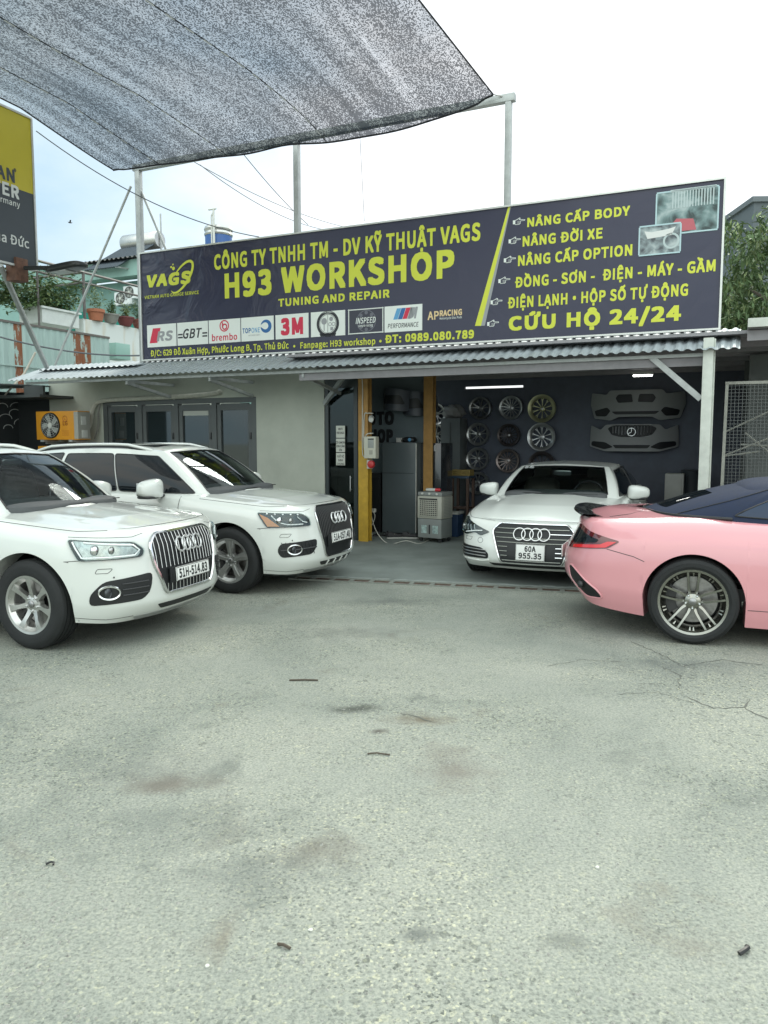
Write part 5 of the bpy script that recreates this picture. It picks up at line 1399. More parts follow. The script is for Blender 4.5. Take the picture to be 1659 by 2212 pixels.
# street lamp head on its arm
lp0 = W(bu, rb[0], rb[1]); le = UZ(186, 593, rb[0]+.2)
la = thing('street_lamp', 'black flat street lamp head on a short arm under the billboard', 'lamp', tuple(lp0), TH)
ex = le[0]-bu; ez2 = le[1]-rb[1]
m = MB(); m.tube([(.08, 0, 0), (ex*.40, .1, ez2*.2+.02)], .032); m.build('arm', MT['trim'], la)
m = MB(); m.sell((ex*.70, .15, ez2*.6+.06), (ex*.32, .15, .055), .55, rot=Matrix.Rotation(-.06, 3, 'Y')); hd = m.build('lamp_head', MT['trim'], la)
m = MB(); m.box((ex*.62, .15, ez2*.6+.005), (ex*.3, .20, .02)); m.build('diffuser', M('lamp_diffuser', (.4, .42, .42), .3), hd)
# ================================================================ THINGS ON AND IN THE WORKSHOP
ORG = M('orange_casing', (.62, .27, .02), .45, var=.08, vs=6); PALE = M('pale_plastic', (.55, .56, .52), .5, var=.06, vs=8); GREYP = M('grey_plastic', (.27, .29, .27), .5, var=.1, vs=6)
def ac_unit(name, label, loc, rz, w, h, d, casing, side, group=None, logo=False, fanx=-.12):
    """outdoor unit; front looks along local -y"""
    t = thing(name, label, 'air conditioner', loc, rz, group)
    m = MB(); m.box((0, 0, h/2+.04), (w, d, h)); m.build('casing', casing, t, bevel=.012)
    m = MB(); m.box((w/2-.05, -.002, h/2+.04), (.104, d+.004, h-.03)); m.build('side_panel', side, t, bevel=.01)
    c = (fanx*w/.8, -d/2-.004, h/2+.04); r = h*.42
    m = MB(); m.lathe([(0, 0), (r, 0), (r+.006, -.012), (r+.016, -.012), (r+.02, .004)], 40, 'y', c); rg_ = m.build('fan_shroud', MT['black'], t)
    m = MB()
    for k in range(5):
        a = 2*math.pi*k/5; pts = []
        for i in range(5):
            rr = r*(.2+.75*i/4); b = a+.5*i/4; pts.append((c[0]+rr*math.cos(b), c[1]-.006, c[2]+rr*math.sin(b))); 
        q = [(c[0]+r*.93*math.cos(a+.5+.5), c[1]-.010, c[2]+r*.93*math.sin(a+1.0)), (c[0]+r*.2*math.cos(a+.9), c[1]-.010, c[2]+r*.2*math.sin(a+.9))]
        m.add(pts+q, [tuple(range(7))])
    m.build('fan_blades', GREYP, rg_, smooth=False)
    m = MB()
    for k in range(5): rr = r*(.25+.18*k); m.tube([(c[0]+rr*math.cos(a), c[1]-.018, c[2]+rr*math.sin(a)) for a in np.linspace(0, 2*math.pi, 32, endpoint=False)], .0022, n=4, closed=True)
    for k in range(16): a = math.pi*k/8; m.tube([(c[0]+.04*math.cos(a), c[1]-.018, c[2]+.04*math.sin(a)), (c[0]+r*math.cos(a+.5), c[1]-.014, c[2]+r*math.sin(a+.5))], .0022, n=4)
    m.build('fan_guard', PALE, rg_)
    m = MB(); m.lathe([(0, -.024), (.045, -.022), (.05, -.012)], 20, 'y', c); m.build('fan_hub', PALE, rg_)
    m = MB()
    for x in (-w*.34, w*.34): m.box((x, 0, .02), (.09, d+.06, .04))
    m.build('feet', STEEL, t, smooth=False)
    m = MB(); m.box((w/2+.006, -.02, h*.74), (.014, .12, .16)); m.box((w/2+.006, .0, h*.28), (.012, .14, .14)); m.build('valve_cover', PALE, t, bevel=.004)
    if logo:
        x0 = w*.20
        m = MB(); ring = [(x0+.055*math.cos(a), -d/2-.002, h*.80+.055*math.sin(a)) for a in np.linspace(0, 2*math.pi, 28, endpoint=False)]; m.tube(ring, .005, n=4, closed=True); m.tube([(x0-.012, -d/2-.002, h*.83), (x0-.012, -d/2-.002, h*.77), (x0+.015, -d/2-.002, h*.77)], .004, n=4); m.build('round_logo', M('logo_brown', (.28, .06, .02), .5), t)
        v, f = text_geo('LG', .075, bold=.03); MB().add([(x0+p.x, -d/2-.003, h*.58+p.y) for p in v], f).build('logo_letters', M('logo_brown'), t, smooth=False)
        m = MB()
        for k in range(3): m.box((x0, -d/2-.002, h*(.38-.07*k)), (.18, .002, .006))
        m.build('label_lines', M('logo_brown'), t, smooth=False)
    return t
aL, aR = UZ(86, 950, -.5), UZ(176, 950, -.5); at_ = UZ(100, 889, -.5)[1]; ab_ = aL[1]
hh = at_-ab_
G_AC = 'orange outdoor units stacked at the office wall'
ac1 = ac_unit('outdoor_unit', 'upper orange air conditioner unit beside the plastered wall', W((aL[0]+aR[0])/2, -.42, ab_-.04), TH, aR[0]-aL[0], hh, .30, ORG, M('orange_side_grey', (.34, .34, .30), .5), G_AC, True)
ac2 = ac_unit('outdoor_unit', 'lower orange air conditioner unit half hidden behind the white cars', W((aL[0]+aR[0])/2+.02, -.42, ab_-.10-hh-.04), TH, aR[0]-aL[0], hh-.02, .30, ORG, M('orange_side_grey'), G_AC, True)
m = MB()
for k in (0, 1):
    z = ab_-.06-k*(hh+.06)
    for x in (aL[0]+.15, aR[0]-.15): m.box((x, -.24, z), (.05, .48, .035))
tag(m.build('wall_bracket', STEEL, smooth=False), 'steel wall brackets carrying the two orange air conditioner units', 'bracket'); bpy.data.objects['wall_bracket'].location = FO; bpy.data.objects['wall_bracket'].rotation_euler = (0, 0, TH)
INS = M('pipe_wrap', (.42, .42, .36), .85, var=.15, vs=14, bump=.3, bs=40)
def local_tube(name, pts, r, mat, label, cat, n=8, group=None):
    """pts are facade (u, v, z)"""
    o = MB().tube([W(*p)-FO for p in pts], r, n=n).build(name, mat); o.location = FO
    return tag(o, label, cat, group)
def smooth_pts(pts, n=6):
    pts = np.array(pts, float); k = np.arange(len(pts)); q = np.linspace(0, len(pts)-1, (len(pts)-1)*n+1)
    return [tuple(p) for p in crspline(k, pts, q)]
pp = [UZ(184, 938, -.25)+(-.25,), UZ(195, 915, -.1)+(-.1,), UZ(203, 880, -.06)+(-.06,), UZ(222, 866, -.06)+(-.06,), UZ(300, 861, -.06)+(-.06,), UZ(400, 856, -.06)+(-.06,), UZ(462, 850, -.06)+(-.06,), UZ(474, 846, -.03)+(-.03,), UZ(480, 852, .05)+(.05,)]
o = local_tube('insulated_pipe', smooth_pts([(u, v, z) for u, z, v in pp], 8), .042, INS, 'wrapped pale cooling pipe running over the window to the orange units', 'pipe', 12)
pp = [UZ(218, 866, -.05)+(-.05,), UZ(213, 890, -.06)+(-.06,), UZ(212, 920, -.08)+(-.08,), UZ(204, 948, -.10)+(-.10,)]
local_tube('drain_hose', smooth_pts([(u, v, z) for u, z, v in pp], 6), .016, M('hose_grey', (.2, .2, .18), .8), 'thin grey drain hose hanging left of the window', 'hose')
# dark wall with chalk drawing, left of the office
mu = -8.05
mw = thing('mural_wall', 'black wall with white chalk scribbles at the far left', 'wall', W(mu, 0, 0), TH)
zt = VZ(70, 851, mu)[1]
m = MB(); m.box((0, -2.2, zt/2), (.15, 4.6, zt)); m.box((.45, .15, zt/2), (1.1, .15, zt)); m.build('panel', M('black_wall_paint', (.018, .022, .024), .7, var=.15, vs=3), mw, smooth=False)
m = MB()
for (cx, cy, r, a0, a1) in ((12, 905, 14, 0, 3.3), (32, 893, 12, -.3, 3.5), (5, 880, 12, 0, 3.14), (36, 880, 14, .2, 3.0), (68, 1003, 9, 0, 3.3), (88, 990, 12, -.2, 3.2), (45, 915, 14, .3, 3.3), (18, 925, 10, 0, 3.3), (76, 985, 10, .2, 3)):
    m.tube([(.078, VZ(cx+r*math.cos(a), cy-r*.75*math.sin(a), mu+.08)[0], VZ(cx+r*math.cos(a), cy-r*.75*math.sin(a), mu+.08)[1]) for a in np.linspace(a0, a1, 14)], .008, n=4)
m.build('chalk_drawing', M('chalk', (.45, .46, .45), .9), mw)
m = MB(); corr(m, -.9, 1.1, -4.4, zt-.02, .1, zt+.10, pitch=.12, amp=.012); m.build('coping_sheet', GALV, mw, angle=25)
local_tube('conduit_pipe', [(mu+.2, -3.5, zt-.10), (mu+.5, -.6, zt-.12), (mu+.75, -.3, zt+.35), (mu+.95, -.2, zt+.75)], .022, M('conduit_cream', (.48, .45, .38), .6), 'cream conduit bending up under the left end of the eave', 'pipe')

# ---------------------------------------------------------------- left background
TEAL = M('teal_corrugated', (.33, .44, .41), .55, metal=.15, var=.16, vs=2.5, stretch=(1, 3, .3))
def rust_mat():
    m, t, b = nodes('rusty_corrugated'); tx = t.nodes.new('ShaderNodeTexCoord'); mp_ = t.nodes.new('ShaderNodeMapping'); mp_.inputs['Scale'].default_value = (1, 2.6, .8); n = t.nodes.new('ShaderNodeTexNoise'); n.inputs['Scale'].default_value = 2.3; n.inputs['Detail'].default_value = 9; n.inputs['Roughness'].default_value = .7
    t.links.new(tx.outputs['Object'], mp_.inputs[0]); t.links.new(mp_.outputs[0], n.inputs['Vector'])
    r = t.nodes.new('ShaderNodeValToRGB'); e = r.color_ramp.elements; e[0].position = .43; e[0].color = (.33, .44, .41, 1); e[1].position = .47; e[1].color = (.20, .072, .03, 1)
    t.links.new(n.outputs['Fac'], r.inputs['Fac']); t.links.new(r.outputs['Color'], b.inputs['Base Color']); b.inputs['Roughness'].default_value = .75
    return m
RUSTC = rust_mat()
fu = -9.0
def fence_strip(m, v0, v1, z0, z1, pitch=.19, amp=.018):
    n = int((v1-v0)/pitch*6); P = []
    for i in range(n+1):
        v = v0+(v1-v0)*i/n; t = (v/pitch) % 1; h = amp if t < .28 else (0 if t > .42 else amp*(1-(t-.28)/.14))
        P.append([(h, v, z0), (h, v, z1)])
    m.grid(P)
va, za = VZ(0, 681, fu); vb, zb2 = VZ(236, 752, fu)
cfn = thing('corrugated_fence', 'rust streaked turquoise corrugated fence at the left of the workshop', 'fence', W(fu, 0, 0), TH)
vr0, vr1 = VZ(158, 730, fu)[0], VZ(196, 745, fu)[0]
vq0, vq1 = VZ(28, 690, fu)[0], VZ(46, 700, fu)[0]
for a, b, mt, nm in ((va-4, vq0, TEAL, 'sheet'), (vq0, vq1, RUSTC, 'rusty_sheet'), (vq1, vr0, TEAL, 'sheet'), (vr0, vr1, RUSTC, 'rusty_sheet'), (vr1, vb, TEAL, 'sheet')):
    m = MB(); fence_strip(m, a, b, 0, 4.22); m.build(nm, mt, cfn, angle=25)
m = MB(); m.box((-.02, (va-4+vb)/2, 4.235), (.10, vb-va+4, .05)); m.build('top_rail', M('rail_brown', (.12, .11, .10), .7), cfn, smooth=False)
for z_ in (2.2, 3.3): m = MB(); m.box((.03, (va-4+vb)/2, z_), (.02, vb-va+4, .03)); m.build('rail', TEAL, cfn, smooth=False)
# green cabinet at the fence end
gb0, gb1 = UZ(240, 778, 4.2), UZ(266, 742, 4.2)
m = MB(); m.box((0, 0, 0), (gb1[0]-gb0[0], .5, gb1[1]-gb0[1])); m.box((0, -.255, 0), (gb1[0]-gb0[0]-.1, .01, gb1[1]-gb0[1]-.1)); o = m.build('meter_cabinet', M('pale_green_metal', (.24, .40, .35), .5), bevel=.008); o.location = W((gb0[0]+gb1[0])/2, 4.2, (gb0[1]+gb1[1])/2); o.rotation_euler = (0, 0, TH); tag(o, 'pale green metal cabinet at the end of the corrugated fence', 'cabinet')
# white terrace block with stains
tu = -10.5
def stain_mat():
    m, t, b = nodes('stained_whitewash'); tx = t.nodes.new('ShaderNodeTexCoord'); mp_ = t.nodes.new('ShaderNodeMapping'); mp_.inputs['Scale'].default_value = (1, 1.4, .22); n = t.nodes.new('ShaderNodeTexNoise'); n.inputs['Scale'].default_value = 2.2; n.inputs['Detail'].default_value = 7
    t.links.new(tx.outputs['Object'], mp_.inputs[0]); t.links.new(mp_.outputs[0], n.inputs['Vector'])
    r = t.nodes.new('ShaderNodeValToRGB'); e = r.color_ramp.elements; e[0].position = .52; e[0].color = (.60, .64, .62, 1); e[1].position = .72; e[1].color = (.46, .36, .20, 1)
    t.links.new(n.outputs['Fac'], r.inputs['Fac']); t.links.new(r.outputs['Color'], b.inputs['Base Color']); b.inputs['Roughness'].default_value = .85
    return m
tv0, tz_ = VZ(180, 688, tu); tv1, tz1_ = VZ(310, 728, tu)
ter = thing('terrace_wall', 'white terrace wall with brown rain stains below the potted plants', 'wall', W(tu, 0, 0), TH)
m = MB(); m.box((-.15, (tv0+tv1)/2+1.5, tz_/2), (.3, tv1-tv0+3, tz_)); m.box((-3.0, tv0-.15, tz_/2-.35), (6, .3, tz_-.7)); m.build('parapet', stain_mat(), ter, smooth=False)
# teal house behind
hv = 11.5
house = thing('teal_house', 'pale teal house with dark roof edge behind the terrace', 'house', W(0, hv, 0), TH)
hl, hz = UZ(78, 586, hv); hr, hz_r = UZ(300, 548, hv)
hb = UZ(180, 640, hv)[1]; hm1 = UZ(180, 607, hv)[1]
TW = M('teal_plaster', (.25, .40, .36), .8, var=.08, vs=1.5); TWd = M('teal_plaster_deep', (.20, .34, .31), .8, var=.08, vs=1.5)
m = MB(); m.box(((hl+hr)/2+3, .3, (hz+hm1)/2), (hr-hl+6.5, .6, hz-hm1)); m.build('fascia', TW, house, smooth=False)
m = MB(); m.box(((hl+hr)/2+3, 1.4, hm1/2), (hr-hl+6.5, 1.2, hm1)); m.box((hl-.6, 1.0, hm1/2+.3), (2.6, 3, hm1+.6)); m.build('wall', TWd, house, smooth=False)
m = MB(); corr(m, hl-.4, hr+6, -.25, hz+.03, 5, hz+.95, pitch=.22, amp=.03); m.build('roof', M('dark_roof_sheet', (.05, .055, .055), .6), house, angle=25)
for k, (x0, x1, y0, y1) in enumerate(((222, 259, 654, 622), (264, 300, 638, 606))):
    a = UZ(x0, y0, hv-.4); b = UZ(x1, y1, hv-.4)
    ac_unit('wall_unit', ('white wall unit of the teal house, the lower one' if k == 0 else 'white wall unit of the teal house, the higher one close to the signboard'), W((a[0]+b[0])/2-(.5 if k else 0), hv+.4, a[1]-.04), TH, b[0]-a[0], b[1]-a[1], .4, M('unit_white', (.66, .70, .70), .5), M('unit_white2', (.55, .58, .58), .5), 'white units on the teal house')
# solar water heater and blue tank
sv = 12.5
a, b = UZ(262, 528, sv), UZ(338, 512, sv)
sh = thing('solar_heater', 'silver solar water heater with tube rack on the teal house roof', 'water heater', W(a[0], sv, a[1]), TH)
ln = b[0]-a[0]; 
m = MB(); m.lathe([(0, 0), (.30, .0), (.33, .05), (.33, ln-.05), (.30, ln), (0, ln)], 28, 'x', (0, .2, .05)); m.build('tank', M('tank_steel', (.50, .50, .48), .28, metal=.8, var=.1, vs=4), sh)
m = MB()
for k in range(18): x = .1+(ln-.2)*k/17; m.tube([(x, .0, -.15), (x-.55, -1.5, -1.25)], .035, n=6)
m.build('tube_rack', M('tube_dark', (.06, .075, .09), .2, metal=.4), sh)
m = MB()
for x in (.1, ln-.1): m.tube([(x, .3, 0), (x, .6, -1.2)], .03, n=6); m.tube([(x-.55, -1.5, -1.25), (x, .6, -1.2)], .03, n=6)
m.tube([(ln+.05, .2, -1.2), (ln+.05, .2, 1.0)], .03, n=6); m.build('stand', STEEL, sh)
wv = 9.5; a, b = UZ(449, 526, wv), UZ(496, 520, wv); ztop = UZ(470, 498, wv)[1]
wt = thing('water_tank', 'blue and silver round water tank rising behind the signboard', 'tank', W((a[0]+b[0])/2, wv, 0), TH); r_ = (b[0]-a[0])/2
zb_k = UZ(470, 512, wv)[1]
m = MB(); m.lathe([(r_, 3.5), (r_, zb_k)], 32, 'z'); m.build('lower_drum', M('tank_blue', (.03, .10, .30), .4), wt)
m = MB(); m.lathe([(r_+.01, zb_k), (r_+.03, zb_k+.05), (r_, zb_k+.12), (r_+.03, zb_k+.2), (r_, zb_k+.28), (r_*.95, ztop-.08), (r_*.6, ztop), (0, ztop+.02)], 32, 'z'); m.build('upper_drum', M('tank_steel'), wt)
m = MB(); m.tube([(r_*.5, -r_-.1, 3.5), (r_*.5, -r_-.1, ztop+.5)], .035, n=6); m.tube([(r_*.3, -r_-.1, 3.5), (r_*.3, -r_-.1, ztop+.3)], .025, n=6); m.tube([(r_*.3, -r_-.1, ztop+.3), (r_*.5, -r_-.1, ztop+.42)], .025, n=6); m.tube([(r_*.3-.1, -r_-.1, ztop+.5), (r_*.5+.1, -r_-.1, ztop+.5)], .03, n=6); m.build('vent_pipe', PALE, wt)
# railing, planters, pots, plants
rail = thing('terrace_railing', 'brown pipe railing around the terrace with potted plants', 'railing', W(tu, 0, 0), TH)
RB = M('rail_paint', (.11, .10, .095), .6, var=.3, vs=8)
def rp(x, y): v, z = VZ(x, y, tu); return (0, v, z)
m = MB()
v0, v1 = VZ(20, 640, tu)[0], VZ(310, 660, tu)[0]
zr = VZ(186, 590, tu)[1]; zr2 = VZ(186, 612, tu)[1]
m.tube([(0, v0-3, zr), (0, tv0+.05, zr)], .035, n=6); m.tube([(0, v0-3, zr2), (0, tv0+.05, zr2)], .03, n=6)
m.tube([(0, tv0+.05, zr), (0, v1, zr)], .035, n=6); m.tube([(0, tv0+.05, zr2), (0, v1, zr2)], .03, n=6); m.tube([(0, tv0+.05, tz_), (0, tv0+.05, zr)], .04, n=6)
m.build('rails', RB, rail)
for k in range(5): m = MB(); v_ = tv0+.05-1.5*(k+1); m.tube([(0, v_, tz_-.6), (0, v_, zr)], .028, n=6); m.build('baluster', RB, rail)
m = MB(); m.tube([(0, tv0+.05, zr), (-5, tv0+.05, zr)], .035, n=6); m.tube([(0, tv0+.05, zr2), (-5, tv0+.05, zr2)], .03, n=6); m.build('return_rail', RB, rail)
LEAF = [M('leaf_green', (.09, .15, .055), .6, var=.3, vs=3), M('leaf_pale_green', (.17, .22, .085), .6, var=.3, vs=3), M('leaf_dark_green', (.035, .07, .03), .55, var=.3, vs=2)]
def leaf_cloud(name, pts, size, mat, parent, aspect=.38, droop=.5, rng=RNG):
    """one leaf-shaped quad pair per point"""
    n = len(pts); pts = np.asarray(pts); a = rng.uniform(0, 2*np.pi, n); t = rng.uniform(-.9, .5, n)-droop; s = size*rng.uniform(.6, 1.3, n)
    d = np.stack([np.cos(a)*np.cos(t), np.sin(a)*np.cos(t), np.sin(t)], 1); w0 = np.stack([-np.sin(a), np.cos(a), rng.uniform(-.5, .5, n)], 1); w0 /= np.linalg.norm(w0, axis=1)[:, None]
    nn = np.cross(d, w0); b = s[:, None]
    V = np.stack([pts, pts+d*b*.5+w0*b*aspect*.5+nn*b*.06, pts+d*b, pts+d*b*.5-w0*b*aspect*.5+nn*b*.06], 1).reshape(-1, 3)
    F = np.arange(4*n).reshape(n, 4)
    me = bpy.data.meshes.new(name); me.from_pydata(V.tolist(), [], F.tolist()); me.materials.append(mat); me.update()
    return obj(name, me, parent)
POTG = 'flower pots on the white terrace wall'
def pot_plant(x, y, w_px, h_px, kind, mat, label, leafh, wild=1.0, lm=0):
    v, z = VZ(x, y, tu+.05); t_ = (W(tu, v, z)-Vector((0, 0, CAM_H))).length; k = t_/1660
    o = thing('flower_pot', label, 'flower pot', W(tu-.02, v, tz_), TH, POTG)
    r1, h = w_px*k/2, h_px*k
    m = MB()
    if kind == 'bowl': m.lathe([(0, 0), (r1*.55, 0), (r1*.78, h*.35), (r1*.95, h*.85), (r1*1.04, h*.86), (r1*1.04, h), (r1*.92, h), (r1*.85, h*.8), (0, h*.8)], 28, 'z')
    else: m.lathe([(0, 0), (r1*.72, 0), (r1*.9, h*.72), (r1*1.02, h*.73), (r1*1.02, h), (r1*.9, h), (r1*.86, h*.85), (0, h*.85)], 28, 'z')
    m.build('pot', mat, o)
    st = []
    for i in range(int(26*wild)):
        a = RNG.uniform(0, 6.28); L_ = leafh*k*RNG.uniform(.5, 1); e = RNG.uniform(.1, .7); b0 = np.array([0, 0, h*.8])
        for j in range(9):
            q = (j+1)/9; st.append(b0+np.array([math.cos(a)*e*L_*q*.8, math.sin(a)*e*L_*q*.8, L_*q*(1-.25*q*e)])+RNG.normal(0, .03, 3))
    leaf_cloud('foliage', st, .11, LEAF[lm], o, .3, -.2)
TER = M('terracotta', (.34, .125, .065), .75, var=.12, vs=6); MAR = M('maroon_pot', (.14, .035, .035), .6); GRP = M('grey_pot', (.22, .22, .20), .8, var=.2, vs=8)
pot_plant(211, 672, 34, 22, 'tub', TER, 'terracotta tub with upright plant, leftmost on the terrace wall', 60, 1.2, 1)
pot_plant(243, 682, 34, 18, 'bowl', GRP, 'grey bowl pot between the terracotta tub and a maroon pot', 34, 1.2, 0)
pot_plant(275, 690, 34, 18, 'bowl', MAR, 'maroon bowl pot left of the mossy rust-red one', 30, 1, 1)
pot_plant(305, 697, 30, 18, 'bowl', M('mossy_pot', (.20, .075, .06), .9, var=.5, vs=12), 'mossy rust-red pot with tall wispy plant', 48, 1.2, 0)
pot_plant(335, 702, 32, 20, 'bowl', M('grey_pot2', (.18, .185, .17), .8, var=.2, vs=8), 'grey weathered pot at the signboard end of the terrace wall', 28, 1, 0)
pv, pz = VZ(140, 690, tu)
pl = thing('planter_box', 'white planter box overgrown with bushy green shrubs', 'planter', W(tu-.4, tv0-.75, tz_-.1), TH)
m = MB(); m.box((0, 0, .0), (.8, 1.2, .36)); m.box((0, 0, .20), (.9, 1.3, .05)); m.build('box', M('planter_white', (.55, .58, .56), .8, var=.1, vs=5), pl, smooth=False)
st = []
for i in range(620):
    a = RNG.uniform(0, 6.28); y_ = RNG.uniform(-4.2, .6); hgt = RNG.uniform(.3, 1.25)*(1.25 if y_ < -.8 else .9)-(.4 if y_ < -.7 else 0)
    for j in range(7): q = (j+1)/7; st.append(np.array([math.cos(a)*.5*q, y_+math.sin(a)*.4*q, .2+hgt*q])+RNG.normal(0, .06, 3))
leaf_cloud('foliage', st, .17, LEAF[0], pl, .35, -.1)
st = [s+np.array([0, RNG.normal(0, .1), .05]) for s in st[::3]]; leaf_cloud('pale_foliage', st, .17, LEAF[1], pl, .35, -.1)
tn0, tn1 = VZ(170, 655, tu-1), VZ(330, 668, tu-1)
m = MB(); P = []
for i in range(25):
    v_ = tn0[0]-1+(tn1[0]+3-tn0[0])*i/24; zz = tn0[1]-.38+.10*math.sin(i*1.1)
    P.append([(0, v_, tz_-.2), (.05*math.sin(i*2.), v_, (tz_+zz)/2), (0, v_, zz+.25)])
m.grid(P); o = m.build('green_netting', M('green_netting_cloth', (.02, .24, .19), .8)); o.location = W(tu-1.2, 0, 0); o.rotation_euler = (0, 0, TH); tag(o, 'bright green netting strung behind the flower pots', 'netting')

# ---------------------------------------------------------------- right background
def tree(label, base, h, crown, n, lm, seed, group):
    rng = np.random.default_rng(seed); t = thing('tree', label, 'tree', base, 0, group)
    m = MB(); tops = []
    m.tube([(0, 0, 0), (.05, .02, h*.25), (-.05, .08, h*.5), (.02, .0, h*.72)], [.20, .17, .13, .07], n=10)
    for k in range(9):
        a = rng.uniform(0, 6.28); z = h*rng.uniform(.3, .62); r = crown*rng.uniform(.5, .85); e = np.array([r*math.cos(a), r*math.sin(a), z+h*rng.uniform(.1, .35)])
        m.tube([(0, .03, z), tuple((np.array([0, 0, z])+e)/2+np.array([0, 0, .15])), tuple(e)], [.08, .05, .02], n=6); tops.append(e)
    m.build('trunk', M('bark', (.10, .085, .065), .9, var=.3, vs=8), t)
    cl = list(tops)+[np.array([rng.normal(0, crown*.5), rng.normal(0, crown*.5), h*rng.uniform(.45, 1.0)]) for _ in range(26)]
    pts = [];
    for c in cl:
        rr = crown*rng.uniform(.22, .42); k = int(n/len(cl)); q = rng.normal(0, 1, (k, 3)); q /= np.linalg.norm(q, axis=1)[:, None]; q *= (rng.uniform(.35, 1, (k, 1))**.5)*rr; q[:, 2] *= .75
        pts.append(c+q)
    pts = np.concatenate(pts); k = rng.permutation(len(pts)); a = int(len(k)*.7)
    leaf_cloud('crown', pts[k[:a]], .17, LEAF[lm], t, .30, .55, rng); leaf_cloud('pale_crown', pts[k[a:]], .17, LEAF[1], t, .27, .45, rng)  # second cloud: paler yellow-green leaves mixed in at random
TG = 'trees behind the right end of the signboard'
def at_depth(x, y, dep): d = ray(x, y); return Vector((0, 0, CAM_H))+d*(dep/d.dot(_f))
q = at_depth(1612, 700, 15); tree('drooping mango-like tree right beside the signboard end', (q.x, q.y, 0), 5.6, 1.2, 9000, 0, 11, TG)
q = at_depth(1700, 700, 14); tree('taller green tree at the right edge of the picture', (q.x+.2, q.y, 0), 5.95, 1.4, 9500, 0, 12, TG)
q = at_depth(1660, 760, 18); tree('dark tree filling the gap behind the two front trees', (q.x, q.y, 0), 5.0, 1.9, 8000, 2, 13, TG)
q0, q1 = at_depth(1630, 436, 30), at_depth(1780, 436, 30)
rb_ = thing('grey_building', 'dark grey building corner far behind the trees', 'building', ((q0.x+q1.x)/2, q0.y, 0), R(-2))
m = MB(); m.box((0, 2, q0.z/2), (q1.x-q0.x, 4, q0.z)); m.build('wall', M('far_grey', (.09, .11, .12), .7), rb_, smooth=False)
m = MB(); m.box((0, 2, q0.z+.1), (q1.x-q0.x+.2, 4.2, .2)); m.build('roof_edge', M('far_grey2', (.12, .14, .15), .7), rb_, smooth=False)
# shed and wire cage at the right
shed = thing('side_shed', 'dark open shed roof right of the garage', 'shed', W(5.55, 0, 0), TH)
m = MB(); m.box((2.2, 1.0, 2.98), (4.4, 4.6, .05)); m.build('roof', M('shed_sheet', (.16, .165, .16), .7, var=.2, vs=4), shed, smooth=False)
for v_ in (-1.2, -.4, .4, 1.2): m = MB(); m.box((2.2, v_, 2.89), (4.4, .06, .12)); m.build('purlin', PURL, shed, smooth=False)
m = MB(); m.box((2.2, -1.33, 3.02), (4.4, .05, .10)); m.build('edge_beam', WPOST, shed, smooth=False)
m = MB(); m.box((2.2, 1.6, 1.45), (4.4, .1, 2.9)); m.box((.20, .3, 1.4), (.3, .3, 2.8)); m.build('wall', M('shed_wall', (.10, .11, .105), .8, var=.3, vs=2), shed, smooth=False)
cg = thing('wire_cage', 'wire mesh cage panel with pale angle frame beside the corner post', 'cage', W(0, -.9, 0), TH)
c0, c1 = UZ(1567, 828, -.9), UZ(1560, 1035, -.9)
cu0, cz1 = c0; cu1 = cu0+1.9
FR = M('cage_frame', (.27, .275, .24), .6, var=.2, vs=8)
m = MB(); m.beam((cu0, 0, .1), (cu0+.02, 0, cz1), .035, .035, up=(0, 1, 0)); m.box(((cu0+cu1)/2, 0, cz1), (cu1-cu0, .035, .035)); m.box((cu1, 0, cz1/2), (.035, .035, cz1)); m.build('frame', FR, cg, smooth=False)
m = MB(); k = .042
u_ = cu0+.03
while u_ < cu1: m.box((u_, 0, cz1/2+.05), (.0045, .0045, cz1-.12)); u_ += k
z_ = .15
while z_ < cz1: m.box(((cu0+cu1)/2, .005, z_), (cu1-cu0, .0045, .0045)); z_ += k
m.build('wire_mesh', M('mesh_wire', (.12, .13, .125), .5, metal=.3), cg, smooth=False)
m = MB()
for (x0, y0, x1, y1) in ((1562, 935, 1680, 880), (1562, 985, 1690, 935), (1600, 960, 1690, 965), (1610, 935, 1690, 1000), (1565, 985, 1640, 975)):
    a, b = UZ(x0, y0, -.5), UZ(x1, y1, -.5); m.tube([(a[0], .4, a[1]), (b[0], .4, b[1])], .012, n=6)
m.build('cage_rods', FR, cg)
# pale conduit board and switch by the post are part of the dim far wall: a light panel
a, b = UZ(1438, 1050, 2.6), UZ(1478, 1049, 2.6); zt1 = UZ(1440, 1026, 2.6)[1]
m = MB(); m.box((0, 0, zt1/2+.2), (b[0]-a[0], .4, zt1-.4)); m.box((0, -.205, zt1/2+.2), (b[0]-a[0]-.06, .012, zt1-.5)); o = m.build('white_cabinet', M('cabinet_white', (.42, .43, .40), .6, var=.1, vs=4), bevel=.008); o.location = W((a[0]+b[0])/2, 2.6, .03); o.rotation_euler = (0, 0, TH); tag(o, 'pale cabinet in the dark right corner of the garage', 'cabinet')

# ---------------------------------------------------------------- in the garage
def box_thing(name, label, cat, u, v, z, size, mat, bevel=.01, extra=None):
    t = thing(name, label, cat, W(u, v, z), TH)
    m = MB(); m.box((0, 0, size[2]/2), size); m.build('cabinet', mat, t, bevel=bevel)
    return t
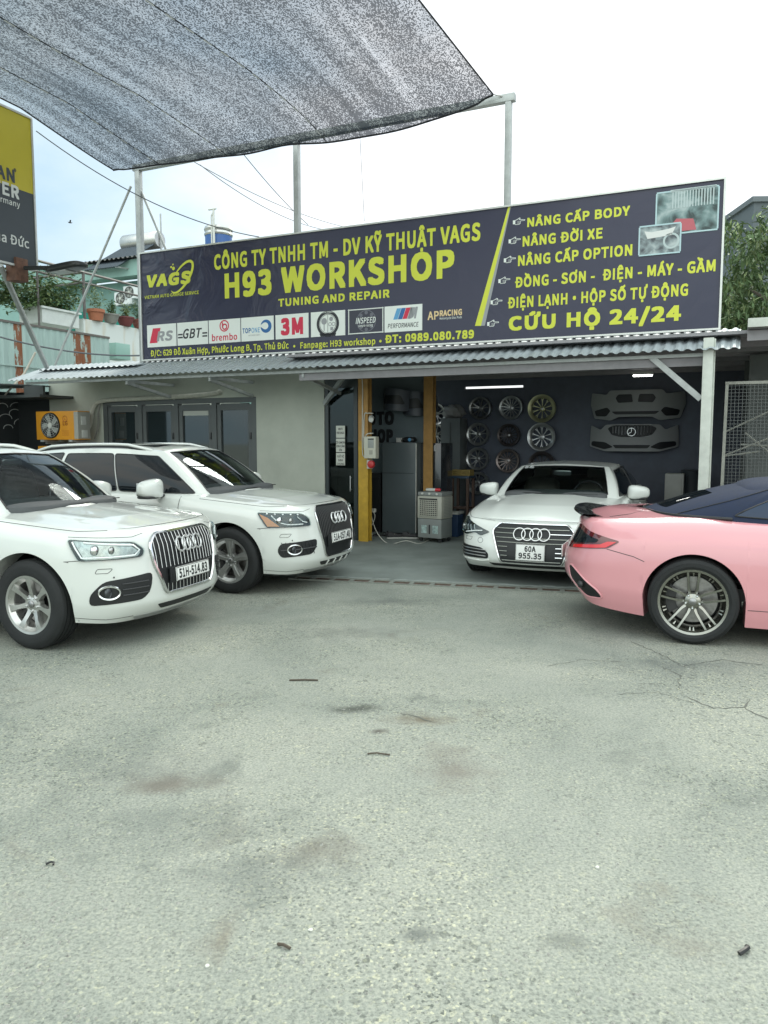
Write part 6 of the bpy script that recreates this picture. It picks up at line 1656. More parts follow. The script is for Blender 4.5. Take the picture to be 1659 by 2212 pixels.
# wheel rims hung on the back wall
RIMG = 'alloy rims hung on the back wall'
def wall_rim(x, y, dpx, style, mat, label, v=VB):
    u, z = UZ(x, y, v-.06); dep = (W(u, v, z)-Vector((0, 0, CAM_H))).dot(_f); r = dpx*dep/1660/2
    t = thing('alloy_rim', label, 'wheel rim', W(u, v-.10, z), TH, RIMG)
    m = MB(); m.lathe([(r-.012, .07), (r-.05, .05), (r-.055, -.02), (r-.03, -.055), (r-.012, -.06), (r+.002, -.068), (r+.004, -.056), (r-.004, -.04), (r-.004, .07)], 44, 'y', close=True)
    n = {'star': 5, 'multi': 15, 'mesh': 10}[style]
    def sp_(a, prof):
        ca, sa = math.cos(a), math.sin(a); V_ = []; F = []
        for (rr, hw, yy, th, ts) in prof:
            for (t2, y2) in ((-hw, yy+th), (-hw*.7, yy), (hw*.7, yy), (hw, yy+th)): V_.append((rr*ca-(t2+ts)*sa, y2, rr*sa+(t2+ts)*ca))
        for i in range(len(prof)-1):
            for j in range(4): a_ = i*4+j; b_ = i*4+(j+1) % 4; F.append((a_, b_, b_+4, a_+4))
        m.add(V_, F)
    a00 = RNG.uniform(0, .3)
    for k in range(n):
        a = 2*math.pi*k/n+math.pi/2+a00*(style == 'multi')
        if style == 'star':
            for sd in (-1, 1): sp_(a, [(.03, .012, -.02, .03, sd*.008), (r*.5, .010, -.04, .025, sd*.022), (r-.012, .012, -.055, .02, sd*.058)])
        elif style == 'multi': sp_(a, [(.03, .007, -.02, .02, 0), (r-.012, .008, -.052, .02, 0)])
        else:
            for sd in (-1, 1): sp_(a, [(.03, .007, -.015, .02, 0), (r*.6, .006, -.03, .02, sd*.003), (r-.05, .008, -.035, .02, sd*.024)])
    m.lathe([(0, -.022), (.03, -.022), (.05, -.015), (.055, .03)], 20, 'y')
    m.build('rim_face', mat, t, angle=30)
    c = MB(); c.lathe([(0, -.03), (.020, -.028), (.024, -.02)], 16, 'y'); c.build('hub_cap', MT['rimcap'], t)
    if style == 'mesh':
        c = MB(); c.lathe([(r-.06, -.05), (r-.035, -.075), (r+.012, -.085), (r+.014, -.075), (r-.05, -.03)], 44, 'y'); c.build('polished_lip', mat, t)
RS = M('wall_rim_silver', (.42, .43, .43), .3, metal=.8); RD = M('wall_rim_dark', (.07, .06, .06), .35, metal=.6); RGO = M('wall_rim_gold', (.40, .40, .24), .35, metal=.7); RBR = M('wall_rim_bronze', (.26, .22, .21), .35, metal=.8)
wall_rim(1040, 882, 48, 'star', M('wall_rim_grey', (.26, .26, .26), .3, metal=.8), 'grey five-spoke rim, top left of the wall rims')
wall_rim(1106, 881, 50, 'multi', RS, 'bright many-spoke rim in the top row beside the gold rim')
wall_rim(1173, 883, 57, 'mesh', RGO, 'gold mesh rim at the right end of the top row')
wall_rim(1035, 938, 48, 'star', RS, 'silver five-spoke rim in the second row under the grey one')
wall_rim(1101, 940, 48, 'multi', RD, 'almost black many-spoke rim in the middle of the wall')
wall_rim(1172, 944, 57, 'mesh', RS, 'silver mesh rim directly under the gold rim')
wall_rim(1034, 991, 48, 'star', RS, 'silver five-spoke rim in the third row left of the bronze one')
wall_rim(1099, 995, 50, 'multi', RBR, 'bronze many-spoke rim above the coupe roof')
wall_rim(1172, 1003, 54, 'mesh', RD, 'dark mesh rim half hidden by the coupe roof')
wall_rim(1034, 1043, 48, 'star', RS, 'silver five-spoke rim low beside the coupe mirror')
for y, lb in ((895, 'top'), (939, 'middle'), (989, 'bottom')): wall_rim(944, y, 46, 'star', RS, 'five-spoke rim, %s of the three behind the orange post' % lb)
# two bumpers on the back wall
def wall_bumper(label, x0, x1, y0, y1, mat, kind):
    v = VB-.35; a, b = UZ(x0, y1, v), UZ(x1, y1, v); zt = UZ((x0+x1)/2, y0, v)[1]; zb = UZ((x0+x1)/2, y1, v)[1]; w = b[0]-a[0]; h = zt-zb
    t = thing('car_bumper', label, 'bumper', W((a[0]+b[0])/2, v, zb), TH, 'bumpers hung on the back wall')
    fn = lambda p, z, off=0: Vector((p*w/2, .30*abs(p)**3-off-.02*math.sin(z*3), z*h))
    if kind == 'upper': out = [(-1, .55), (-.98, .95), (-.62, .86), (-.55, 1.0), (.55, 1.0), (.62, .86), (.98, .95), (1, .55), (.9, .08), (.5, .0), (.35, .12), (-.35, .12), (-.5, 0), (-.9, .08)]
    else: out = [(-.98, .98), (-.72, .80), (-.60, .98), (-.35, 1.0), (.35, 1.0), (.60, .98), (.72, .80), (.98, .98), (1.0, .20), (.6, .03), (-.6, .03), (-1.0, .20)]
    body = decal(fn, poly_round(out, .04, 2), .0, step=.09, back=.04).build('shell', mat, t, angle=50)
    dk = M('bumper_opening', (.018, .019, .022), .5)
    if kind == 'upper':
        for sgn in (-1, 1):
            decal(fn, poly_round([(sgn*.05, .60), (sgn*.08, .86), (sgn*.36, .86), (sgn*.42, .74), (sgn*.36, .58)], .03, 2), .008, step=.08).build('kidney_opening', dk, t, angle=50)
            decal(fn, poly_round([(sgn*.52, .32), (sgn*.60, .44), (sgn*.90, .34), (sgn*.86, .16), (sgn*.62, .14)], .04, 2), .008, step=.08).build('side_opening', dk, t, angle=50)
        decal(fn, poly_round([(-.42, .20), (-.5, .30), (.5, .30), (.42, .20)], .03, 2), .008, step=.08).build('lower_opening', dk, t, angle=50)
    else:
        g = decal(fn, poly_round([(-.55, .86), (-.4, .96), (.4, .96), (.55, .86), (.45, .62), (.25, .54), (-.25, .54), (-.45, .62)], .06, 3), .008, step=.08).build('grille_opening', dk, t, angle=50)
        m = MB()
        for k in range(13):
            p = -.42+.07*k
            if abs(p) > .06: line_on(fn, [(p, .62 if abs(p) < .35 else .68), (p, .92)], .006, .012, m, step=.2, n=4)
        m.build('grille_bars', MT['dullchrome'], g)
        m = MB(); c = fn(0, .72, .02)
        m.tube([(c.x+.07*math.cos(a), c.y, c.z+.07*math.sin(a)) for a in np.linspace(0, 6.283, 24, endpoint=False)], .008, n=5, closed=True)
        for a in (math.pi/2, math.pi*7/6, -math.pi/6): m.tube([tuple(c), (c.x+.07*math.cos(a), c.y, c.z+.07*math.sin(a))], .007, n=5)
        m.build('star_emblem', MT['dullchrome'], g)
        for sgn in (-1, 1): decal(fn, poly_round([(sgn*.40, .18), (sgn*.60, .36), (sgn*.94, .40), (sgn*.96, .24), (sgn*.62, .10)], .05, 2), .008, step=.08).build('side_opening', dk, t, angle=50)
        decal(fn, poly_round([(-.36, .14), (-.42, .26), (.42, .26), (.36, .14)], .03, 2), .008, step=.08).build('lower_opening', dk, t, angle=50)
BUM = M('bumper_primer', (.30, .315, .31), .5, var=.05, vs=3)
wall_bumper('pale bumper with twin kidney openings, upper of the two on the wall', 1270, 1478, 842, 908, BUM, 'upper')
wall_bumper('pale bumper with barred oval grille, lower of the two on the wall', 1268, 1463, 916, 977, M('bumper_primer2', (.34, .35, .35), .5, var=.05, vs=3), 'lower')
# dark bumpers stored under the ceiling behind the yellow post
def hung(label, x0, x1, y0, y1, v, tilt):
    a, b = UZ(x0, y1, v), UZ(x1, y0, v); w, h = b[0]-a[0], b[1]-a[1]
    t = thing('stored_bumper', label, 'bumper', W((a[0]+b[0])/2, v, a[1]), TH, 'bumpers stored under the ceiling'); t.rotation_euler[1] = tilt
    fn = lambda p, z, off=0: Vector((p*w/2, .45*abs(p)**2.5-off, z*h))
    decal(fn, poly_round([(-1, .3), (-.9, .9), (-.4, 1), (.4, .95), (.95, .85), (1, .2), (.6, 0), (-.5, .05)], .08, 2), 0, step=.1, back=.08).build('shell', M('dark_bumper', (.055, .065, .08), .45), t, angle=50)
    decal(fn, poly_round([(-.6, .3), (-.5, .65), (.4, .7), (.6, .3)], .08, 2), .008, step=.1).build('opening', MT['black'], t, angle=50)
hung('dark bumper stored flat under the ceiling, nearer the yellow post', 806, 885, 836, 888, .9, .06)
hung('dark bumper stored under the ceiling, touching the second post', 852, 926, 842, 900, 1.1, -.05)
# fridges, cooler
a = UV_of(GZ(843, 1153, .03)); ft = UZ(860, 957, a[1])[1]; fl0 = UZ(825, 1100, a[1])[0]; fl1 = UZ(899, 1100, a[1])[0]
FRG = M('fridge_grey', (.095, .115, .12), .35, var=.06, vs=3)
f1 = thing('fridge', 'tall slate grey fridge standing behind the yellow post', 'fridge', W((fl0+fl1)/2, a[1]+.3, .03), TH)
m = MB(); m.box((0, 0, ft/2), (fl1-fl0, .58, ft-.04)); m.build('body', FRG, f1, bevel=.012)
m = MB(); m.box((fl1-fl0)and((fl1-fl0)/2-.008, -.292, ft/2), (.014, .012, ft-.08)); m.build('edge_strip', PALE, f1, smooth=False)
m = MB(); m.box((-.02, -.297, ft*.66), (fl1-fl0-.06, .012, .006)); m.build('door_gap', MT['black'], f1, smooth=False)
g0, g1 = UZ(900, 1100, a[1]+.15)[0], UZ(931, 1100, a[1]+.15)[0]; gt_ = UZ(915, 958, a[1]+.15)[1]
f2 = thing('fridge', 'black fridge with small lit panel beside the grey fridge', 'fridge', W((g0+g1)/2+.08, a[1]+.5, .03), TH)
m = MB(); m.box((0, 0, gt_/2), (g1-g0+.16, .6, gt_-.04)); m.build('body', M('fridge_black', (.022, .027, .03), .2, coat=.5), f2, bevel=.012)
m = MB(); m.box((.0, -.305, gt_*.60), (g1-g0+.1, .012, .008)); m.box((-(g1-g0)/2, -.31, gt_*.40), (.02, .02, gt_*.3)); m.build('handle_and_gap', MT['trim'], f2, smooth=False)
m = MB(); m.box((.10, -.304, gt_*.93), (.03, .006, .10)); m.build('display_panel', M('panel_white', (.5, .52, .52), .4), f2, smooth=False)
bx = UZ(812, 1100, a[1]+.2); zb_ = UZ(812, 1025, a[1]+.2)[1]
t = thing('speaker_cabinet', 'low black cabinet squeezed between yellow post and grey fridge', 'cabinet', W(bx[0], a[1]+.35, .03), TH)
m = MB(); m.box((0, 0, zb_/2), (.24, .4, zb_)); m.build('body', MT['trim'], t, bevel=.01)
m = MB(); m.box((0, -.203, zb_*.5), (.2, .008, zb_*.85)); m.build('front_panel', MT['black'], t, bevel=.002)
for (x, y, w_, h_, mt, nm, lb, ct_) in ((859, 954, .10, .07, M('small_white', (.5, .5, .48), .5), 'paper_box', 'small white paper box on top of the grey fridge', 'box'), (880, 952, .24, .09, MT['trim'], 'tool_bag', 'black bag with round blue badge on the grey fridge', 'bag')):
    u_, z_ = UZ(x, y, a[1]+.1); t = thing(nm, lb, ct_, W(u_, a[1]+.2, ft+.012), TH)
    m = MB()
    if nm == 'paper_box': m.box((0, 0, h_/2), (w_, .1, h_)); m.box((0, 0, h_+.004), (w_+.008, .108, .012)); m.build('carton', mt, t, bevel=.003)
    else:
        m.sell((0, 0, h_*.5), (w_/2, .1, h_*.55), .6); m.build('bag', mt, t); m = MB(); m.lathe([(0, -.104), (.03, -.103), (.032, -.095)], 20, 'y', (.04, 0, h_*.5)); m.build('badge', LBL, t)
ca = UV_of(GZ(935, 1172, .03)); cu_a, cu_b = UZ(900, 1150, ca[1])[0], UZ(960, 1150, ca[1])[0]; cth = UZ(930, 1064, ca[1])[1]
cw = cu_b-cu_a-.03
ac = thing('air_cooler', 'beige and grey evaporative air cooler with louvred front on castors', 'air cooler', W((cu_a+cu_b)/2+.01, ca[1]+.18, .03), TH+R(-9))
BG = M('cooler_beige', (.40, .40, .34), .5, var=.06, vs=6)
m = MB(); m.box((0, 0, .07+.155), (cw-.01, .36, .31)); m.build('tank', M('cooler_grey', (.21, .225, .215), .5, var=.06, vs=5), ac, bevel=.012)
m = MB(); m.box((0, 0, (.385+cth-.09)/2), (cw, .37, cth-.09-.385)); m.build('housing', BG, ac, bevel=.012)
m = MB(); m.box((0, .005, cth-.055), (cw, .36, .065)); m.build('control_top', M('cooler_grey'), ac, bevel=.015)
m = MB(); m.box((-.02, -.187, .385+.03+(cth-.52)/2), (cw-.12, .008, cth-.56)); lo_ = m.build('louvre_recess', MT['black'], ac, smooth=False)
m = MB()
for k in range(9): m.box((-.02, -.193, .425+(cth-.58)*k/8), (cw-.12, .014, .012))
for k in range(10): m.box((-.02-(cw-.14)/2+(cw-.14)*k/9, -.197, .395+(cth-.52)/2), (.008, .012, cth-.57))
m.build('louvres', BG, lo_, smooth=False)
m = MB()
for k in range(16): m.box((cw/2+.002, 0, .42+.024*k), (.006, .24, .008))
m.build('side_vents', GREYP, ac, smooth=False)
for x in (-cw*.3, 0, cw*.3): m = MB(); m.lathe([(0, -.022), (.018, -.02), (.02, 0)], 14, 'y', (x, -.175, cth-.05)); m.build('knob', PALE, ac)
for x in (-cw*.22, cw*.24): m = MB(); m.box((x, -.183, .21), (.10, .004, .13)); m.build('sticker', M('sticker_pale', (.32, .42, .40), .5, var=.5, vs=30), ac, smooth=False)
m = MB(); m.box((0, -.183, .21), (.02, .006, .15)); m.build('water_gauge', MT['trim'], ac, smooth=False)
for x in (-cw*.4, cw*.4):
    for y in (-.14, .14): m = MB(); m.lathe([(0, -.012), (.03, -.012), (.033, 0), (.03, .012), (0, .012)], 16, 'y', (x, y, .035)); m.box((x, y, .065), (.03, .03, .02)); m.build('castor', MT['trim'], ac)
t = thing('spray_can', 'red and white spray can lying on the air cooler', 'spray can', W((cu_a+cu_b)/2+.0, ca[1]+.14, .03+cth+.006), TH)
m = MB(); m.lathe([(0, -.13), (.022, -.13), (.026, -.12), (.026, .03)], 18, 'x'); m.build('can_body', PALE, t)
m = MB(); m.lathe([(.027, .03), (.027, .10), (.02, .12), (0, .12)], 18, 'x'); m.build('red_end', M('can_red', (.5, .03, .04), .4), t)
# post fittings: conduits, camera, meter box, alarm
CW_ = M('cable_white', (.50, .50, .44), .6)
pv_ = -.14
def pz_(x, y): u, z = UZ(x, y, pv_); return (u, pv_, z)
local_tube('white_cable', smooth_pts([pz_(779, 808), pz_(783, 830), pz_(783, 900), pz_(783, 975), pz_(787, 986), pz_(792, 988)], 5), .009, CW_, 'white conduit running the full height of the yellow post', 'cable', 6)
local_tube('white_cable', smooth_pts([pz_(806, 893), pz_(795, 893), pz_(787, 898), pz_(786, 960), pz_(790, 978), pz_(794, 980)], 5), .009, CW_, 'white conduit bending over to the wall camera', 'cable', 6)
local_tube('white_cable', smooth_pts([pz_(806, 936), pz_(795, 937), pz_(790, 943), pz_(790, 965), pz_(794, 972)], 5), .009, CW_, 'short white conduit curling into the meter box', 'cable', 6)
u, z = UZ(802, 903, -.2); cmr = thing('security_camera', 'white bullet security camera on the yellow post', 'camera', W(u-.02, -.16, z), TH)
m = MB(); m.lathe([(0, -.14), (.036, -.14), (.040, -.13), (.044, .02), (.03, .07), (0, .075)], 24, 'y'); bdy = m.build('body', PALE, cmr); bdy.rotation_euler = (R(14), 0, R(24))
m = MB(); m.lathe([(0, -.128), (.03, -.130), (.031, -.142)], 20, 'y'); ln_ = m.build('lens', MT['black'], bdy)
m = MB(); m.tube([(0, .03, 0), (-.02, .05, -.05), (-.03, .08, -.06)], .013); m.build('mount', PALE, cmr)
a, b = UZ(790, 990, -.2), UZ(815, 943, -.2)
mb = thing('meter_box', 'pale electric meter box with grey window on the yellow post', 'meter box', W((a[0]+b[0])/2-.005, -.19, a[1]), TH)
mw_, mh_ = b[0]-a[0], b[1]-a[1]
m = MB(); m.box((0, 0, mh_/2), (mw_, .13, mh_)); m.build('case', M('meter_cream', (.46, .46, .38), .5), mb, bevel=.008)
m = MB(); m.box((.02, -.067, mh_*.66), (mw_*.5, .006, mh_*.36)); m.build('window', GREYP, mb, bevel=.001)
m = MB(); m.box((.02, -.067, mh_*.88), (mw_*.5, .006, .02)); m.build('slot', MT['trim'], mb, smooth=False)
m = MB(); m.box((.02, -.067, mh_*.28), (mw_*.28, .006, mh_*.2)); m.build('label_plate', M('meter_label', (.3, .3, .25), .6), mb, smooth=False)
u, z = UZ(799, 1003, -.18)
al = thing('fire_alarm', 'round red fire alarm bell on a white plate below the meter box', 'alarm', W(u+.01, -.14, z), TH)
m = MB(); m.box((-.03, .0, 0), (.10, .02, .14)); m.build('plate', PALE, al, bevel=.003)
m = MB(); m.lathe([(0, -.055), (.03, -.055), (.055, -.045), (.066, -.02), (.066, -.01)], 28, 'y'); m.build('bell', M('alarm_red', (.42, .03, .03), .4), al)
# notices on the door
for k, lines in enumerate((('WIFI', 'H93 VAGS'), ('CÓ CAMERA', 'XIN CẢM', 'ƠN'), ('GIỮ VỆ', 'SINH', 'CHUNG'))):
    y0, y1 = ((919, 946), (947, 977), (978, 1005.5))[k]; a = UZ(726.5, y1, -.012); b = UZ(745.5, y0, -.012); w_, h_ = b[0]-a[0], b[1]-a[1]
    t = thing('paper_notice', ('top', 'middle', 'bottom')[k]+' paper notice taped to the glass door', 'notice', W((a[0]+b[0])/2, -.02+.002*k, a[1]), TH, 'paper notices on the glass door')
    m = MB(); m.box((0, 0, h_/2), (w_, .002, h_-.008)); m.build('sheet', M('notice_paper', (.52, .54, .48), .8, var=.04, vs=6), t, smooth=False)
    for i, s in enumerate(lines):
        v, f = text_geo(s, .034, bold=.03, sx=.8 if len(s) < 8 else .62); MB().add([(p.x, -.0025, p.y+h_*.68-.062*i-.01) for p in v], f).build('lettering', INK, t, smooth=False)
# shoes, slippers, cable and socket
def shoe(label, x, y, ang, mat, sole, low=False):
    p = GZ(x, y, .03); t = thing('slipper' if low else 'shoe', label, 'slipper' if low else 'shoe', (p.x, p.y, .03), R(ang), 'footwear by the fridge')
    m = MB(); pr = [(-.13, .035), (-.06, .042), (.0, .036), (.08, .048), (.13, .036), (.15, .0), (.13, -.036), (.08, -.046), (0, -.034), (-.06, -.038), (-.13, -.03), (-.145, 0)]
    m.prism(pr, Matrix.Identity(4), .022); m.build('sole', sole, t, bevel=.004)
    m = MB()
    if low: m.tube([(.02, .045, .015), (.05, .03, .06), (.06, 0, .07), (.05, -.03, .06), (.02, -.045, .015)], .018, n=8)
    else: m.sell((.02, 0, .045), (.12, .040, .035), .7); m.sell((-.07, 0, .06), (.065, .036, .05), .7)
    m.build('upper', mat, t)
    if not low:
        m = MB()
        for k in range(4): m.tube([(-.01+.025*k, -.03, .073-.004*k), (-.01+.025*k, 0, .085-.005*k), (-.01+.025*k, .03, .073-.004*k)], .005, n=5)
        m.build('laces', CW_, t)
SHB = M('shoe_black', (.03, .03, .032), .7); SHW = M('shoe_white', (.50, .50, .46), .7)
shoe('black sneaker with white laces, nearer the yellow post', 853, 1163, 12, SHB, SHW); shoe('black sneaker with white laces, nearer the air cooler', 885, 1163, -8, SHB, SHW)
shoe('dark flat slipper beside the foot of the yellow post', 812, 1158, 20, SHB, SHB, True); shoe('dark flat slipper between the other slipper and the sneakers', 830, 1158, -10, SHB, SHB, True)
u0, z0 = UZ(805, 1100, .35); fz = .04
pts = [(u0, .35, z0), (u0+.05, .2, z0-.10), (u0+.25, .0, z0-.35), (u0+.5, -.1, z0-.50), (u0+.8, -.1, .08), (u0+1.0, -.05, fz), ((cu_a+cu_b)/2-.1, ca[1]+.3, fz)]
local_tube('power_cord', smooth_pts(pts, 6), .006, CW_, 'white power cord drooping from the socket to the air cooler', 'cord', 5)
pts = [(u0+.02, .3, z0), (u0+.09, .25, z0-.12), (u0+.04, .2, z0-.30), (u0+.10, .12, z0-.42), (u0+.05, .05, fz)]
local_tube('power_cord', smooth_pts(pts, 6), .006, CW_, 'short white cord hanging straight down from the socket', 'cord', 5)
sk = thing('socket_block', 'small white socket block on the black cabinet', 'socket', W(u0, .36, z0-.02), TH); m = MB(); m.box((0, 0, 0), (.10, .05, .06)); m.build('block', PALE, sk, bevel=.005); m = MB(); m.box((.02, -.03, .01), (.04, .02, .03)); m.build('plug', GREYP, sk, bevel=.004)
tl = UZ(1388, 823, 2.2)
tb = thing('fill_tube', 'short glowing tube added under the garage ceiling to lift the interior', 'lamp', W(tl[0], 2.2, 2.74), TH)  # pale strip built as a glowing tube, added to brighten the dark garage
m = MB(); m.box((0, 0, .035), (.34, .07, .05)); m.build('fitting', PALE, tb, bevel=.005); m = MB(); m.lathe([(0, -.15), (.012, -.15), (.012, .15), (0, .15)], 12, 'x', (0, 0, -.004)); m.build('tube', M('lit_tube', (1, 1, .96), .4, emit=7), tb)
# stool with crate, blue box, grey panel with bag
a = UZ(980, 1095, 2.3); b = UZ(1020, 1028, 2.3)
stl = thing('workbench', 'dark blue topped work stand in front of the wall rims', 'stand', W((a[0]+b[0])/2, 2.3, .03), TH); sw, sh_ = b[0]-a[0], b[1]-.03
m = MB(); m.box((0, 0, sh_-.02), (sw, .4, .04)); m.build('top', M('stand_blue', (.03, .06, .10), .5), stl, bevel=.004)
for x in (-sw/2+.03, sw/2-.03):
    for y in (-.16, .16): m = MB(); m.box((x, y, (sh_-.04)/2), (.045, .045, sh_-.04)); m.build('leg', M('stand_leg', (.10, .06, .045), .7), stl, smooth=False)
m = MB(); m.box((0, 0, sh_*.4), (sw-.06, .3, .03)); m.build('shelf', M('stand_leg'), stl, smooth=False)
cr = thing('straw_crate', 'small yellowish slatted crate on the dark blue work stand', 'crate', W((a[0]+b[0])/2, 2.3, .035+sh_), TH)
m = MB()
for y in (-.12, .12):
    for z in (.02, .055, .09): m.box((0, y, z), (sw*.92, .012, .026))
for x in (-sw*.46, 0, sw*.46): m.box((x, 0, .055), (.02, .25, .11))
m.box((0, 0, .006), (sw*.9, .22, .012)); m.build('slats', M('straw_wood', (.30, .22, .07), .8, var=.2, vs=20), cr, smooth=False)
u, z = UZ(975, 1130, 1.2); bb = thing('cool_box', 'dark blue cool box with pale lid line behind the air cooler', 'box', W(u, 1.2, .03), TH)
m = MB(); m.box((0, 0, .19), (.34, .3, .38)); m.build('tub', M('coolbox_blue', (.012, .04, .10), .5), bb, bevel=.02); m = MB(); m.box((0, 0, .40), (.36, .32, .035)); m.build('lid', PALE, bb, bevel=.01)
a, b = UZ(958, 1012, 3.2), UZ(1000, 905, 3.2)
gp = thing('metal_locker', 'grey metal locker against the back wall left of the rims', 'locker', W((a[0]+b[0])/2, 3.25, .03), TH)
m = MB(); m.box((0, 0, b[1]/2), (b[0]-a[0], .45, b[1]-.03)); m.build('body', M('locker_grey', (.13, .15, .155), .5, var=.08, vs=4), gp, bevel=.008); m = MB(); m.box((0, -.23, b[1]/2), (.006, .008, b[1]-.2)); m.box((.04, -.235, b[1]*.6), (.015, .02, .10)); m.build('door_seam', MT['trim'], gp, smooth=False)
bg_ = thing('plastic_sack', 'crumpled pale plastic sack on top of the grey locker', 'sack', W((a[0]+b[0])/2, 3.25, b[1]+.015), TH); m = MB(); m.sell((0, 0, .13), (.22, .18, .14), .9, nu=30, nv=18, shear=lambda p: p*(1+.16*math.sin(p.x*31+p.z*40)*math.cos(p.y*27+p.x*11))); m.build('sack', M('sack_pale', (.24, .24, .24), .5), bg_)
# shelf of small things at the far right, bottle crates beside the white cabinet
for k, (x, w_, h_) in enumerate(((1492, .16, .50), (1503, .12, .36))):
    u, z = UZ(x, 1060, 2.9); t = thing('paint_drum', ('tall' if k == 0 else 'short')+' dark drum standing right of the pale cabinet', 'drum', W(u, 2.9, .03), TH, 'drums in the garage corner')
    m = MB(); m.lathe([(0, 0), (w_, 0), (w_, .3), (w_+.012, .32), (w_, .34), (w_, h_+.6), (w_+.012, h_+.62), (w_-.01, h_+.64), (0, h_+.63)], 28, 'z'); m.build('drum', M('drum_dark', (.05, .06, .07), .5), t)

# ---------------------------------------------------------------- cables across the sky
CB = M('sky_cable', (.10, .11, .12), .7)
def cable(label, p0, v0, p1, v1, r=.010, sag=.12):
    a, b = UZ(*p0, v0), UZ(*p1, v1); A, B = W(a[0], v0, a[1]), W(b[0], v1, b[1])
    pts = [A.lerp(B, i/20)-Vector((0, 0, sag*4*(i/20)*(1-i/20)))-FO for i in range(21)]
    o = MB().tube(pts, r, n=5).build('overhead_cable', CB); o.location = FO; tag(o, label, 'cable', 'cables crossing the sky')
cable('thin cable from the billboard corner down to the signboard', (78, 283), -2.6, (560, 512), -.3, .008, .25)
cable('upper of two slack cables leaving the frame beam to the right', (420, 350), -.3, (800, 500), 7, .007, .2)
cable('lower of two slack cables leaving the frame beam to the right', (432, 356), -.3, (780, 500), 6.5, .007, .35)
cable('steep cable crossing the two slack ones near the middle post', (526, 333), -.5, (665, 485), 3, .007, .05)
cable('fine vertical cord hanging from the shade net', (777, 286), -.6, (787, 478), -.4, .004, .0)
cable('black service cable along the corrugated fence', (0, 728), -1.2, (305, 768), .9, .016, .1)
# bird
p = at_depth(151, 481, 30); bdr = thing('bird', 'tiny bird flying in the sky left of the canopy frame', 'bird', p, R(40))
m = MB(); bdr.scale = (.5, .5, .5); m.sell((0, 0, 0), (.14, .045, .045), .9, nu=12, nv=8); m.sell((.15, 0, .02), (.04, .03, .03), 1, nu=10, nv=6); m.build('body', MT['trim'], bdr)
for s_ in (1, -1): m = MB(); m.add([(.06, s_*.03, .01), (-.06, s_*.03, .01), (-.10, s_*.30, .12), (.0, s_*.32, .13)], [(0, 1, 2, 3)]); m.add([(.06, s_*.03, .018), (-.06, s_*.03, .018), (-.10, s_*.30, .128), (.0, s_*.32, .138)], [(0, 3, 2, 1)]); m.build('wing', MT['trim'], bdr, smooth=False)

# ---------------------------------------------------------------- litter on the yard
def litter(name, label, cat, x, y, pts, r, mat, z=.006):
    p = GZ(x, y); o = MB().tube(pts, r, n=6).build(name, mat); o.location = (p.x, p.y, z); tag(o, label, cat)
TWG = M('twig_brown', (.07, .055, .04), .8)
litter('stick', 'thin dark straight stick lying in the middle of the yard', 'stick', 656, 1471, [(-.10, 0, 0), (0, .003, .002), (.10, 0, 0)], .006, TWG)
litter('rubber_strip', 'bent black rubber scrap on the ground at the right', 'scrap', 1605, 2057, [(-.02, -.015, 0), (.0, -.008, .006), (.018, .004, .008), (.022, .02, 0)], .008, MT['black'])
litter('dry_leaf_stem', 'black curled leaf stem on the ground at the left', 'stem', 110, 1868, [(-.018, -.005, 0), (0, .004, .004), (.012, 0, .004), (.014, -.01, 0)], .004, MT['black'])
litter('twig', 'curved brown twig near the stained patch', 'twig', 822, 1632, [(-.07, .01, 0), (-.02, .014, .003), (.05, -.005, 0)], .004, TWG)
litter('short_twig', 'short twig in the foreground below the middle', 'twig', 612, 2047, [(-.02, .01, 0), (0, 0, .005), (.025, -.012, 0)], .005, TWG)
for k, (x, y, s, lb) in enumerate(((670, 2010, .007, 'white pebble in the foreground left of the middle'), (1290, 1875, .008, 'flat white chip of stone on the right half of the yard'), (448, 2088, .007, 'white pebble in the lower left foreground'))):
    p = GZ(x, y); m = MB(); m.sell((0, 0, s*.35), (s*1.3, s, s*.6), .9, nu=10, nv=7, shear=lambda q: q*(1+.2*math.sin(q.x*300+k))); o = m.build('pebble', M('pebble_white', (.55, .55, .5), .8)); o.location = (p.x, p.y, 0); tag(o, lb, 'pebble')
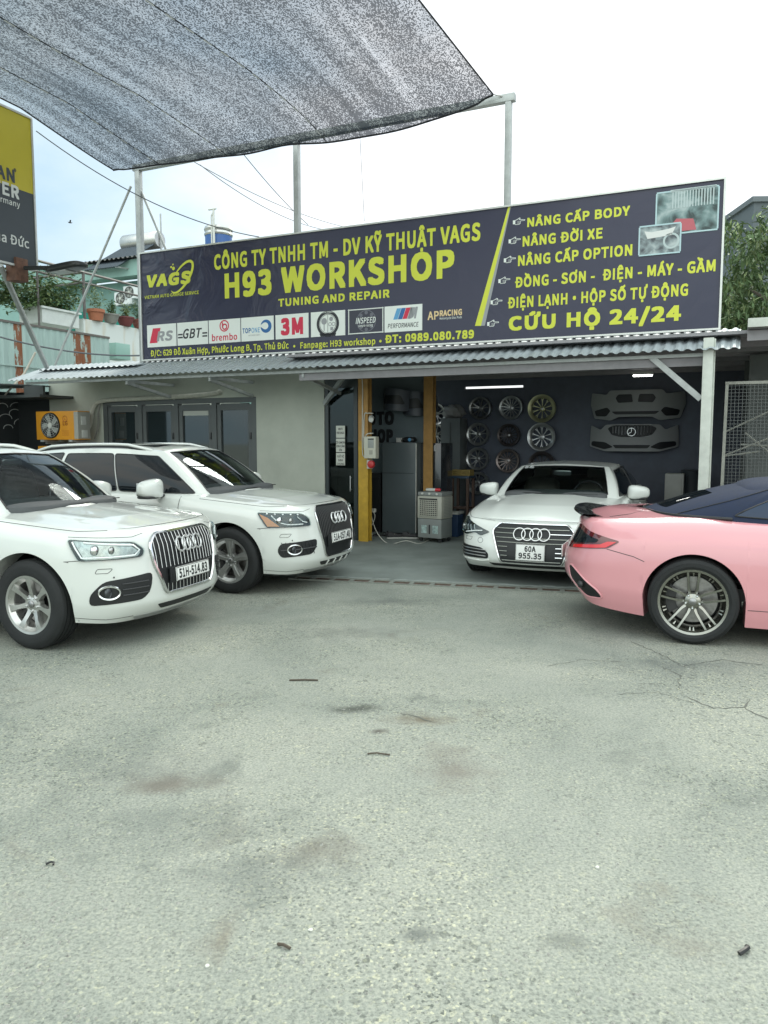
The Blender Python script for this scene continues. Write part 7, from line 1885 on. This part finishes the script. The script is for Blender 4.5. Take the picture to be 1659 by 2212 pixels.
# gravel grains: nobody could count them
V_, F_ = [], []
rg2 = np.random.default_rng(5)
oct_ = np.array([(1, 0, 0), (0, 1, 0), (-1, 0, 0), (0, -1, 0), (0, 0, .8), (0, 0, -.3)])
of_ = [(0, 1, 4), (1, 2, 4), (2, 3, 4), (3, 0, 4), (1, 0, 5), (2, 1, 5), (3, 2, 5), (0, 3, 5)]
cnt = 0
while cnt < 9000:
    y = 1.6+rg2.exponential(2.6); x = rg2.uniform(-.62, .62)*(y+.6)
    if y > 9.5: continue
    k = math.sin(x*1.7+1.3)*math.cos(y*1.35+.4)+.5*math.sin(x*4.1-y*2.3)
    if rg2.uniform() > .25+.5*max(0, k): continue
    s = rg2.gamma(2.0, .0016)+.0016
    if s > .011: continue
    rot = rg2.uniform(0, 6.28); c, sn_ = math.cos(rot), math.sin(rot); q = oct_*np.array([s*rg2.uniform(.8, 1.5), s*rg2.uniform(.7, 1.1), s*rg2.uniform(.5, .9)])
    q = np.stack([q[:, 0]*c-q[:, 1]*sn_+x, q[:, 0]*sn_+q[:, 1]*c+y, q[:, 2]], 1); b0 = len(V_)
    V_ += q.tolist(); F_ += [tuple(i+b0 for i in f) for f in of_]; cnt += 1
me = bpy.data.meshes.new('gravel'); me.from_pydata(V_, [], F_); me.materials.append(M('gravel_grains', (.24, .245, .22), .9, var=.55, vs=60)); tag(obj('gravel', me), 'loose grey grit scattered over the yard', 'gravel', kind='stuff')
# cracks in the concrete at the right
V_, F_ = [], []
def crack(pts, w):
    p3 = [GZ(x, y) for x, y in pts]; d = []
    for a, b in zip(p3[:-1], p3[1:]):
        n = max(2, int((b-a).length/.035)); d += [a.lerp(b, i/n) for i in range(n)]
    d.append(p3[-1]); rr = random.Random(len(V_)); m_ = []
    for i, p in enumerate(d): m_.append(p+Vector((rr.uniform(-.014, .014), rr.uniform(-.014, .014), .0022)))
    for i, p in enumerate(m_):
        t = (m_[min(i+1, len(m_)-1)]-m_[max(i-1, 0)]).normalized(); n = Vector((-t.y, t.x, 0)); ww = w*rr.uniform(.25, 1)*min(1, .25+i, .25+len(m_)-1-i)
        V_.extend([tuple(p+n*ww), tuple(p-n*ww)])
        if i: b = len(V_)-4; F_.append((b, b+1, b+3, b+2))
crack([(1360, 1385), (1440, 1420), (1475, 1440), (1560, 1425), (1659, 1440)], .006); crack([(1430, 1440), (1470, 1460), (1468, 1490)], .005)
crack([(1480, 1505), (1540, 1530), (1606, 1528), (1620, 1510)], .008); crack([(1606, 1528), (1659, 1555)], .007); crack([(1500, 1520), (1420, 1495), (1330, 1500)], .004)
crack([(1180, 1440), (1260, 1425), (1370, 1432)], .004); crack([(860, 1540), (905, 1548), (935, 1560)], .007)
me = bpy.data.meshes.new('cracks'); me.from_pydata(V_, [], F_); me.materials.append(M('crack_dark', (.11, .115, .10), .95)); tag(obj('ground_cracks', me), 'thin dark cracks in the concrete yard', 'cracks', kind='stuff')
